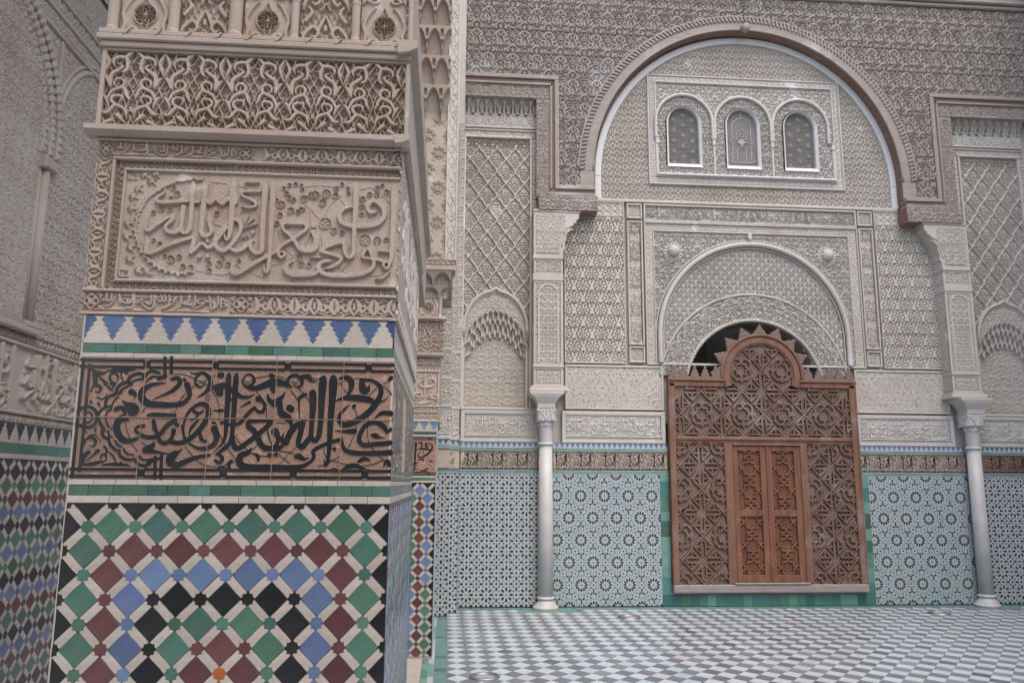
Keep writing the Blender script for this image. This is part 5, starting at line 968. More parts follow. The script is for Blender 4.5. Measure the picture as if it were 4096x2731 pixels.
def dado_bands(face, u0, u1, pale, corner=False, text=BLK, tu=0.0):
    band_tiles(face, u0, u1, 1.566, 1.576, WHF, .25, .5, 'edge_tile'); band_tiles(face, u0, u1, 1.5765, 1.5975, TEAL, .12, .22, 'teal_tile'); band_tiles(face, u0, u1, 1.598, 1.6085, WHF, .25, .5, 'edge_tile')
    u = u0
    while u < u1-.01:
        e = min(u+random.uniform(.30, .36), u1); e = u1 if u1-e < .08 else e
        boxo('inscription_slab', face, pale, u+.001, e-.001, -.004, .001, 1.609, 1.842, .001); u = e
    k = (1.842-1.609)/.356; st = []; w = u1-u0; x = u0+.02; 
    body = [s for s in text if min(p[0] for p in s) > .17 and min(p[1] for p in s) > .03 and max(p[1] for p in s) < .33]
    x = u0+.03-.17*k+tu
    while x < u1:
        st += [s for s in tf(body, k*.62, k*1.12, x, 1.609-.02, w=k*.78) if min(p[0] for p in s) > u0+.01 and max(p[0] for p in s) < u1-.01]; x += .75*k*.62
    kn = [u0+.15+i*.17 for i in range(int((w-.1)/.17))]
    st += knot_bar(u0+.004, u1-.004, 1.612, 1.630, kn)+knot_bar(u0+.004, u1-.004, 1.821, 1.839, kn)
    for e in (u0+.008, u1-.008): st += [[(e, 1.613, .006), (e, 1.838, .006)]]
    lettering(face, st, -.0045, BLACK, None, res=.0034)
    band_tiles(face, u0, u1, 1.8430, 1.852, WHF, .25, .5, 'edge_tile'); band_tiles(face, u0, u1, 1.8525, 1.872, TEAL, .12, .22, 'teal_tile')
    merlons(face, u0, u1, 1.8725, 1.938, .0655, .01, BLUE, WHF, False)
for a, e, m, t in ((.165, 1.30, TERRAP, 0), (1.3005, 2.74, TERRAP, -.05), (5.19, 6.62, TERRAP, -.12), (6.76, 8.05, TERRA, -.2)): dado_bands(DF, a, e, m, tu=t)
for (a, e) in ((2.634, 2.744), (5.192, 5.300)):
    v = .14
    while v < 1.56:
        h = min(random.uniform(.11, .20), 1.565-v); boxo('teal_tile', DF, random.choice([TEAL, DTEAL, GREEN, TEAL]), a, e, -.005, .001, v, v+h-.002, .001); v += h
band_tiles(DF, 2.634, 5.300, .006, .138, [DTEAL, DTEAL, TEAL, GREEN], .10, .12, 'teal_tile')
b = MB(); b.box(2.74, 5.19, -.005, .03, .1395, .16, 0, .001); b.obj('threshold_grout', DF, GRT)
# ---------------- carved inscription band above the tiles
def carved_text(face, u0, u1, v0, v1, d, y, m, src=CAL, k=None, kw=1.0, dense=1.0, name='carved_inscription', start=0.0, res=None, end_round=False, hb=316):
    R = Ras(u0, u1, v0, v1, res or RES); h = v1-v0; k = h/.345; st = []; x = u0-.153*k*dense+start
    while x < u1:
        st += tf(src, k*dense, k, x, v0-.112*k if src is CAL else v0, w=k*kw); x += (.790 if src is CAL else .93)*k*dense
    D = R.sdf(st, pad=.012); H = np.maximum(d*up(D, .010), d*.42*sws(0, R.U, R.V, .09, .09, True))
    if end_round: H = np.where((R.U < u0+.012) | (R.U > u1-.012), 0, H)
    return relief(name, face, R, H, m, y)
for (a, e, s0) in ((.17, 1.13, .10), (1.42, 2.72, 0.0), (5.205, 6.50, -.2), (6.80, 8.05, -.4)):
    frame(a, e, 1.942, 2.335, .040, -.012, STPL)
    R = Ras(a+.042, e-.042, 1.984, 2.013, RES); relief('small_border', CF, R, .008*h_swirl(R, 0, .06), STPL, .004)
    frame(a+.040, e-.040, 2.014, 2.297, .014, -.010, STPL)
    carved_text(CF, a+.060, e-.060, 2.030, 2.282, .019, .008, STPL, kw=1.0, start=s0)
# ---------------- panels beside the door arch
for (a, e) in ((1.470, 2.700), (5.225, 6.46)):
    frame(a-.01, e+.01, 2.355, 2.915, .028, -.014, STF)
    R = Ras(a+.018, e-.018, 2.385, 2.886, RES); H = np.maximum(h_swirl(R, 1, .16, .17), .0); px = ((R.U-a)/.082) % 1-.5; H = .014*np.maximum(H*(np.abs(px) < .42), 1.0*(np.abs(np.abs(px)-.45) < .04))
    H = np.maximum(.012*samp(T_FISH, R.U, R.V, .082, .17), .012*h_swirl(R, 4, .11)); relief('carved_panel', CF, R, H, STF, .006)
for (a, e) in ((1.470, 2.232), (5.645, 6.43)):
    field(a, e, 2.945, 4.865, T_TALL, .226, .314, .030, .022, STF)
    frame(a-.012, e+.012, 2.935, 4.875, .014, -.012, STF)
    R = Ras(a, 2.245 if a < 3 else e, 4.890, 5.055, RES); relief('small_border', CF, R, .012*h_net(R, .10, .08, .014, .010), STF, .006); frame(a-.012, e+.012, 4.876, 5.07, .014, -.012)
# ---------------- upright and horizontal inscription bands
def vert_text(u0, u1, v0, v1):
    frame(u0-.028, u1+.028, v0-.02, v1+.02, .020, -.016, STF)
    R = Ras(u0, u1, v0, v1, .007); w = u1-u0; st = []; z = v0-.05; k = w/.345; i = 0
    while z < v1:
        src = CAL if i % 2 == 0 else [s for s in BLK if .2 < min(p[0] for p in s) and max(p[0] for p in s) < .60]
        if i % 2 == 0: st += tf([s for s in CAL if max(p[0] for p in s) < .50], k, k*1.35, u0-.15*k, z-.12*k, w=k*1.15)
        else: st += tf(src, k*.85, k*1.35, u0-.20*k*.85, z-.02, w=k*1.05)
        z += .33*k*1.30; i += 1
    D = R.sdf(st, pad=.010); end = np.minimum(np.hypot(R.U-(u0+u1)/2, np.maximum(0, R.V-(v1-w/2))), np.hypot(R.U-(u0+u1)/2, np.minimum(0, R.V-(v0+w/2)))*1.0)
    H = np.maximum(.024*up(D, .008), .008*sws(2, R.U, R.V, .07, .07, True))
    q = np.maximum(R.V-(v1-w*.5), (v0+w*.5)-R.V); out = (q > 0) & (np.hypot(R.U-(u0+u1)/2, q) > w*.47)
    H = np.where(out, .018+.005*sws(0, R.U, R.V, .06, .06), H); relief('carved_inscription', CF, R, H, STF, .022)
for (a, e) in ((2.310, 2.455), (5.432, 5.577)):
    vert_text(a, e, 3.20, 4.795)
    for z0, z1 in ((2.970, 3.145), (4.865, 5.035)):
        frame(a-.028, e+.028, z0-.015, z1+.015, .020, -.016); R = Ras(a-.005, e+.005, z0+.006, z1-.006, .006); c, z = (a+e)/2, (z0+z1)/2
        st = [circ_st(c, z, .055, .010), circ_st(c, z, .022, .010)]+[circ_st(c+.040*math.cos(k*PI/4), z+.040*math.sin(k*PI/4), .018, .007, 10) for k in range(8)]
        relief('rosette_square', CF, R, np.maximum(.014*up(R.sdf(st, pad=.006), .006), .006*h_swirl(R, 0, .06)), STF, .012)
frame(2.505, 5.385, 4.815, 5.055, .022, -.016, STF)
R = Ras(2.53, 5.36, 4.838, 5.032, .0072)
k = .194/.345; st = []; x = 2.53-.153*k
i = 0
while x < 5.36:
    if i % 2 == 0: st += tf(CAL, k*.92, k*1.05, x, 4.838-.118*k, w=k*1.1); x += .775*k*.92
    else: st += tf([s for s in BLK if min(p[0] for p in s) > .16], k*.80, k, x-.0, 4.838-.01, w=k*.95); x += .76*k*.80
    i += 1
D = R.sdf(st, pad=.010); relief('carved_inscription', CF, R, np.maximum(.024*up(D, .008), .008*sws(2, R.U, R.V, .07, .07, True)), STG, .022)
# ---------------- frame, spandrels, rope arch, tympanum, archivolt of the doorway
frame(2.505, 5.385, 2.93, 4.812, .016, -.020, STF)
for (u0, u1, v0, v1) in ((2.525, 5.365, 4.700, 4.795), (2.525, 2.622, 2.945, 4.698), (5.262, 5.365, 2.945, 4.698)):
    R = Ras(u0, u1, v0, v1, RES); relief('small_border', CF, R, .007*sws(0, R.U, R.V, .075, .075), STF, .004)
frame(2.620, 5.262, 2.945, 4.702, .014, -.012, STF)
AC, AV, AO, AI = 3.925, 3.30, 1.285, 1.200
def stilt(R, c, v, r): return np.where(R.V > v, np.hypot(R.U-c, R.V-v), np.abs(R.U-c))
R = Ras(2.634, 5.25, 2.95, 4.69, RES); H = .020*np.maximum(sws(1, R.U, R.V, .16, .16, True), .0); 
BOSS = ((2.893, 4.430), (4.960, 4.430))
for c in BOSS:
    d = np.hypot(R.U-c[0], R.V-c[1]); an = np.arctan2(R.V-c[1], R.U-c[0]); H = np.where(d < .125, .018+.005*np.cos(an*16)*(d > .07), H)
relief('spandrel_field', CF, R, H, STG, .020, stilt(R, AC, AV, 1) > AO-.02)
for c in BOSS:
    b = MB(); V = []; n = 20; prof = [(.075, .0), (.070, -.03), (.050, -.055), (.022, -.068), (.004, -.070)]
    for r, y in prof:
        for k in range(n): a = 2*PI*k/n; rr = r*(1+.07*math.cos(a*10)*(r > .02)); V.append((c[0]+rr*math.cos(a), y, c[1]+rr*math.sin(a)))
    F = [(i*n+k, i*n+(k+1) % n, (i+1)*n+(k+1) % n, (i+1)*n+k) for i in range(len(prof)-1) for k in range(n)]+[tuple((len(prof)-1)*n+k for k in range(n))]
    b.add(V, F); b.obj('boss', CF, STF)
def arch_path(c, v, r, v0, n=110, y=0.0):
    P = [(c-r, y, v0+(v-v0)*i/14) for i in range(14)]+[(c-r*math.cos(PI*i/n), y, v+r*math.sin(PI*i/n)) for i in range(n+1)]+[(c+r, y, v-(v-v0)*i/14) for i in range(1, 15)]; return P
def fine(P, step):
    out = [P[0]]
    for a, e in zip(P[:-1], P[1:]):
        L = math.dist(a, e); n = max(1, int(L/step)); out += [tuple(a[q]+(e[q]-a[q])*(i+1)/n for q in range(3)) for i in range(n)]
    return out
b = MB(); b.tube(fine(arch_path(AC, AV, 1.243, 2.95, y=-.012), .014), .032, 12, 0, (3, .26, 125)); b.obj('rope_arch', CF, STPL, smooth=True)
b = MB(); b.tube(arch_path(AC, AV, AI-.006, 2.95, y=.004), .010, 6); b.tube(arch_path(AC, AV, AO+.010, 2.95, y=-.006), .010, 6); b.obj('arch_fillet', CF, STF, smooth=True)
b = MB(); V = [(3.905+.028*math.cos(t), -.05, 4.640+.05*math.sin(t)) for t in np.linspace(0, 2*PI, 12)[:-1]]; b.prism([(p[0], p[2]) for p in V], -.055, .02, 0, .012); b.obj('keystone_flower', CF, STPL)
KC, KV, KO, KI = 3.90, 2.632, 1.231, .886
field(2.73, 5.12, 2.95, 4.50, T_FISH, .112, .124, .016, .026, STG, maskf=lambda R: (stilt(R, AC, AV, 1) < AI+.005) & (np.hypot(R.U-KC, R.V-KV) > KO-.012), name='tympanum_field')
R = Ras(2.66, 5.14, 2.78, 3.88, RES); rr = np.hypot(R.U-KC, R.V-KV); an = np.arctan2(R.V-KV, R.U-KC)
relief('archivolt', CF, R, .022*sws(1, an*1.06, rr, .17, .17, True), STG, .012, (rr > KI) & (rr < KO) & (R.V > 2.80))
b = MB()
for r0, amp, y, ra in ((KO, .010, -.004, .017), (KI+.004, .012, -.004, .020)):
    P = []; n = 420; lim = math.asin((2.80-KV)/r0)
    for i in range(n+1):
        a = lim+(PI-2*lim)*i/n; rr_ = r0+amp*abs(math.sin(a*r0*PI/.044)); P.append((KC+rr_*math.cos(a), y, KV+rr_*math.sin(a)))
    b.tube(P, ra, 6)
b.obj('scalloped_edge', CF, STG, smooth=True)
b = MB()    # soffit of the doorway arch
V = []; n = 40
for i in range(n+1):
    a = .19+(PI-.38)*i/n
    for y in (.0, .46): V.append((KC+KI*math.cos(a), y, KV+KI*math.sin(a)))
b.add(V, [(2*i, 2*i+1, 2*i+3, 2*i+2) for i in range(n)]); b.obj('arch_soffit', CF, STF)
# ---------------- upper lunette with the three windows
LC, LV, LR = 3.932, 5.420, 2.050
def lun_mask(R): return (stilt(R, LC, LV, 1) < LR-.055) & ~((R.U > 2.600) & (R.U < 5.262) & (R.V > 5.345) & (R.V < 6.885))
field(1.90, 5.98, 5.115, 7.47, T_LUN, .108, .196, .018, .030, STF, maskf=lun_mask, name='lunette_field', res=.0088)
frame(2.592, 5.268, 5.335, 6.893, .020, -.010, STF)
for (u0, u1, v0, v1) in ((2.614, 5.246, 6.795, 6.872), (2.614, 5.246, 5.357, 5.438), (2.614, 2.690, 5.44, 6.793), (5.165, 5.246, 5.44, 6.793)):
    R = Ras(u0, u1, v0, v1, RES); relief('small_border', CF, R, .008*np.maximum(sws(0, R.U, R.V, .08, .08), 0), STPL, .006)
frame(2.690, 5.165, 5.44, 6.797, .018, -.014, STPL)
fm(2.71, 5.145, 5.458, 5.482, -.045, WHP, 'window_sill_ledge')
WC = ((3.085, .255), (3.890, .250), (4.690, .255))
R = Ras(2.708, 5.147, 5.484, 6.778, RES)
near = np.min([np.where(R.V > 6.215, np.hypot(R.U-c, R.V-6.215), np.abs(R.U-c)) for c, w in WC], axis=0)
H = np.where(near < .372, .022*sws(3, R.U, R.V, .15, .15, True), .018*sws(1, R.U, R.V, .13, .13, True))
msk = near > .245
relief('window_surround', CF, R, H, STPL, .022, msk | (R.V < 5.60))
for c, w in WC:
    b = MB(); b.tube(fine(arch_path(c, 6.22, .388, 5.98, 60, y=-.010), .012), .022, 8, 0, (2, .26, 125)); b.obj('rope_arch', CF, STPL, smooth=True)
for u in (2.715, 3.487, 4.288, 5.135):
    b = MB(); b.tube([(u, .0, 5.49), (u, .0, 5.90)], .016, 8); b.box(u-.024, u+.024, -.024, .02, 5.90, 5.985, 0, .008); b.box(u-.030, u+.030, -.028, .02, 5.985, 6.005, 0, .004); b.obj('colonnette', CF, STPL)
for i, (c, w) in enumerate(WC):
    b = MB(); W0, W1 = .208, .240
    A = [(c-W1, 5.585)]+[(c-W1, 6.215)]+[(c-W1*math.cos(PI*k/28), 6.215+W1*math.sin(PI*k/28)) for k in range(29)]+[(c+W1, 5.585)]
    B2 = [(c-W0, 5.64)]+[(c-W0, 6.205)]+[(c-W0*math.cos(PI*k/28), 6.205+(W0+.032)*math.sin(PI*k/28)) for k in range(29)]+[(c+W0, 5.64)]
    n = len(A); V = [(p[0], -.012, p[1]) for p in A]+[(p[0], .022, p[1]) for p in B2]+[(p[0], .20, p[1]) for p in B2]; F = []
    for k in range(n): q = (k+1) % n; F += [(k, n+k, n+q, q), (n+k, 2*n+k, 2*n+q, n+q)]
    b.add(V, F); o = b.obj('window', CF, WHP)
    g = MB(); yy = .060
    P = [(p[0], p[1]) for p in B2]
    if i == 1:
        for s in range(-60, 60):
            u = s*.0105
            if abs(u) < W0-.002: hgt = 6.205+(W0+.032)*math.sqrt(max(0, 1-(u/W0)**2)); g.box(c+u-.0020, c+u+.0020, yy+.002, yy+.010, 5.64, hgt)
        for s in range(80):
            v = 5.645+s*.0105; hw = W0 if v < 6.205 else W0*math.sqrt(max(0, 1-((v-6.205)/(W0+.032))**2))
            if hw > .01: g.box(c-hw, c+hw, yy+.012, yy+.020, v-.0020, v+.0020)
        for st in ([(c-.13, 5.70), (c-.13, 6.20)], [(c+.13, 5.70), (c+.13, 6.20)], [(c-.15, 5.70), (c+.15, 5.70)]): g.tube([(st[0][0], yy, st[0][1]), (st[1][0], yy, st[1][1])], .007, 6)
        for (cz, r, a0, a1, w2) in ((6.20, .13, 0, PI, .007), (6.10, .062, 0, PI, .006), (5.86, .062, 0, PI, .006)): g.tube([(c+r*math.cos(a0+(a1-a0)*t/16), yy, cz+r*math.sin(a0+(a1-a0)*t/16)) for t in range(17)], w2, 6)
        for x, z0, z1 in ((-.062, 6.02, 6.10), (.062, 6.02, 6.10), (-.062, 5.72, 5.86), (.062, 5.72, 5.86), (0, 6.33, 6.43), (0, 5.92, 5.98)): g.tube([(c+x, yy, z0), (c+x, yy, z1)], .006, 6)
        for x, z, r in ((-.13, 6.00, .034), (.13, 6.00, .034), (-.13, 5.80, .034), (.13, 5.80, .034), (0, 6.09, .032), (-.17, 5.73, .020), (.17, 5.73, .020)): g.tube([(c+x+r*math.cos(k*PI/6)*(1 if k % 2 else .8), yy, z+r*math.sin(k*PI/6)*(1 if k % 2 else .8)) for k in range(13)], .006, 6)
        g.prism([(c+x, 5.99+z) for x, z in ((-.08, 0), (-.03, .018), (-.02, .05), (0, .035), (.02, .05), (.03, .018), (.08, 0), (.03, -.018), (0, -.06), (-.03, -.018))], yy-.006, yy+.006, 0, .002)
    else:
        pit = .0185
        for sg in (0, 1, 2):
            an = sg*PI/3; ca, sa = math.cos(an), math.sin(an)
            for k in range(-34, 35):
                off = k*pit; pts = []
                for t in np.linspace(-.5, .5, 41):
                    u = off*-sa+t*ca; v = 6.03+off*ca+t*sa
                    hw = W0-.001 if v < 6.205 else (W0-.001)*math.sqrt(max(0, 1-((v-6.205)/(W0+.032))**2))
                    if 5.642 < v < 6.44 and abs(u) < hw: pts.append((c+u, yy+.004+.006*sg, v))
                if len(pts) > 1: g.tube([pts[0], pts[-1]], .0024, 4)
        for (x, z) in [(x, z) for r_, z in enumerate([5.68, 5.755, 5.83, 5.905, 5.98, 6.055, 6.13, 6.205, 6.28, 6.35]) for x in ((-.125, .125) if r_ % 2 == 0 else (0,))]:
            if z > 6.3 and abs(x) > .1: continue
            g.tube([(c+x+.028*math.cos(2*PI*k/12)*(1 if k % 2 else .86), yy, z+.028*math.sin(2*PI*k/12)*(1 if k % 2 else .86)) for k in range(13)], .0036, 5)
            g.prism([(c+x+.012*math.cos(2*PI*k/8), z+.012*math.sin(2*PI*k/8)) for k in range(8)], yy-.004, yy+.006, 0, .002)
    gm = g.mesh('window_tracery', GYP); link('window_tracery', gm, CF, parent=o)
    d = MB(); d.prism(P, .110, .120, 0); link('window_dark_sheet', d.mesh('window_dark_sheet', DARK), CF, parent=o)  # dark sheet painted in place of the unlit depth behind the tracery
# pale plaster band round the lunette
b = MB(); b.ring((LC, LV), LR-.070, LR+.02, 0, PI, -.010, .05, 72, 0, .012); b.box(LC-LR-.02, LC-LR+.070, -.010, .05, 5.10, LV, 0, .012); b.box(LC+LR-.070, LC+LR+.02, -.010, .05, 5.10, LV, 0, .012); b.obj('arch_band', CF, WHP)
fm(1.89, 5.975, 5.072, 5.112, -.012, STF)
# ================================================================== CEDAR WOODWORK OF THE GREAT ARCH
wd = Thing('cedar_facade', 'weathered carved cedar boarding with a great round arch across the top of the far wall', 'woodwork', (3.9, 9.72, 5.2))
WF = Face(wd, (0, 9.72, 0)); WCc, WV, WRi, WRo = 3.91, 5.43, 2.075, 2.270
XE = 8.05
def solid(U, V):
    arch = np.where(V > WV, np.hypot(U-WCc, V-WV), np.abs(U-WCc)) < WRo-.02
    bay = ((U < 1.375) & (V < 6.71)) | ((U > 6.455) & (V < 6.71)) | (V < 5.16)
    return ~(arch | bay)
pl = [5.16, 5.46, 5.79, 6.06, 6.38, 6.71, 7.01, 7.34, 7.58, 7.86, 8.00]
for i in range(len(pl)-1):
    R = Ras(-.12, XE, pl[i]+.004, pl[i+1], .0085); H = .026*samp(T_WOOD, R.U+.03, R.V-5.16+.05, .318, .33*2, False)
    e = np.minimum(R.V-R.v0, R.v[-1]-R.V); H = H-.010*(1-sstep(e, 0, .010)); H += .0025*math.sin(i*2.1)
    M = solid(R.U, R.V)
    cutm = not M[M.any(axis=1)].all(axis=1).all() and i < 7
    for MM in ((M & (R.U < WCc), M & (R.U >= WCc)) if i < 8 else (M,)):
        if MM.any(): relief('plank', WF, R, H, WDG, .0, MM)
b = MB(); n = 60      # boarding core behind the carving, cut to the arch
for i in range(n):
    u0 = -.12+i*(XE+.12)/n; u1 = u0+(XE+.12)/n; uc = (u0+u1)/2-WCc; vb = 5.16
    if abs(uc) < WRo: vb = WV+math.sqrt(max(0, (WRo-.02)**2-uc*uc))
    if (u0+u1)/2 < 1.375 or (u0+u1)/2 > 6.455: vb = max(vb, 6.71)
    b.box(u0, u1+.0005, .004, .13, vb+.01, 8.6)
b.obj('boarding_core', WF, WDG)
b = MB(); b.ring((WCc, WV), WRi, WRo, 0, PI, -.016, .125, 80, 0, .012)
for s in (-1, 1): a, e = sorted((WCc+s*WRi, WCc+s*WRo)); b.box(a, e, -.016, .125, 5.19, WV, 0, .010)
b.obj('arch_rib', WF, WDP)
b = MB(); n = 128      # ribbed outer band
for i in range(n):
    a = PI*(i+.5)/n; ca, sa = math.cos(a), math.sin(a); t = (-sa, ca); r0, r1 = WRo-.075, WRo-.004; h = .014; sk = .012
    P = [(r0, -h-sk), (r1, -h+sk), (r1, h+sk), (r0, h-sk)]; b.prism([(WCc+r*ca+q*t[0], WV+r*sa+q*t[1]) for r, q in P], -.036, -.010, 0, .007)
b.obj('ribbed_band', WF, WDP)
b = MB(); b.tube([(WCc+(WRo+.008)*math.cos(PI*i/80), -.014, WV+(WRo+.008)*math.sin(PI*i/80)) for i in range(81)], .016, 6); b.tube([(WCc+(WRi+.014)*math.cos(PI*i/80), -.012, WV+(WRi+.014)*math.sin(PI*i/80)) for i in range(81)], .014, 6); b.obj('arch_fillet', WF, WDP, smooth=True)
V = []; n = 72; b = MB()
for i in range(n+1):
    for y in (-.004, .15): V.append((WCc+(WRi-.004)*math.cos(PI*i/n), y, WV+(WRi-.004)*math.sin(PI*i/n)))
b.add(V, [(2*i, 2*i+1, 2*i+3, 2*i+2) for i in range(n)])
for s in (-1, 1): u = WCc+s*(WRi-.004); b.add([(u, -.004, 5.19), (u, .15, 5.19), (u, .15, WV), (u, -.004, WV)], [(0, 1, 2, 3)])
b.obj('arch_reveal', WF, WDR)
b = MB(); V = []
for r, y in ((.062, .0), (.060, -.05), (.045, -.075), (.02, -.085)):
    for k in range(16): a = 2*PI*k/16; rr = r*(1+.06*math.cos(8*a)); V.append((WCc+.01+rr*math.cos(a), y-.02, 7.53+rr*math.sin(a)))
b.add(V, [(i*16+k, i*16+(k+1) % 16, (i+1)*16+(k+1) % 16, (i+1)*16+k) for i in range(3) for k in range(16)]+[tuple(48+k for k in range(16))]); b.obj('boss', WF, WDP)
b = MB(); b.prism([(WCc-.004, 7.58), (WCc+.006, 7.58), (WCc+.009, 8.0), (WCc-.001, 8.0)], -.030, .0, 0); b.obj('crack_strip', WF, DARK)
def wbox(u0, u1, v0, v1, y0=-.02, m=WDP, bev=.008, name='beam', yb=.12): return boxo(name, WF, m, u0, u1, y0, yb, v0, v1, bev)
for s in (0, 1):
    mx = (lambda a, e: (a, e)) if s == 0 else (lambda a, e: (7.835-e, 7.835-a))
    lo, hi = (-.12, 1.375) if s == 0 else (-.12-.6, 1.375)
    u0, u1 = mx(lo, hi)
    # moulded frame: outer step, red strip, inner step
    wbox(u0, u1, 6.655, 6.712, -.035); wbox(*mx(lo, hi-.045), 6.612, 6.652, -.010, WDR, .006, 'red_strip'); wbox(*mx(lo, hi-.10), 6.575, 6.609, -.024)
    wbox(*mx(1.318, 1.375), 5.205, 6.654, -.035); wbox(*mx(1.290, 1.316), 5.16, 6.610, -.008, WDR, .004, 'red_strip'); wbox(*mx(1.258, 1.288), 5.16, 6.574, -.022)
    wbox(*mx(1.318, WCc-WRi+.001), 5.150, 5.203, -.050); wbox(*mx(1.260, WCc-WRi+.001), 5.105, 5.147, -.030, WDR, .006, 'red_strip'); wbox(*mx(1.230, WCc-WRi-.0), 5.060, 5.102, -.055)
    for (a, e, v0, v1) in ((lo, 1.256, 6.400, 6.573), (1.085, 1.256, 5.06, 6.398)):
        a2, e2 = mx(a, e); R = Ras(a2, e2, v0, v1, .009); relief('carved_strip', WF, R, .014*np.maximum(samp(T_WOOD, R.U*1.5, R.V*1.5, .318, .66), .5*h_swirl(R, 0, .1)), WDP, .010)
    b = MB(); a2, e2 = mx(lo, 1.256); b.box(a2, e2, .012, .12, 6.40, 6.574); a2, e2 = mx(1.085, 1.256); b.box(a2, e2, .012, .12, 5.06, 6.40); b.obj('strip_core', WF, WDP)
    # carved beam end that carries the arch
    a2, e2 = mx(1.10, 1.865); b = MB(); b.box(a2, e2, -.078, .13, 4.850, 5.058, 0, .004); b.obj('beam_end', WF, WDR)
    a2, e2 = mx(1.105, 1.860); R = Ras(a2, e2, 4.855, 5.055, .009); relief('carved_beam_face', WF, R, .014*samp(T_WOOD, R.U*1.3, R.V*1.4, .318, .66), WDG, -.080)
    e3 = mx(1.865, 1.865)[0]; 
wbox(-.12, XE, 8.005, 8.060, -.06, WDP, .012, 'cornice_beam'); wbox(-.12, XE, 8.063, 8.150, -.10, WDP, .016, 'cornice_beam'); wbox(-.12, XE, 8.153, 8.175, -.105, WDR, .006, 'cornice_beam'); wbox(-.12, XE, 8.178, 8.75, -.13, WDP, .012, 'cornice_beam')
R = Ras(-.1, XE, 8.22, 8.6, .02); relief('carved_strip', WF, R, .02*samp(T_WOOD, R.U, R.V, .318, .66), WDG, -.131)
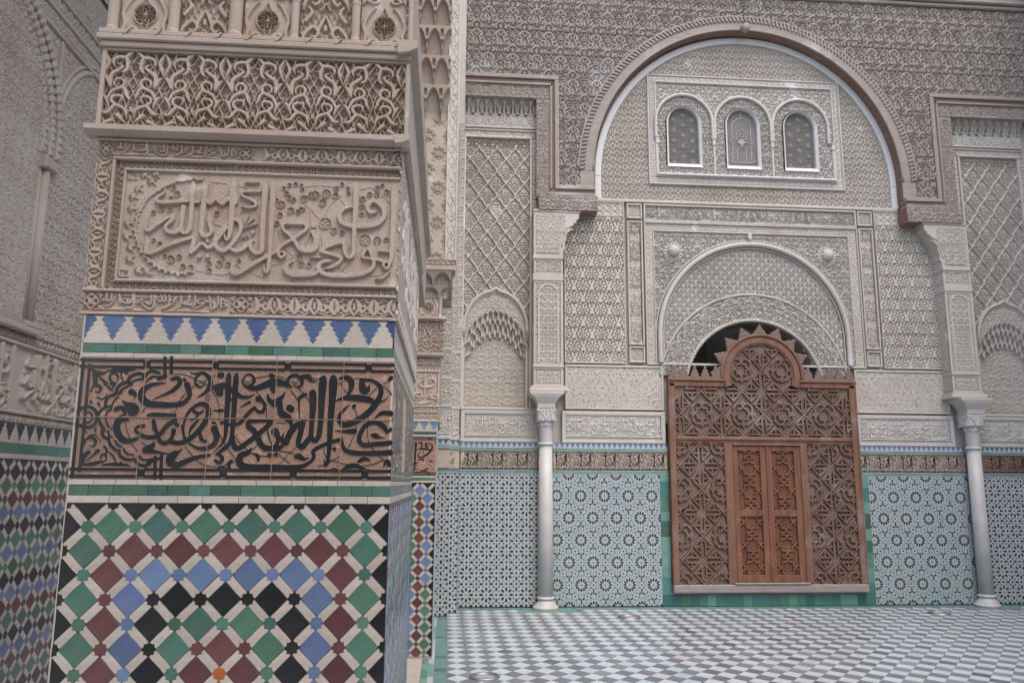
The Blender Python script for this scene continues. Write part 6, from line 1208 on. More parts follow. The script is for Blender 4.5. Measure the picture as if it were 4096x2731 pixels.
# ================================================================== SIDE BAYS, PIERS OVER THE COLUMNS, CORBELS
def bay(mir):
    X = (lambda a, e: (a, e)) if not mir else (lambda a, e: (7.93-e, 7.93-a)); x1 = (lambda a: a) if not mir else (lambda a: 7.93-a)
    fr = lambda a, e, v0, v1, w, y=-.016, m=STF: frame(*X(a, e), v0, v1, w, y, m)
    # stalactite frieze over an inscription strip
    a, e = X(.09, 1.13); R = Ras(a, e, 6.215, 6.475, .0075); p = .116; t = (R.V-6.215)/.26; x = ((R.U-a)/p) % 1-.5; x2 = ((R.U-a)/p+.5) % 1-.5
    arch = np.sqrt(np.clip(1-(x/.40)**2, 0, 1)); arch2 = np.sqrt(np.clip(1-(x2/.34)**2, 0, 1))
    H = .030+.05*t-.055*sstep(.35+.42*arch-t, 0, .08)*(arch > .15)*(t > .06)-.030*sstep(.18+.30*arch2-t, 0, .06)*(arch2 > .15)+.012*sws(0, R.U, R.V, .116, .10)*(t > .72)
    relief('stalactite_frieze', CF, R, H, STPL, .0)
    b = MB(); b.box(a-.0, e, -.085, .03, 6.477, 6.495, 0, .004); b.obj('moulding', CF, STPL)
    R = Ras(a, e, 6.045, 6.212, RES); relief('small_inscription', CF, R, .014*np.maximum(up(R.sdf(tf(SMT, 2.2, 1.7, a-.05, 6.055, w=1.7)+tf(SMT, 2.2, 1.7, a+.55, 6.055, w=1.7), pad=.01), .01), .6*h_swirl(R, 1, .12)), STPL, .002)
    fr(.085, 1.135, 5.985, 6.043, .020)
    a, e = X(.105, 1.115); R = Ras(a, e, 5.915, 5.985, RES); relief('small_inscription', CF, R, .010*up(R.sdf(tf(SMT, 1.6, .95, a-.05, 5.915, w=1)+tf(SMT, 1.6, .95, a+.5, 5.915, w=1), pad=.01), .008), STPL, .004)
    # upright kufic strips
    for (q, r) in ((.085, .150), (1.045, 1.125)):
        a, e = X(q, r); R = Ras(a, e, 2.36, 5.90, .0085); f = np.abs(((R.V/.052+.3*np.sin(R.V*7)) % 1)-.5) < .27; H = .010*np.maximum(f*(np.abs(R.U-(a+e)/2) < (e-a)*.40), h_swirl(R, 0, .07)*.9); relief('kufic_strip', CF, R, H, STF, .004)
    for q in (.155, 1.012): a, e = X(q, q+.028); fm(a, e, 2.36, 5.88, -.022, STPL)
    a, e = X(.155, 1.040); fm(a, e, 5.882, 5.912, -.024, STPL)
    # sebka lattice over a pointed, scalloped blind arch
    c = x1(.585); hw = .405
    def archv(U): d = np.abs(U-c)/hw; return 3.30+.53*np.sqrt(np.clip(1-d**2.2, 0, 1))+.035*np.exp(-(d/.10)**2)-.10*(d > .99)
    a, e = X(.185, 1.010); R = Ras(a, e, 3.10, 5.88, .0074)
    rb = samp(T_SEBR, R.U-c, R.V-3.80+.02, .237, .33); rf = samp(T_SEBF, R.U-c, R.V-3.80+.02, .237, .33)
    H = np.maximum(.020*rf, .034*rb); top = R.V > 5.78; H = np.where(top, .03*h_swirl(R, 0, .1), H)
    relief('sebka_panel', CF, R, H, STF, .030, R.V > archv(R.U)-.01)
    us = np.linspace(c-hw+.001, c+hw-.001, 70); b = MB(); P = [(u, -.006, float(archv(np.array([u]))[0])) for u in us]; b.tube(P, .022, 8); b.tube([(p[0], .01, p[2]-.034) for p in P], .014, 6); b.obj('arch_moulding', CF, STF, smooth=True)
    # blind niche: carved archivolt, stalactite vault, floral back
    R = Ras(c-hw, c+hw, 2.36, 3.86, .0072); d = np.abs(R.U-c)
    inn = 3.10+.47*np.sqrt(np.clip(1-(d/.385)**1.7, 0, 1)); cw_ = .066; cell0 = ((R.U-c)/cw_+.5) % 1-.5
    k = (inn-R.V)/.080+.20*np.cos(2*PI*cell0); tier = np.clip(np.floor(k), -1, 4); cell = ((R.U-c)/cw_+.5+.5*(tier % 2)) % 1-.5; fk = k-np.floor(k)
    top = .12+.30*(1-np.sqrt(np.clip(1-(cell/.30)**2, 0, 1))); hol = sstep(fk-top, 0, .10)*(np.abs(cell) < .30)*sstep(1.02-fk, 0, .1)
    H = np.where(k < 0, .010*sws(3, R.U-c, R.V, .20, .20), .010-.020*(tier+1)-.038*hol)
    deep = k > 4; H = np.where(deep, -.115+.013*sws(0, R.U-c, R.V, .16, .16)*(R.V > 2.40), H)
    side = d > hw-.026; H = np.where(side & (k > 0), -.01, H)
    relief('niche', CF, R, H, STF, .016, R.V < archv(R.U))
    a, e = X(.160, 1.140); fm(a, e, 2.337, 2.358, -.020, STPL)
bay(0); bay(1)
PR = .20     # projection of the column piers
def pier_over(u0, u1, tag_, mir):
    P = Thing('column_pier', tag_, 'pier', ((u0+u1)/2, 9.76, 2.5), 'stucco piers carried by the columns'); f = Face(P, (0, 9.86-PR, 0)); y1 = PR+.03
    bx = lambda n, a, e, v0, v1, y=0.0, m=STF, bev=.006: boxo(n, f, m, a, e, y, y1, v0, v1, bev)
    w = u1-u0
    bx('pier_block', u0+.004, u1-.004, 2.60, 4.88, .014)
    bx('abacus_slab', u0-.055, u1+.055, 2.545, 2.592, -.045, STPL, .010); bx('base_slab', u0-.035, u1+.035, 2.594, 2.618, -.025, STPL, .006)
    for (v0, v1, nm, T, p) in ((2.62, 2.84, 'carved_block', 3, .10), (2.875, 3.93, 'carved_panel', 0, .085), (4.02, 4.21, 'carved_block', 1, .085)):
        R = Ras(u0+.03, u1-.03, v0+.028, v1-.028, .0075); c = (u0+u1)/2; H = .012*sws(T, R.U-c, R.V, p, p, True)
        if v1-v0 > .5: ah = v1-.16; o = np.abs(np.where(R.V > ah, np.hypot(R.U-c, R.V-ah), np.abs(R.U-c))-w*.33) < .010; H = np.where(o, .016, H)
        relief(nm, f, R, H, STF, .008)
        b = MB()
        for (a, e, z0, z1) in ((u0, u1, v0, v0+.024), (u0, u1, v1-.024, v1), (u0, u0+.026, v0+.0245, v1-.0245), (u1-.026, u1, v0+.0245, v1-.0245)): b.box(a, e, -.004, y1, z0, z1, 0, .005)
        b.obj('panel_frame', f, STF)
        # flank that faces the middle of the court
        g = Face(P, (u0, 9.86, 0), -PI/2) if mir else Face(P, (u1, 9.86-PR, 0), PI/2)
        R = Ras(.035, PR-.02, v0+.03, v1-.03, .009); relief(nm, g, R, .010*sws(T, R.U, R.V, p, p, True), STF, -.002)
        b = MB()
        for (a, e, z0, z1) in ((.0, PR, v0, v0+.024), (.0, PR, v1-.024, v1), (0, .026, v0+.0245, v1-.0245), (PR-.02, PR, v0+.0245, v1-.0245)): b.box(a, e, -.007, .02, z0, z1, 0, .004)
        b.obj('panel_frame', g, STF)
    bx('moulding', u0-.012, u1+.012, 2.842, 2.872, -.018); bx('moulding', u0-.012, u1+.012, 3.933, 4.018, -.012); bx('moulding', u0-.012, u1+.012, 4.212, 4.262, -.016)
    # bracket reaching towards the middle of the court
    s = -1 if mir else 1; e0 = u0 if mir else u1; ui = u1 if mir else u0
    pts = [(ui, 4.265), (ui, 4.83), (e0+s*.215, 4.83), (e0+s*.215, 4.760), (e0+s*.190, 4.745), (e0+s*.175, 4.700), (e0+s*.145, 4.690), (e0+s*.125, 4.640), (e0+s*.095, 4.620), (e0+s*.080, 4.565), (e0+s*.055, 4.535), (e0+s*.050, 4.470), (e0+s*.030, 4.430), (e0+s*.034, 4.360), (e0+s*.012, 4.330), (e0+s*.012, 4.265)]
    b = MB(); V = [(p[0], -.006, p[1]) for p in pts]; n = len(pts); V += [(p[0], y1, p[1]) for p in pts]
    F = [tuple(range(n))]+[(i, (i+1) % n, n+(i+1) % n, n+i) for i in range(n)]
    b.add(V, F); b.obj('bracket', f, STF)
    a, e = sorted((ui-s*.012, e0+s*.235)); bx('bracket_cap', a, e, 4.832, 4.846, -.020, STPL, .005)
    a, e = sorted((ui+s*.03, e0+s*.04)); R = Ras(a, e, 4.56, 4.80, .0075); relief('carved_panel', f, R, .010*h_swirl(R, 1, .11), STF, -.008)
    a, e = sorted((ui+s*.03, e0-s*.04)); R = Ras(a, e, 4.29, 4.56, .0075); relief('carved_panel', f, R, .010*h_swirl(R, 3, .11), STF, -.008)
    c = (e0+s*.155, 4.45); b = MB()
    for r in (.19, .235): b.tube([(c[0]-s*r*math.cos(t)*.85, -.010, c[1]-.08+r*1.25*math.sin(t)) for t in np.linspace(.05, PI/2-.1, 14)], .010, 6)
    b.obj('bracket_moulding', f, STF, smooth=True)
pier_over(1.045, 1.405, 'carved stucco pier and curved bracket on the left marble column', False)
pier_over(6.415, 6.775, 'carved stucco pier and curved bracket on the right marble column', True)
# ================================================================== MARBLE COLUMNS
def column(u, y, lab):
    c = Thing('marble_column', lab, 'column', (u, y, 0), 'marble columns against the far wall'); f = Face(c, (u, y, 0)); r = .0845
    b = MB(); b.lathe([(r, .145), (r*1.01, .9), (r*.965, 1.90)], 32); b.obj('shaft', f, MARB, smooth=True)
    b = MB(); b.lathe([(.150, .0), (.152, .022), (.140, .034), (.128, .040), (.120, .060), (.098, .088), (.088, .104), (.088, .110)], 32); b.obj('base', f, MARB, smooth=True)
    b = MB(); b.lathe([(.086, .108), (.100, .114), (.1045, .124), (.100, .136), (.086, .144)], 32); b.obj('base_ring', f, MARB, smooth=True)
    b = MB(); b.lathe([(.082, 1.898), (.094, 1.904), (.098, 1.915), (.094, 1.928), (.080, 1.936)], 32); b.obj('neck_ring', f, MARB, smooth=True)
    cap = MB(); n = 32; V = []; prof = [(.080, 1.935, 0), (.079, 2.10, .0), (.083, 2.125, .02), (.096, 2.140, .10), (.094, 2.152, .10), (.088, 2.165, .04), (.100, 2.20, .05)]
    for (q, z, am) in prof:
        for k in range(n): a = 2*PI*k/n; rr = q*(1+am*math.cos(8*a)); V.append((rr*math.cos(a), rr*math.sin(a), z))
    F = [(i*n+k, i*n+(k+1) % n, (i+1)*n+(k+1) % n, (i+1)*n+k) for i in range(len(prof)-1) for k in range(n)]; cap.add(V, F); o = cap.obj('capital', f, MARB, smooth=True)
    b = MB(); b.box(-.108, .108, -.108, .108, 2.185, 2.345, 0, .018); o2 = link('capital_block', b.mesh('capital_block', MARB), f, parent=o)
    R = Ras(-.085, .085, 2.195, 2.335, .005); st = [[(s*.005, 2.20, .010), (s*.03, 2.25, .014), (s*.065, 2.29, .016), (s*.05, 2.325, .012)] for s in (1, -1)]+[circ_st(s*.058, 2.305, .018, .009, 10) for s in (1, -1)]+[[(s*.07, 2.20, .010), (s*.06, 2.245, .014)] for s in (1, -1)]+[[(0, 2.27, .012), (0, 2.32, .010)]]
    m = relief_mesh('capital_carving', R, .012*up(R.sdf(st, pad=.006), .007), MARB, -.109); link('capital_carving', m, f, parent=o)
    m2 = relief_mesh('capital_carving', R, .012*up(R.sdf(st, pad=.006), .007), MARB, -.109); q = link('capital_carving', m2, f, parent=o); q.matrix_basis = Matrix.Rotation(-PI/2 if u > 4 else PI/2, 4, 'Z')
    for s in (1, -1):
        for s2 in (1, -1):
            b = MB(); b.tube([(s*.098, s2*.118, 2.325), (s*.098, s2*.085, 2.325)], .020, 10); link('volute', b.mesh('volute', MARB), f, parent=o)
    b = MB(); V = []
    for (h, z) in ((.105, 2.346), (.108, 2.40), (.150, 2.475), (.205, 2.515), (.205, 2.544)):
        V += [(-h, -min(h, .165), z), (h, -min(h, .165), z), (h, min(h, .12), z), (-h, min(h, .12), z)]
    F = [(4*i+k, 4*i+(k+1) % 4, 4*i+4+(k+1) % 4, 4*i+4+k) for i in range(4) for k in range(4)]+[(3, 2, 1, 0), (16, 17, 18, 19)]; b.add(V, F); b.obj('abacus', f, STPL)
column(1.200, 9.735, 'slender white marble column on the left, left of the wooden door')
column(6.652, 9.735, 'slender white marble column on the right, right of the wooden door')

# ================================================================== CARVED WOODEN DOOR SCREEN
ds = Thing('door_screen', 'carved brown cedar door screen with round-headed top and a small double door in the middle', 'door', (3.96, 9.82, .14))
SC = Face(ds, (0, 9.80, 0))
def wb(name, m, u0, u1, v0, v1, y=-.02, yb=.05, bev=.008, **k): return boxo(name, SC, m, u0, u1, y, yb, v0, v1, bev, **k)
wb('sill_beam', DRW, 2.752, 5.184, .165, .262, -.035, .06, .012)
wb('jamb', DRF, 2.757, 2.832, .263, 2.700, -.022); wb('jamb', DRF, 5.092, 5.172, .263, 2.700, -.022)
wb('jamb_bead', DRF, 2.748, 2.768, .263, 2.760, -.034, .05, .006); wb('jamb_bead', DRF, 5.160, 5.182, .263, 2.760, -.034, .05, .006)
for (a, e) in ((2.757, 3.470), (4.455, 5.172)): wb('shoulder_beam', DRF, a, e, 2.655, 2.722, -.022); wb('shoulder_bead', DRF, a-.012, e+.012, 2.7225, 2.760, -.040, .05, .008)
wb('middle_rail', DRF, 2.833, 5.091, 1.985, 2.036, -.030, .05, .012); wb('middle_rail', DRF, 2.833, 5.091, 1.955, 1.984, -.016)
wb('door_post', DRF, 3.432, 3.540, .263, 1.954, -.026, .05, .010); wb('door_post', DRF, 4.404, 4.500, .263, 1.954, -.026, .05, .010); wb('door_head', DRF, 3.541, 4.403, 1.925, 1.954, -.036, .05, .008)
HC, HV = 3.962, 2.800
b = MB(); b.ring((HC, HV), .415, .505, -.30, PI+.30, -.026, .05, 44, 0, .012); b.ring((HC, HV), .5052, .540, -.06, PI+.06, -.042, .05, 44, 0, .010); b.ring((HC, HV), .400, .4148, -.28, PI+.28, -.014, .05, 44, 0, .004); b.obj('hood_frame', SC, DRF)
def lattice(name, inside, bbox, pit, hb, y, m=DRM, parent=None):
    """fine pierced lattice: two crossing layers of diagonal bars clipped to a shape"""
    b = MB(); u0, u1, v0, v1 = bbox; d = math.hypot(u1-u0, v1-v0); cu, cv = (u0+u1)/2, (v0+v1)/2
    for sg, yy in ((1, y), (-1, y+.006)):
        for k in range(int(-d/pit), int(d/pit)+1):
            off = k*pit; run = []; t = -d/2
            ca, sa = .7071, .7071*sg; N = int(d/.012)
            for i in range(N+1):
                t = -d/2+d*i/N; u = cu+t*ca-off*sa; v = cv+t*sa+off*ca
                if inside(u, v): run.append((u, v))
                elif run:
                    if len(run) > 2: seg(b, run[0], run[-1], hb, yy)
                    run = []
            if len(run) > 2: seg(b, run[0], run[-1], hb, yy)
    return b
def seg(b, p, q, hw, y, th=.010, m=0):
    dx, dz = q[0]-p[0], q[1]-p[1]; l = math.hypot(dx, dz) or 1e-6; nx, nz = -dz/l*hw, dx/l*hw
    V = [(p[0]+nx, y, p[1]+nz), (p[0]-nx, y, p[1]-nz), (q[0]-nx, y, q[1]-nz), (q[0]+nx, y, q[1]+nz)]; V += [(v[0], y+th, v[2]) for v in V]
    b.add(V, [(0, 1, 2, 3), (1, 0, 4, 5), (3, 2, 6, 7), (0, 3, 7, 4), (2, 1, 5, 6)], m)
def strap(b, p, q, hw=.0105, y=-.018, th=.022):
    """moulded strap with a bevelled back"""
    dx, dz = q[0]-p[0], q[1]-p[1]; l = math.hypot(dx, dz)
    if l < .004: return
    dx, dz = dx/l, dz/l; p = (p[0]-dx*hw*.4, p[1]-dz*hw*.4); q = (q[0]+dx*hw*.4, q[1]+dz*hw*.4)
    jy = random.uniform(-.0006, .0006); V = []
    for (w, yy) in ((hw, y+th), (hw, y+.007), (hw*.50, y), (-hw*.50, y), (-hw, y+.007), (-hw, y+th)):
        for e in (p, q): V.append((e[0]-dz*w, yy+jy, e[1]+dx*w))
    b.add(V, [(2*i, 2*i+1, 2*i+3, 2*i+2)[::-1] for i in range(5)]+[(0, 2, 4, 6, 8, 10), (11, 9, 7, 5, 3, 1)])
def unit_lines():
    """strapwork in one octant-symmetric cell, pinwheel at 0,0 and eight-point star at 1,1 (half period = 1)"""
    L = [[(.241, .10), (.76, .10), (1.0, .34)][:2]]
    L += [[(.241, .10), (.60, .10)], [(.241*.7071+.0707, .241*.7071-.0707), (.50+.07, .50-.07)]]
    L += [[(.76, .10), (.42, .10)], [(1.0, 0), (.60, .40)], [(.60, .10), (.60, .40)][:0] or [(.76, .10), (.86, 0)], [(.44, .10), (.30+.16, .26)][:0] or [(.60, .40), (.40, .26)][:0] or [(.55, .10), (.55, .41)]]
    L += [[(1.0, .66), (.88, .54)], [(.88, .54), (.72, .54)], [(.72, .54), (.635, .635)], [(1, .68), (.905, .775)], [(.905, .775), (.775, .775)], [(.775, .775), (.775, .905)][:1]+[(.775, .8)]]
    L += [[(1.0, .66), (1.0, .50)][:1]+[(1.0, .60)], [(1.0, .56), (.94, .50)], [(.94, .50), (1.0, .44)], [(1.0, .0), (.86, .14)]]
    out = []
    for s in L:
        if len(s) < 2: continue
        for (x, y) in ((0, 0),):
            for sw in (0, 1):
                for sx in (1, -1):
                    for sy in (1, -1):
                        q = [((p[1], p[0]) if sw else p) for p in s]; out.append([(sx*p[0], sy*p[1]) for p in q])
    return out
UL_ = unit_lines()
def strapwork(name, inside, bbox, org, hp, hpz=None, m=DRS, hw=.0105, parent=None):
    hpz = hpz or hp; b = MB(); u0, u1, v0, v1 = bbox
    for j in range(int((v0-org[1])/(2*hpz))-1, int((v1-org[1])/(2*hpz))+2):
        for i in range(int((u0-org[0])/(2*hp))-1, int((u1-org[0])/(2*hp))+2):
            for s in UL_:
                p = (org[0]+2*hp*i+s[0][0]*hp, org[1]+2*hpz*j+s[0][1]*hpz); q = (org[0]+2*hp*i+s[1][0]*hp, org[1]+2*hpz*j+s[1][1]*hpz)
                N = 10; ins = [inside(p[0]+(q[0]-p[0])*t/N, p[1]+(q[1]-p[1])*t/N) for t in range(N+1)]
                if all(ins): strap(b, p, q, hw)
                else:
                    r = [t for t in range(N+1) if ins[t]]
                    if len(r) > 2 and r[-1]-r[0] == len(r)-1: strap(b, (p[0]+(q[0]-p[0])*r[0]/N, p[1]+(q[1]-p[1])*r[0]/N), (p[0]+(q[0]-p[0])*r[-1]/N, p[1]+(q[1]-p[1])*r[-1]/N), hw)
    return b
def panel(u0, u1, v0, v1, org, hp, hpz=None, extra=None, nm='strapwork_panel', frm=True):
    ins = extra or (lambda u, v: u0 < u < u1 and v0 < v < v1); bb = (u0, u1, v0, v1)
    lo = lattice('lattice', ins, bb, .0300, .0088, .012).obj('lattice', SC, DRM)
    st = strapwork(nm, ins, bb, org, hp, hpz).mesh(nm, DRS); link(nm, st, SC)
panel(2.834, 3.430, .264, 1.953, (3.132, 1.953-.264*1.06), .264, .2815)
panel(4.502, 5.090, .264, 1.953, (4.796, 1.953-.264*1.06), .264, .2815)
upin = lambda u, v: (2.834 < u < 5.090 and 2.038 < v < 2.653) or math.hypot(u-HC, v-HV) < .398
panel(2.834, 5.090, 2.038, 3.20, (HC, 2.600), .264, .2815, upin)
wb('panel_edge', DRF, 2.8335, 3.4315, 1.934, 1.953, -.006); wb('panel_edge', DRF, 4.5015, 5.0905, 1.934, 1.953, -.006)
# the small double door
for s, (a, e) in enumerate(((3.542, 3.968), (3.972, 4.402))):
    w = e-a; leaf = MB(); st = .068; y0 = -.014
    parts = [(a, a+st, .285, 1.923), (e-st-.012, e, .285, 1.923), (a+st, e-st-.012, 1.858, 1.923), (a+st, e-st-.012, 1.062, 1.150), (a+st, e-st-.012, .285, .372)]
    for (p, q, r, t) in parts: leaf.box(p, q, y0, .04, r+.0004, t-.0004, 0, .006)
    o = leaf.obj('door_leaf', SC, DRL); o['label'] = 'orange-brown leaf of the small double door'
    for (v0, v1, nst) in ((1.151, 1.857, 3), (.373, 1.061, 3)):
        u0, u1 = a+st, e-st-.012; ins = lambda u, v: u0 < u < u1 and v0 < v < v1
        lm = lattice('lattice', ins, (u0, u1, v0, v1), .0285, .0085, .012).mesh('lattice', DRL); link('lattice', lm, SC, parent=o)
        b = MB(); cu = (u0+u1)/2; hw = (u1-u0)/2; per = (v1-v0)/2.55
        for k in range(-1, 4):
            cz = v0+per*(k+.30 if v0 < 1 else k+.78); r = per*.36
            def S_(L):
                for p, q in zip(L[:-1], L[1:]):
                    for sx in (1, -1):
                        P1 = (cu+sx*p[0]*r, cz+p[1]*r); Q1 = (cu+sx*q[0]*r, cz+q[1]*r)
                        if all(ins(*z) for z in (P1, Q1)): strap(b, P1, Q1, .010, -.010, .022)
                        elif any(ins(*z) for z in (P1, Q1)):
                            t0 = [t/12 for t in range(13) if ins(P1[0]+(Q1[0]-P1[0])*t/12, P1[1]+(Q1[1]-P1[1])*t/12)]
                            if len(t0) > 2: strap(b, (P1[0]+(Q1[0]-P1[0])*t0[0], P1[1]+(Q1[1]-P1[1])*t0[0]), (P1[0]+(Q1[0]-P1[0])*t0[-1], P1[1]+(Q1[1]-P1[1])*t0[-1]), .010, -.010, .022)
            S_([(0, 1.0), (.26, .70), (.70, .70), (.70, .26), (1.0, 0), (.70, -.26), (.70, -.70), (.26, -.70), (0, -1.0)])
            S_([(0, 1.0), (.22, 1.25), (.62, 1.25), (.62, 1.53), (.22, 1.53), (0, 1.78)]); S_([(0, 1.0), (.18, 1.2)]); S_([(1.0, 0), (1.35, .35)]); S_([(1.0, 0), (1.35, -.35)])
        link('strapwork', b.mesh('strapwork', DRL), SC, parent=o)
    if s == 1: bb = MB(); bb.box(a-.012, a+.020, y0-.014, y0, .30, 1.92, 0, .006); link('meeting_stile', bb.mesh('meeting_stile', DRL), SC, parent=o)
wb('door_threshold', DRW, 3.50, 4.44, .2625, .284, -.048, .05, .008)
# crest of stepped merlons
mer_cache = {}
def crest_mesh(hw, h):
    k = (round(hw, 3), round(h, 3))
    if k not in mer_cache:
        b = MB(); P = []; n = 4
        for i in range(n): x0 = hw*(1-i/n); x1 = hw*(1-(i+.55)/n); z = h*i/n; P += [(x0, z), (max(.004, x1+.004), z+h/n*.62), (max(.002, x1-.020), z+h/n*.68)]
        P.append((hw*.10, h)); P = P+[(-x, z) for x, z in P[::-1]]; b.prism(P, -.014, .014, 0, .0)
        for i in range(5):
            z = h*(i+.35)/6; x = hw*(1-(i+.9)/6)
            for q in np.arange(-x, x-.008, .018): b.box(q, q+.010, -.020, -.012, z+.004*((int(q*1000) % 3)-1), z+.012, 0, .002)
        mer_cache[k] = b.mesh('crest_merlon', DRM)
    return mer_cache[k]
for (a, e, n) in ((2.757, 3.43, 5), (4.50, 5.178, 5)):
    p = (e-a)/n
    for i in range(n): link('crest_merlon', crest_mesh(p*.50, .165), SC, a+p*(i+.5), -.010, 2.761)
for i in range(9):
    an = math.radians(3+21.75*i); L = Matrix.Rotation(PI/2-an, 4, 'Y'); link('crest_merlon', crest_mesh(.093, .128), SC, HC+.535*math.cos(an), -.004, HV+.535*math.sin(an), local=L)

# ================================================================== CORNER PILASTERS AT THE LEFT END OF THE FAR WALL
def pilaster(u0, u1, Y, lab, T0):
    p = Thing('corner_pilaster', lab, 'pilaster', ((u0+u1)/2, Y, 0), 'corner pilasters beside the left bay'); f = Face(p, (0, Y, 0)); sd = Face(p, (u1, Y, 0), PI/2); dd = 9.86-Y+.03
    b = MB(); b.box(u0, u1, .012, dd, 0, 8.0); b.obj('pilaster_core', f, STF)
    zellij8(f, u0, u1, .012, 1.560, .238, .2485, u0-.09, .148)
    for a, e, m in ((1.562, 1.574, WHF), (1.575, 1.596, TEAL), (1.838, 1.850, WHF), (1.851, 1.870, TEAL)): band_tiles(f, u0, u1, a, e, m, .2, .3, 'teal_tile')
    boxo('inscription_slab', f, TERRAP, u0, u1, -.004, .001, 1.597, 1.836, .001)
    k = .67; body = [s for s in tf(BLK, k*.7, k, u0-.28-T0*.1, 1.597, w=k*.8) if min(q[0] for q in s) > u0+.002 and max(q[0] for q in s) < u1-.002]; lettering(f, body+knot_bar(u0+.002, u1-.002, 1.600, 1.616, [])+knot_bar(u0+.002, u1-.002, 1.818, 1.834, []), -.0045, BLACK, None, res=.0034)
    merlons(f, u0, u1, 1.871, 1.937, .0655, u0, BLUE, WHF, False)
    mo(f, u0-.003, u1+.003, 1.940, 1.975, -.012, STPL); R = Ras(u0, u1, 1.976, 2.30, .0075); relief('carved_inscription', f, R, .016*np.maximum(up(R.sdf(tf(CAL, .9, .95, u0-.35, 1.87, w=.9), pad=.01), .009), .5*h_swirl(R, 0, .09)), STPL, .002)
    mo(f, u0-.003, u1+.003, 2.301, 2.345, -.014, STPL)
    for z0, z1, t in ((2.35, 2.62, 1), (2.66, 2.96, 3), (3.0, 5.9, 0)): R = Ras(u0, u1, z0, z1, .009); relief('carved_panel', f, R, .012*h_swirl(R, t, .12), STF, .002)
    for z in (2.622, 2.962): mo(f, u0-.003, u1+.003, z, z+.036, -.012, STPL)
    boxo('side_tiles', sd, WHF, 0, dd-.035, -.003, .001, .01, 1.937, .001)
pilaster(-.30, .045, 9.24, 'nearer corner pilaster with zellij tiles, beside the second pier', 0); pilaster(.046, .150, 9.48, 'further corner pilaster with zellij tiles, beside the left bay', 1)

# ================================================================== RIGHT-HAND COURT WALL
rw = Thing('return_wall', 'carved cedar corner of the right-hand courtyard wall at the top right', 'wall', (8.2, 6, 0))
RF = Face(rw, (8.05, 9.72, 0), -PI/2)
b = MB(); b.box(-.2, 9.0, .03, .4, 0, 8.8); b.obj('wall_core', RF, STF)
R = Ras(-.1, 2.6, 6.71, 8.0, .010); relief('plank', RF, R, .024*samp(T_WOOD, R.U, R.V-5.16, .318, .66), WDG, .012)
boxo('beam', RF, WDP, 0, 9.0, -.05, .03, 6.60, 6.709, .01); boxo('cornice_beam', RF, WDP, .09, 9.0, -.06, .03, 8.005, 8.06, .012); boxo('cornice_beam', RF, WDP, .10, 9.0, -.10, .03, 8.063, 8.75, .012)
R = Ras(-.1, 4.0, 2.4, 6.5, .03); relief('carved_field', RF, R, .02*h_swirl(R, 1, .3), STF, .012)
zellij8(RF, 0.02, 3.0, .012, 1.565, .238, .2485, .1, .148)

# ================================================================== FLOOR
gf = bpy.data.objects.new('ground', me_from('ground', [(-30, -30, -.06), (45, -30, -.06), (45, 45, -.06), (-30, 45, -.06)], [(0, 1, 2, 3)], GRT)); COL.objects.link(gf); gf['kind'] = 'structure'
fl = Thing('courtyard_floor', None, None, (4, 6, 0), kind='structure')
def fobj(name, mesh, **k):
    o = bpy.data.objects.new(name, mesh); COL.objects.link(o); o.parent = fl.o; o.matrix_parent_inverse = fl.inv
    for q, v in k.items(): o[q] = v
    return o
fobj('floor_bed', me_from('floor_bed', [(-.16, 1.5, -.004), (8.05, 1.5, -.004), (8.05, 9.86, -.004), (-.16, 9.86, -.004)], [(0, 1, 2, 3)], GRT))
fobj('gallery_paving', me_from('gallery_paving', [(-3, -3, -.006), (-.162, -3, -.006), (-.162, 9.86, -.006), (-3, 9.86, -.006)], [(0, 1, 2, 3)], FW[1]))
fobj('gallery_paving', me_from('gallery_paving', [(-.16, -3, -.0055), (8.05, -3, -.0055), (8.05, 1.499, -.0055), (-.16, 1.499, -.0055)], [(0, 1, 2, 3)], FW[1]))
FX, FY, FPX, FPY = .2065, 9.160, .1735, .2122
def ftile(cx, cy, clipb):
    g = .0022; P = [(cx-FPX/2+g, cy), (cx, cy-FPY/2+g), (cx+FPX/2-g, cy), (cx, cy+FPY/2-g)]
    return clip_poly(P, *clipb)
cands = []
for j in range(-2, 74):
    for i in range(-3, 96):
        if (i+j) % 2: continue
        cx, cy = FX+i*FPX/2, FY+.32-j*FPY/2; P = ftile(cx, cy, (.042, 7.93, 1.62, 9.700))
        if P and not (abs(cx-1.2) < .34 and cy > 9.50) and not (abs(cx-6.65) < .34 and cy > 9.50): cands.append((cx, cy, P, j % 2 == 0))
def vis(c):
    x, y = c[0], c[1]
    d = Vector((x, y, -1.45)); w = d.dot(AXF); px = d.dot(AXR)/w*3210+2048; py = -d.dot(AXU)/w*3210+1365.5
    return 1780 < px < 4090 and 2440 < py < 2725
order = sorted(range(len(cands)), key=lambda k: (not vis(cands[k]), cands[k][1])); solo = set(order[:298]); fb = MB(); full = {}
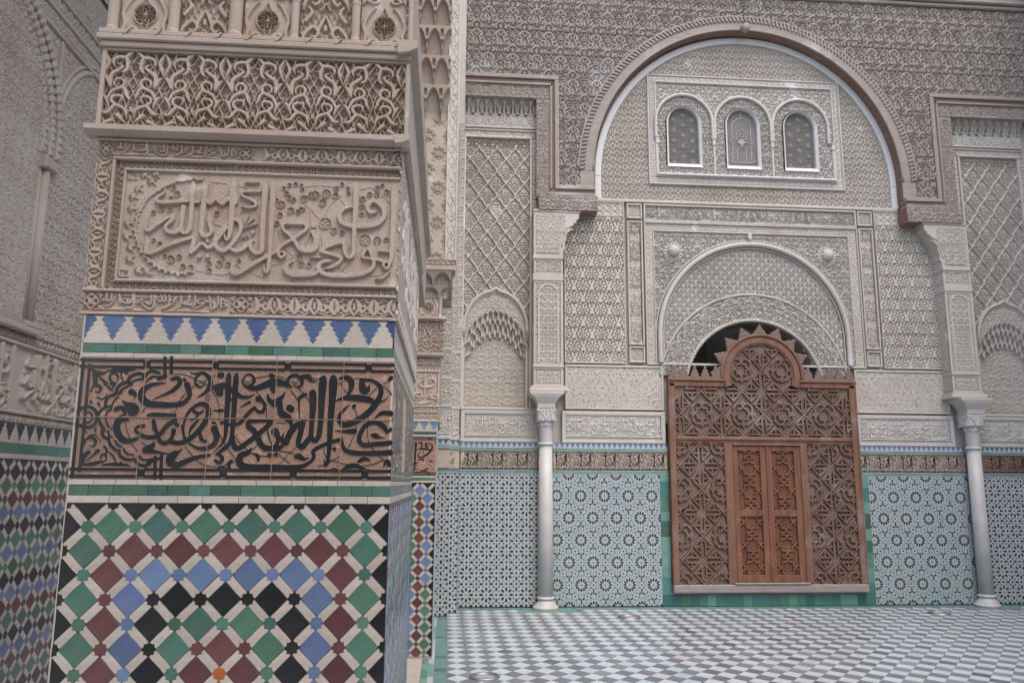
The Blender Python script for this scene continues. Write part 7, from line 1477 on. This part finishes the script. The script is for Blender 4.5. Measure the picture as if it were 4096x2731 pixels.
for k, (cx, cy, P, dark) in enumerate(cands):
    mi = random.choices([0, 1, 2], [5, .4, 2.4])[0]; m = (FD if dark else FW)[mi]; z = random.uniform(-.0006, .0004)
    if k in solo:
        key = None
        Q = [(p[0]-cx, p[1]-cy) for p in P]; isf = len(Q) == 4 and abs(min(q[0] for q in Q)+FPX/2-.0022) < 1e-6 and abs(max(q[0] for q in Q)-FPX/2+.0022) < 1e-6
        key = (m.name,) if isf else None
        if key is None or key not in full:
            b = MB(); b.prism(Q, -.001, .004, 0, .001); me = b.mesh('floor_tile', m)
            if key: full[key] = me
        else: me = full[key]
        o = fobj('floor_tile', me); o.matrix_basis = Matrix.Translation((cx, cy, z)) @ Matrix.Rotation(-PI/2, 4, 'X') if 0 else Matrix.Translation((cx, cy, z+.0)) @ Matrix(((1, 0, 0, 0), (0, 0, 1, 0), (0, -1, 0, 0), (0, 0, 0, 1)))
    else:
        n0 = len(fb.v); fb.v += [(p[0], p[1], z+.001) for p in P]; fb.f.append(tuple(n0+i for i in range(len(P)))); fb.m.append(mi+(3 if dark else 0))
fobj('paving_tiles', fb.mesh('paving_tiles', FW+FD), kind='stuff')
def border(u0, u1, y0, y1, mats, lo, hi, along):
    x = (u0 if along == 'x' else y0); end = (u1 if along == 'x' else y1)
    b = {}; 
    while x < end-.01:
        e = min(x+random.uniform(lo, hi), end); q = (x+.001, e-.001, y0+.001, y1-.001) if along == 'x' else (u0+.001, u1-.001, x+.001, e-.001)
        m = random.choice(mats); b.setdefault(m.name, (m, MB()))[1].prism([(q[0], q[2]), (q[1], q[2]), (q[1], q[3]), (q[0], q[3])], -.0015+random.uniform(-.0004, .0004), .003, 0, .001); x = e
    for m, mb in b.values():
        me = mb.mesh('border_tiles', m); me.transform(Matrix(((1, 0, 0, 0), (0, 0, 1, 0), (0, -1, 0, 0), (0, 0, 0, 1)))); me.flip_normals() if 0 else None; fobj('border_tiles', me, kind='stuff')
border(-.060, .040, 1.6, 9.36, [TEAL, TEAL, DTEAL], .12, .2, 'y'); border(-.110, -.062, 1.6, 9.36, [WHF, TEAL], .3, .5, 'y'); border(-.160, -.112, 1.6, 9.36, [TEAL, TEAL, DTEAL], .12, .2, 'y'); border(-.34, -.162, 1.6, 9.36, [FW[1], WHT], .2, .4, 'y')
border(.042, 7.93, 9.702, 9.772, [TEAL, TEAL, TEAL], .12, .2, 'x'); border(.155, 8.05, 9.774, 9.855, [TEAL, TEAL, TEAL], .12, .2, 'x'); border(.04, .30, 9.36, 9.700, [TEAL, TEAL], .12, .2, 'x') if 0 else None
border(.86, 1.54, 9.50, 9.700, [TEAL, TEAL], .10, .18, 'x'); border(6.31, 6.99, 9.50, 9.700, [TEAL, TEAL], .10, .18, 'x'); border(7.932, 8.05, 1.6, 9.70, [TEAL, DTEAL], .12, .2, 'y')
# round glass floor lights let into the paving
for k, (x, y, lab) in enumerate(((.325, 6.43, 'round glass floor light in a steel ring, nearest the camera at the bottom edge'), (2.055, 9.125, 'round glass floor light in the paving, left of the wooden door'), (5.712, 9.235, 'round glass floor light in the paving, right of the wooden door'))):
    t = Thing('floor_light', lab, 'floor light', (x, y, 0), 'round floor lights'); f = Face(t, (x, y, 0)); r = .118 if k == 0 else .125
    b = MB(); b.lathe([(r*.70, .002), (r*.72, .012), (r*.86, .018), (r*.99, .012), (r, .001)], 36)
    b.f = b.f[:-2]; b.m = b.m[:-2]; b.obj('steel_ring', f, METAL, smooth=True)
    b = MB(); b.lathe([(r*.70, .001), (r*.69, .006), (r*.40, .007), (.002, .0075)], 36); b.obj('glass_lens', f, GLASS, smooth=True)
# ================================================================== unseen rest of the court, added to shade it: left roof, near wall
def block(name, x0, x1, y0, y1, z0, z1, m):
    b = MB(); b.box(x0, x1, y0, y1, z0, z1); o = bpy.data.objects.new(name, b.mesh(name, m)); COL.objects.link(o); o['kind'] = 'structure'; return o
block('unseen_gallery_roof', -3.2, -1.15, -2.9, 9.8, 6.3, 6.6, WDP)
block('unseen_near_wall', -3.2, 8.4, -3.2, -2.9, 0, 5.6, STP)
print('RELIEF TRIS', NREL[0], 'OBJS', len(bpy.data.objects))
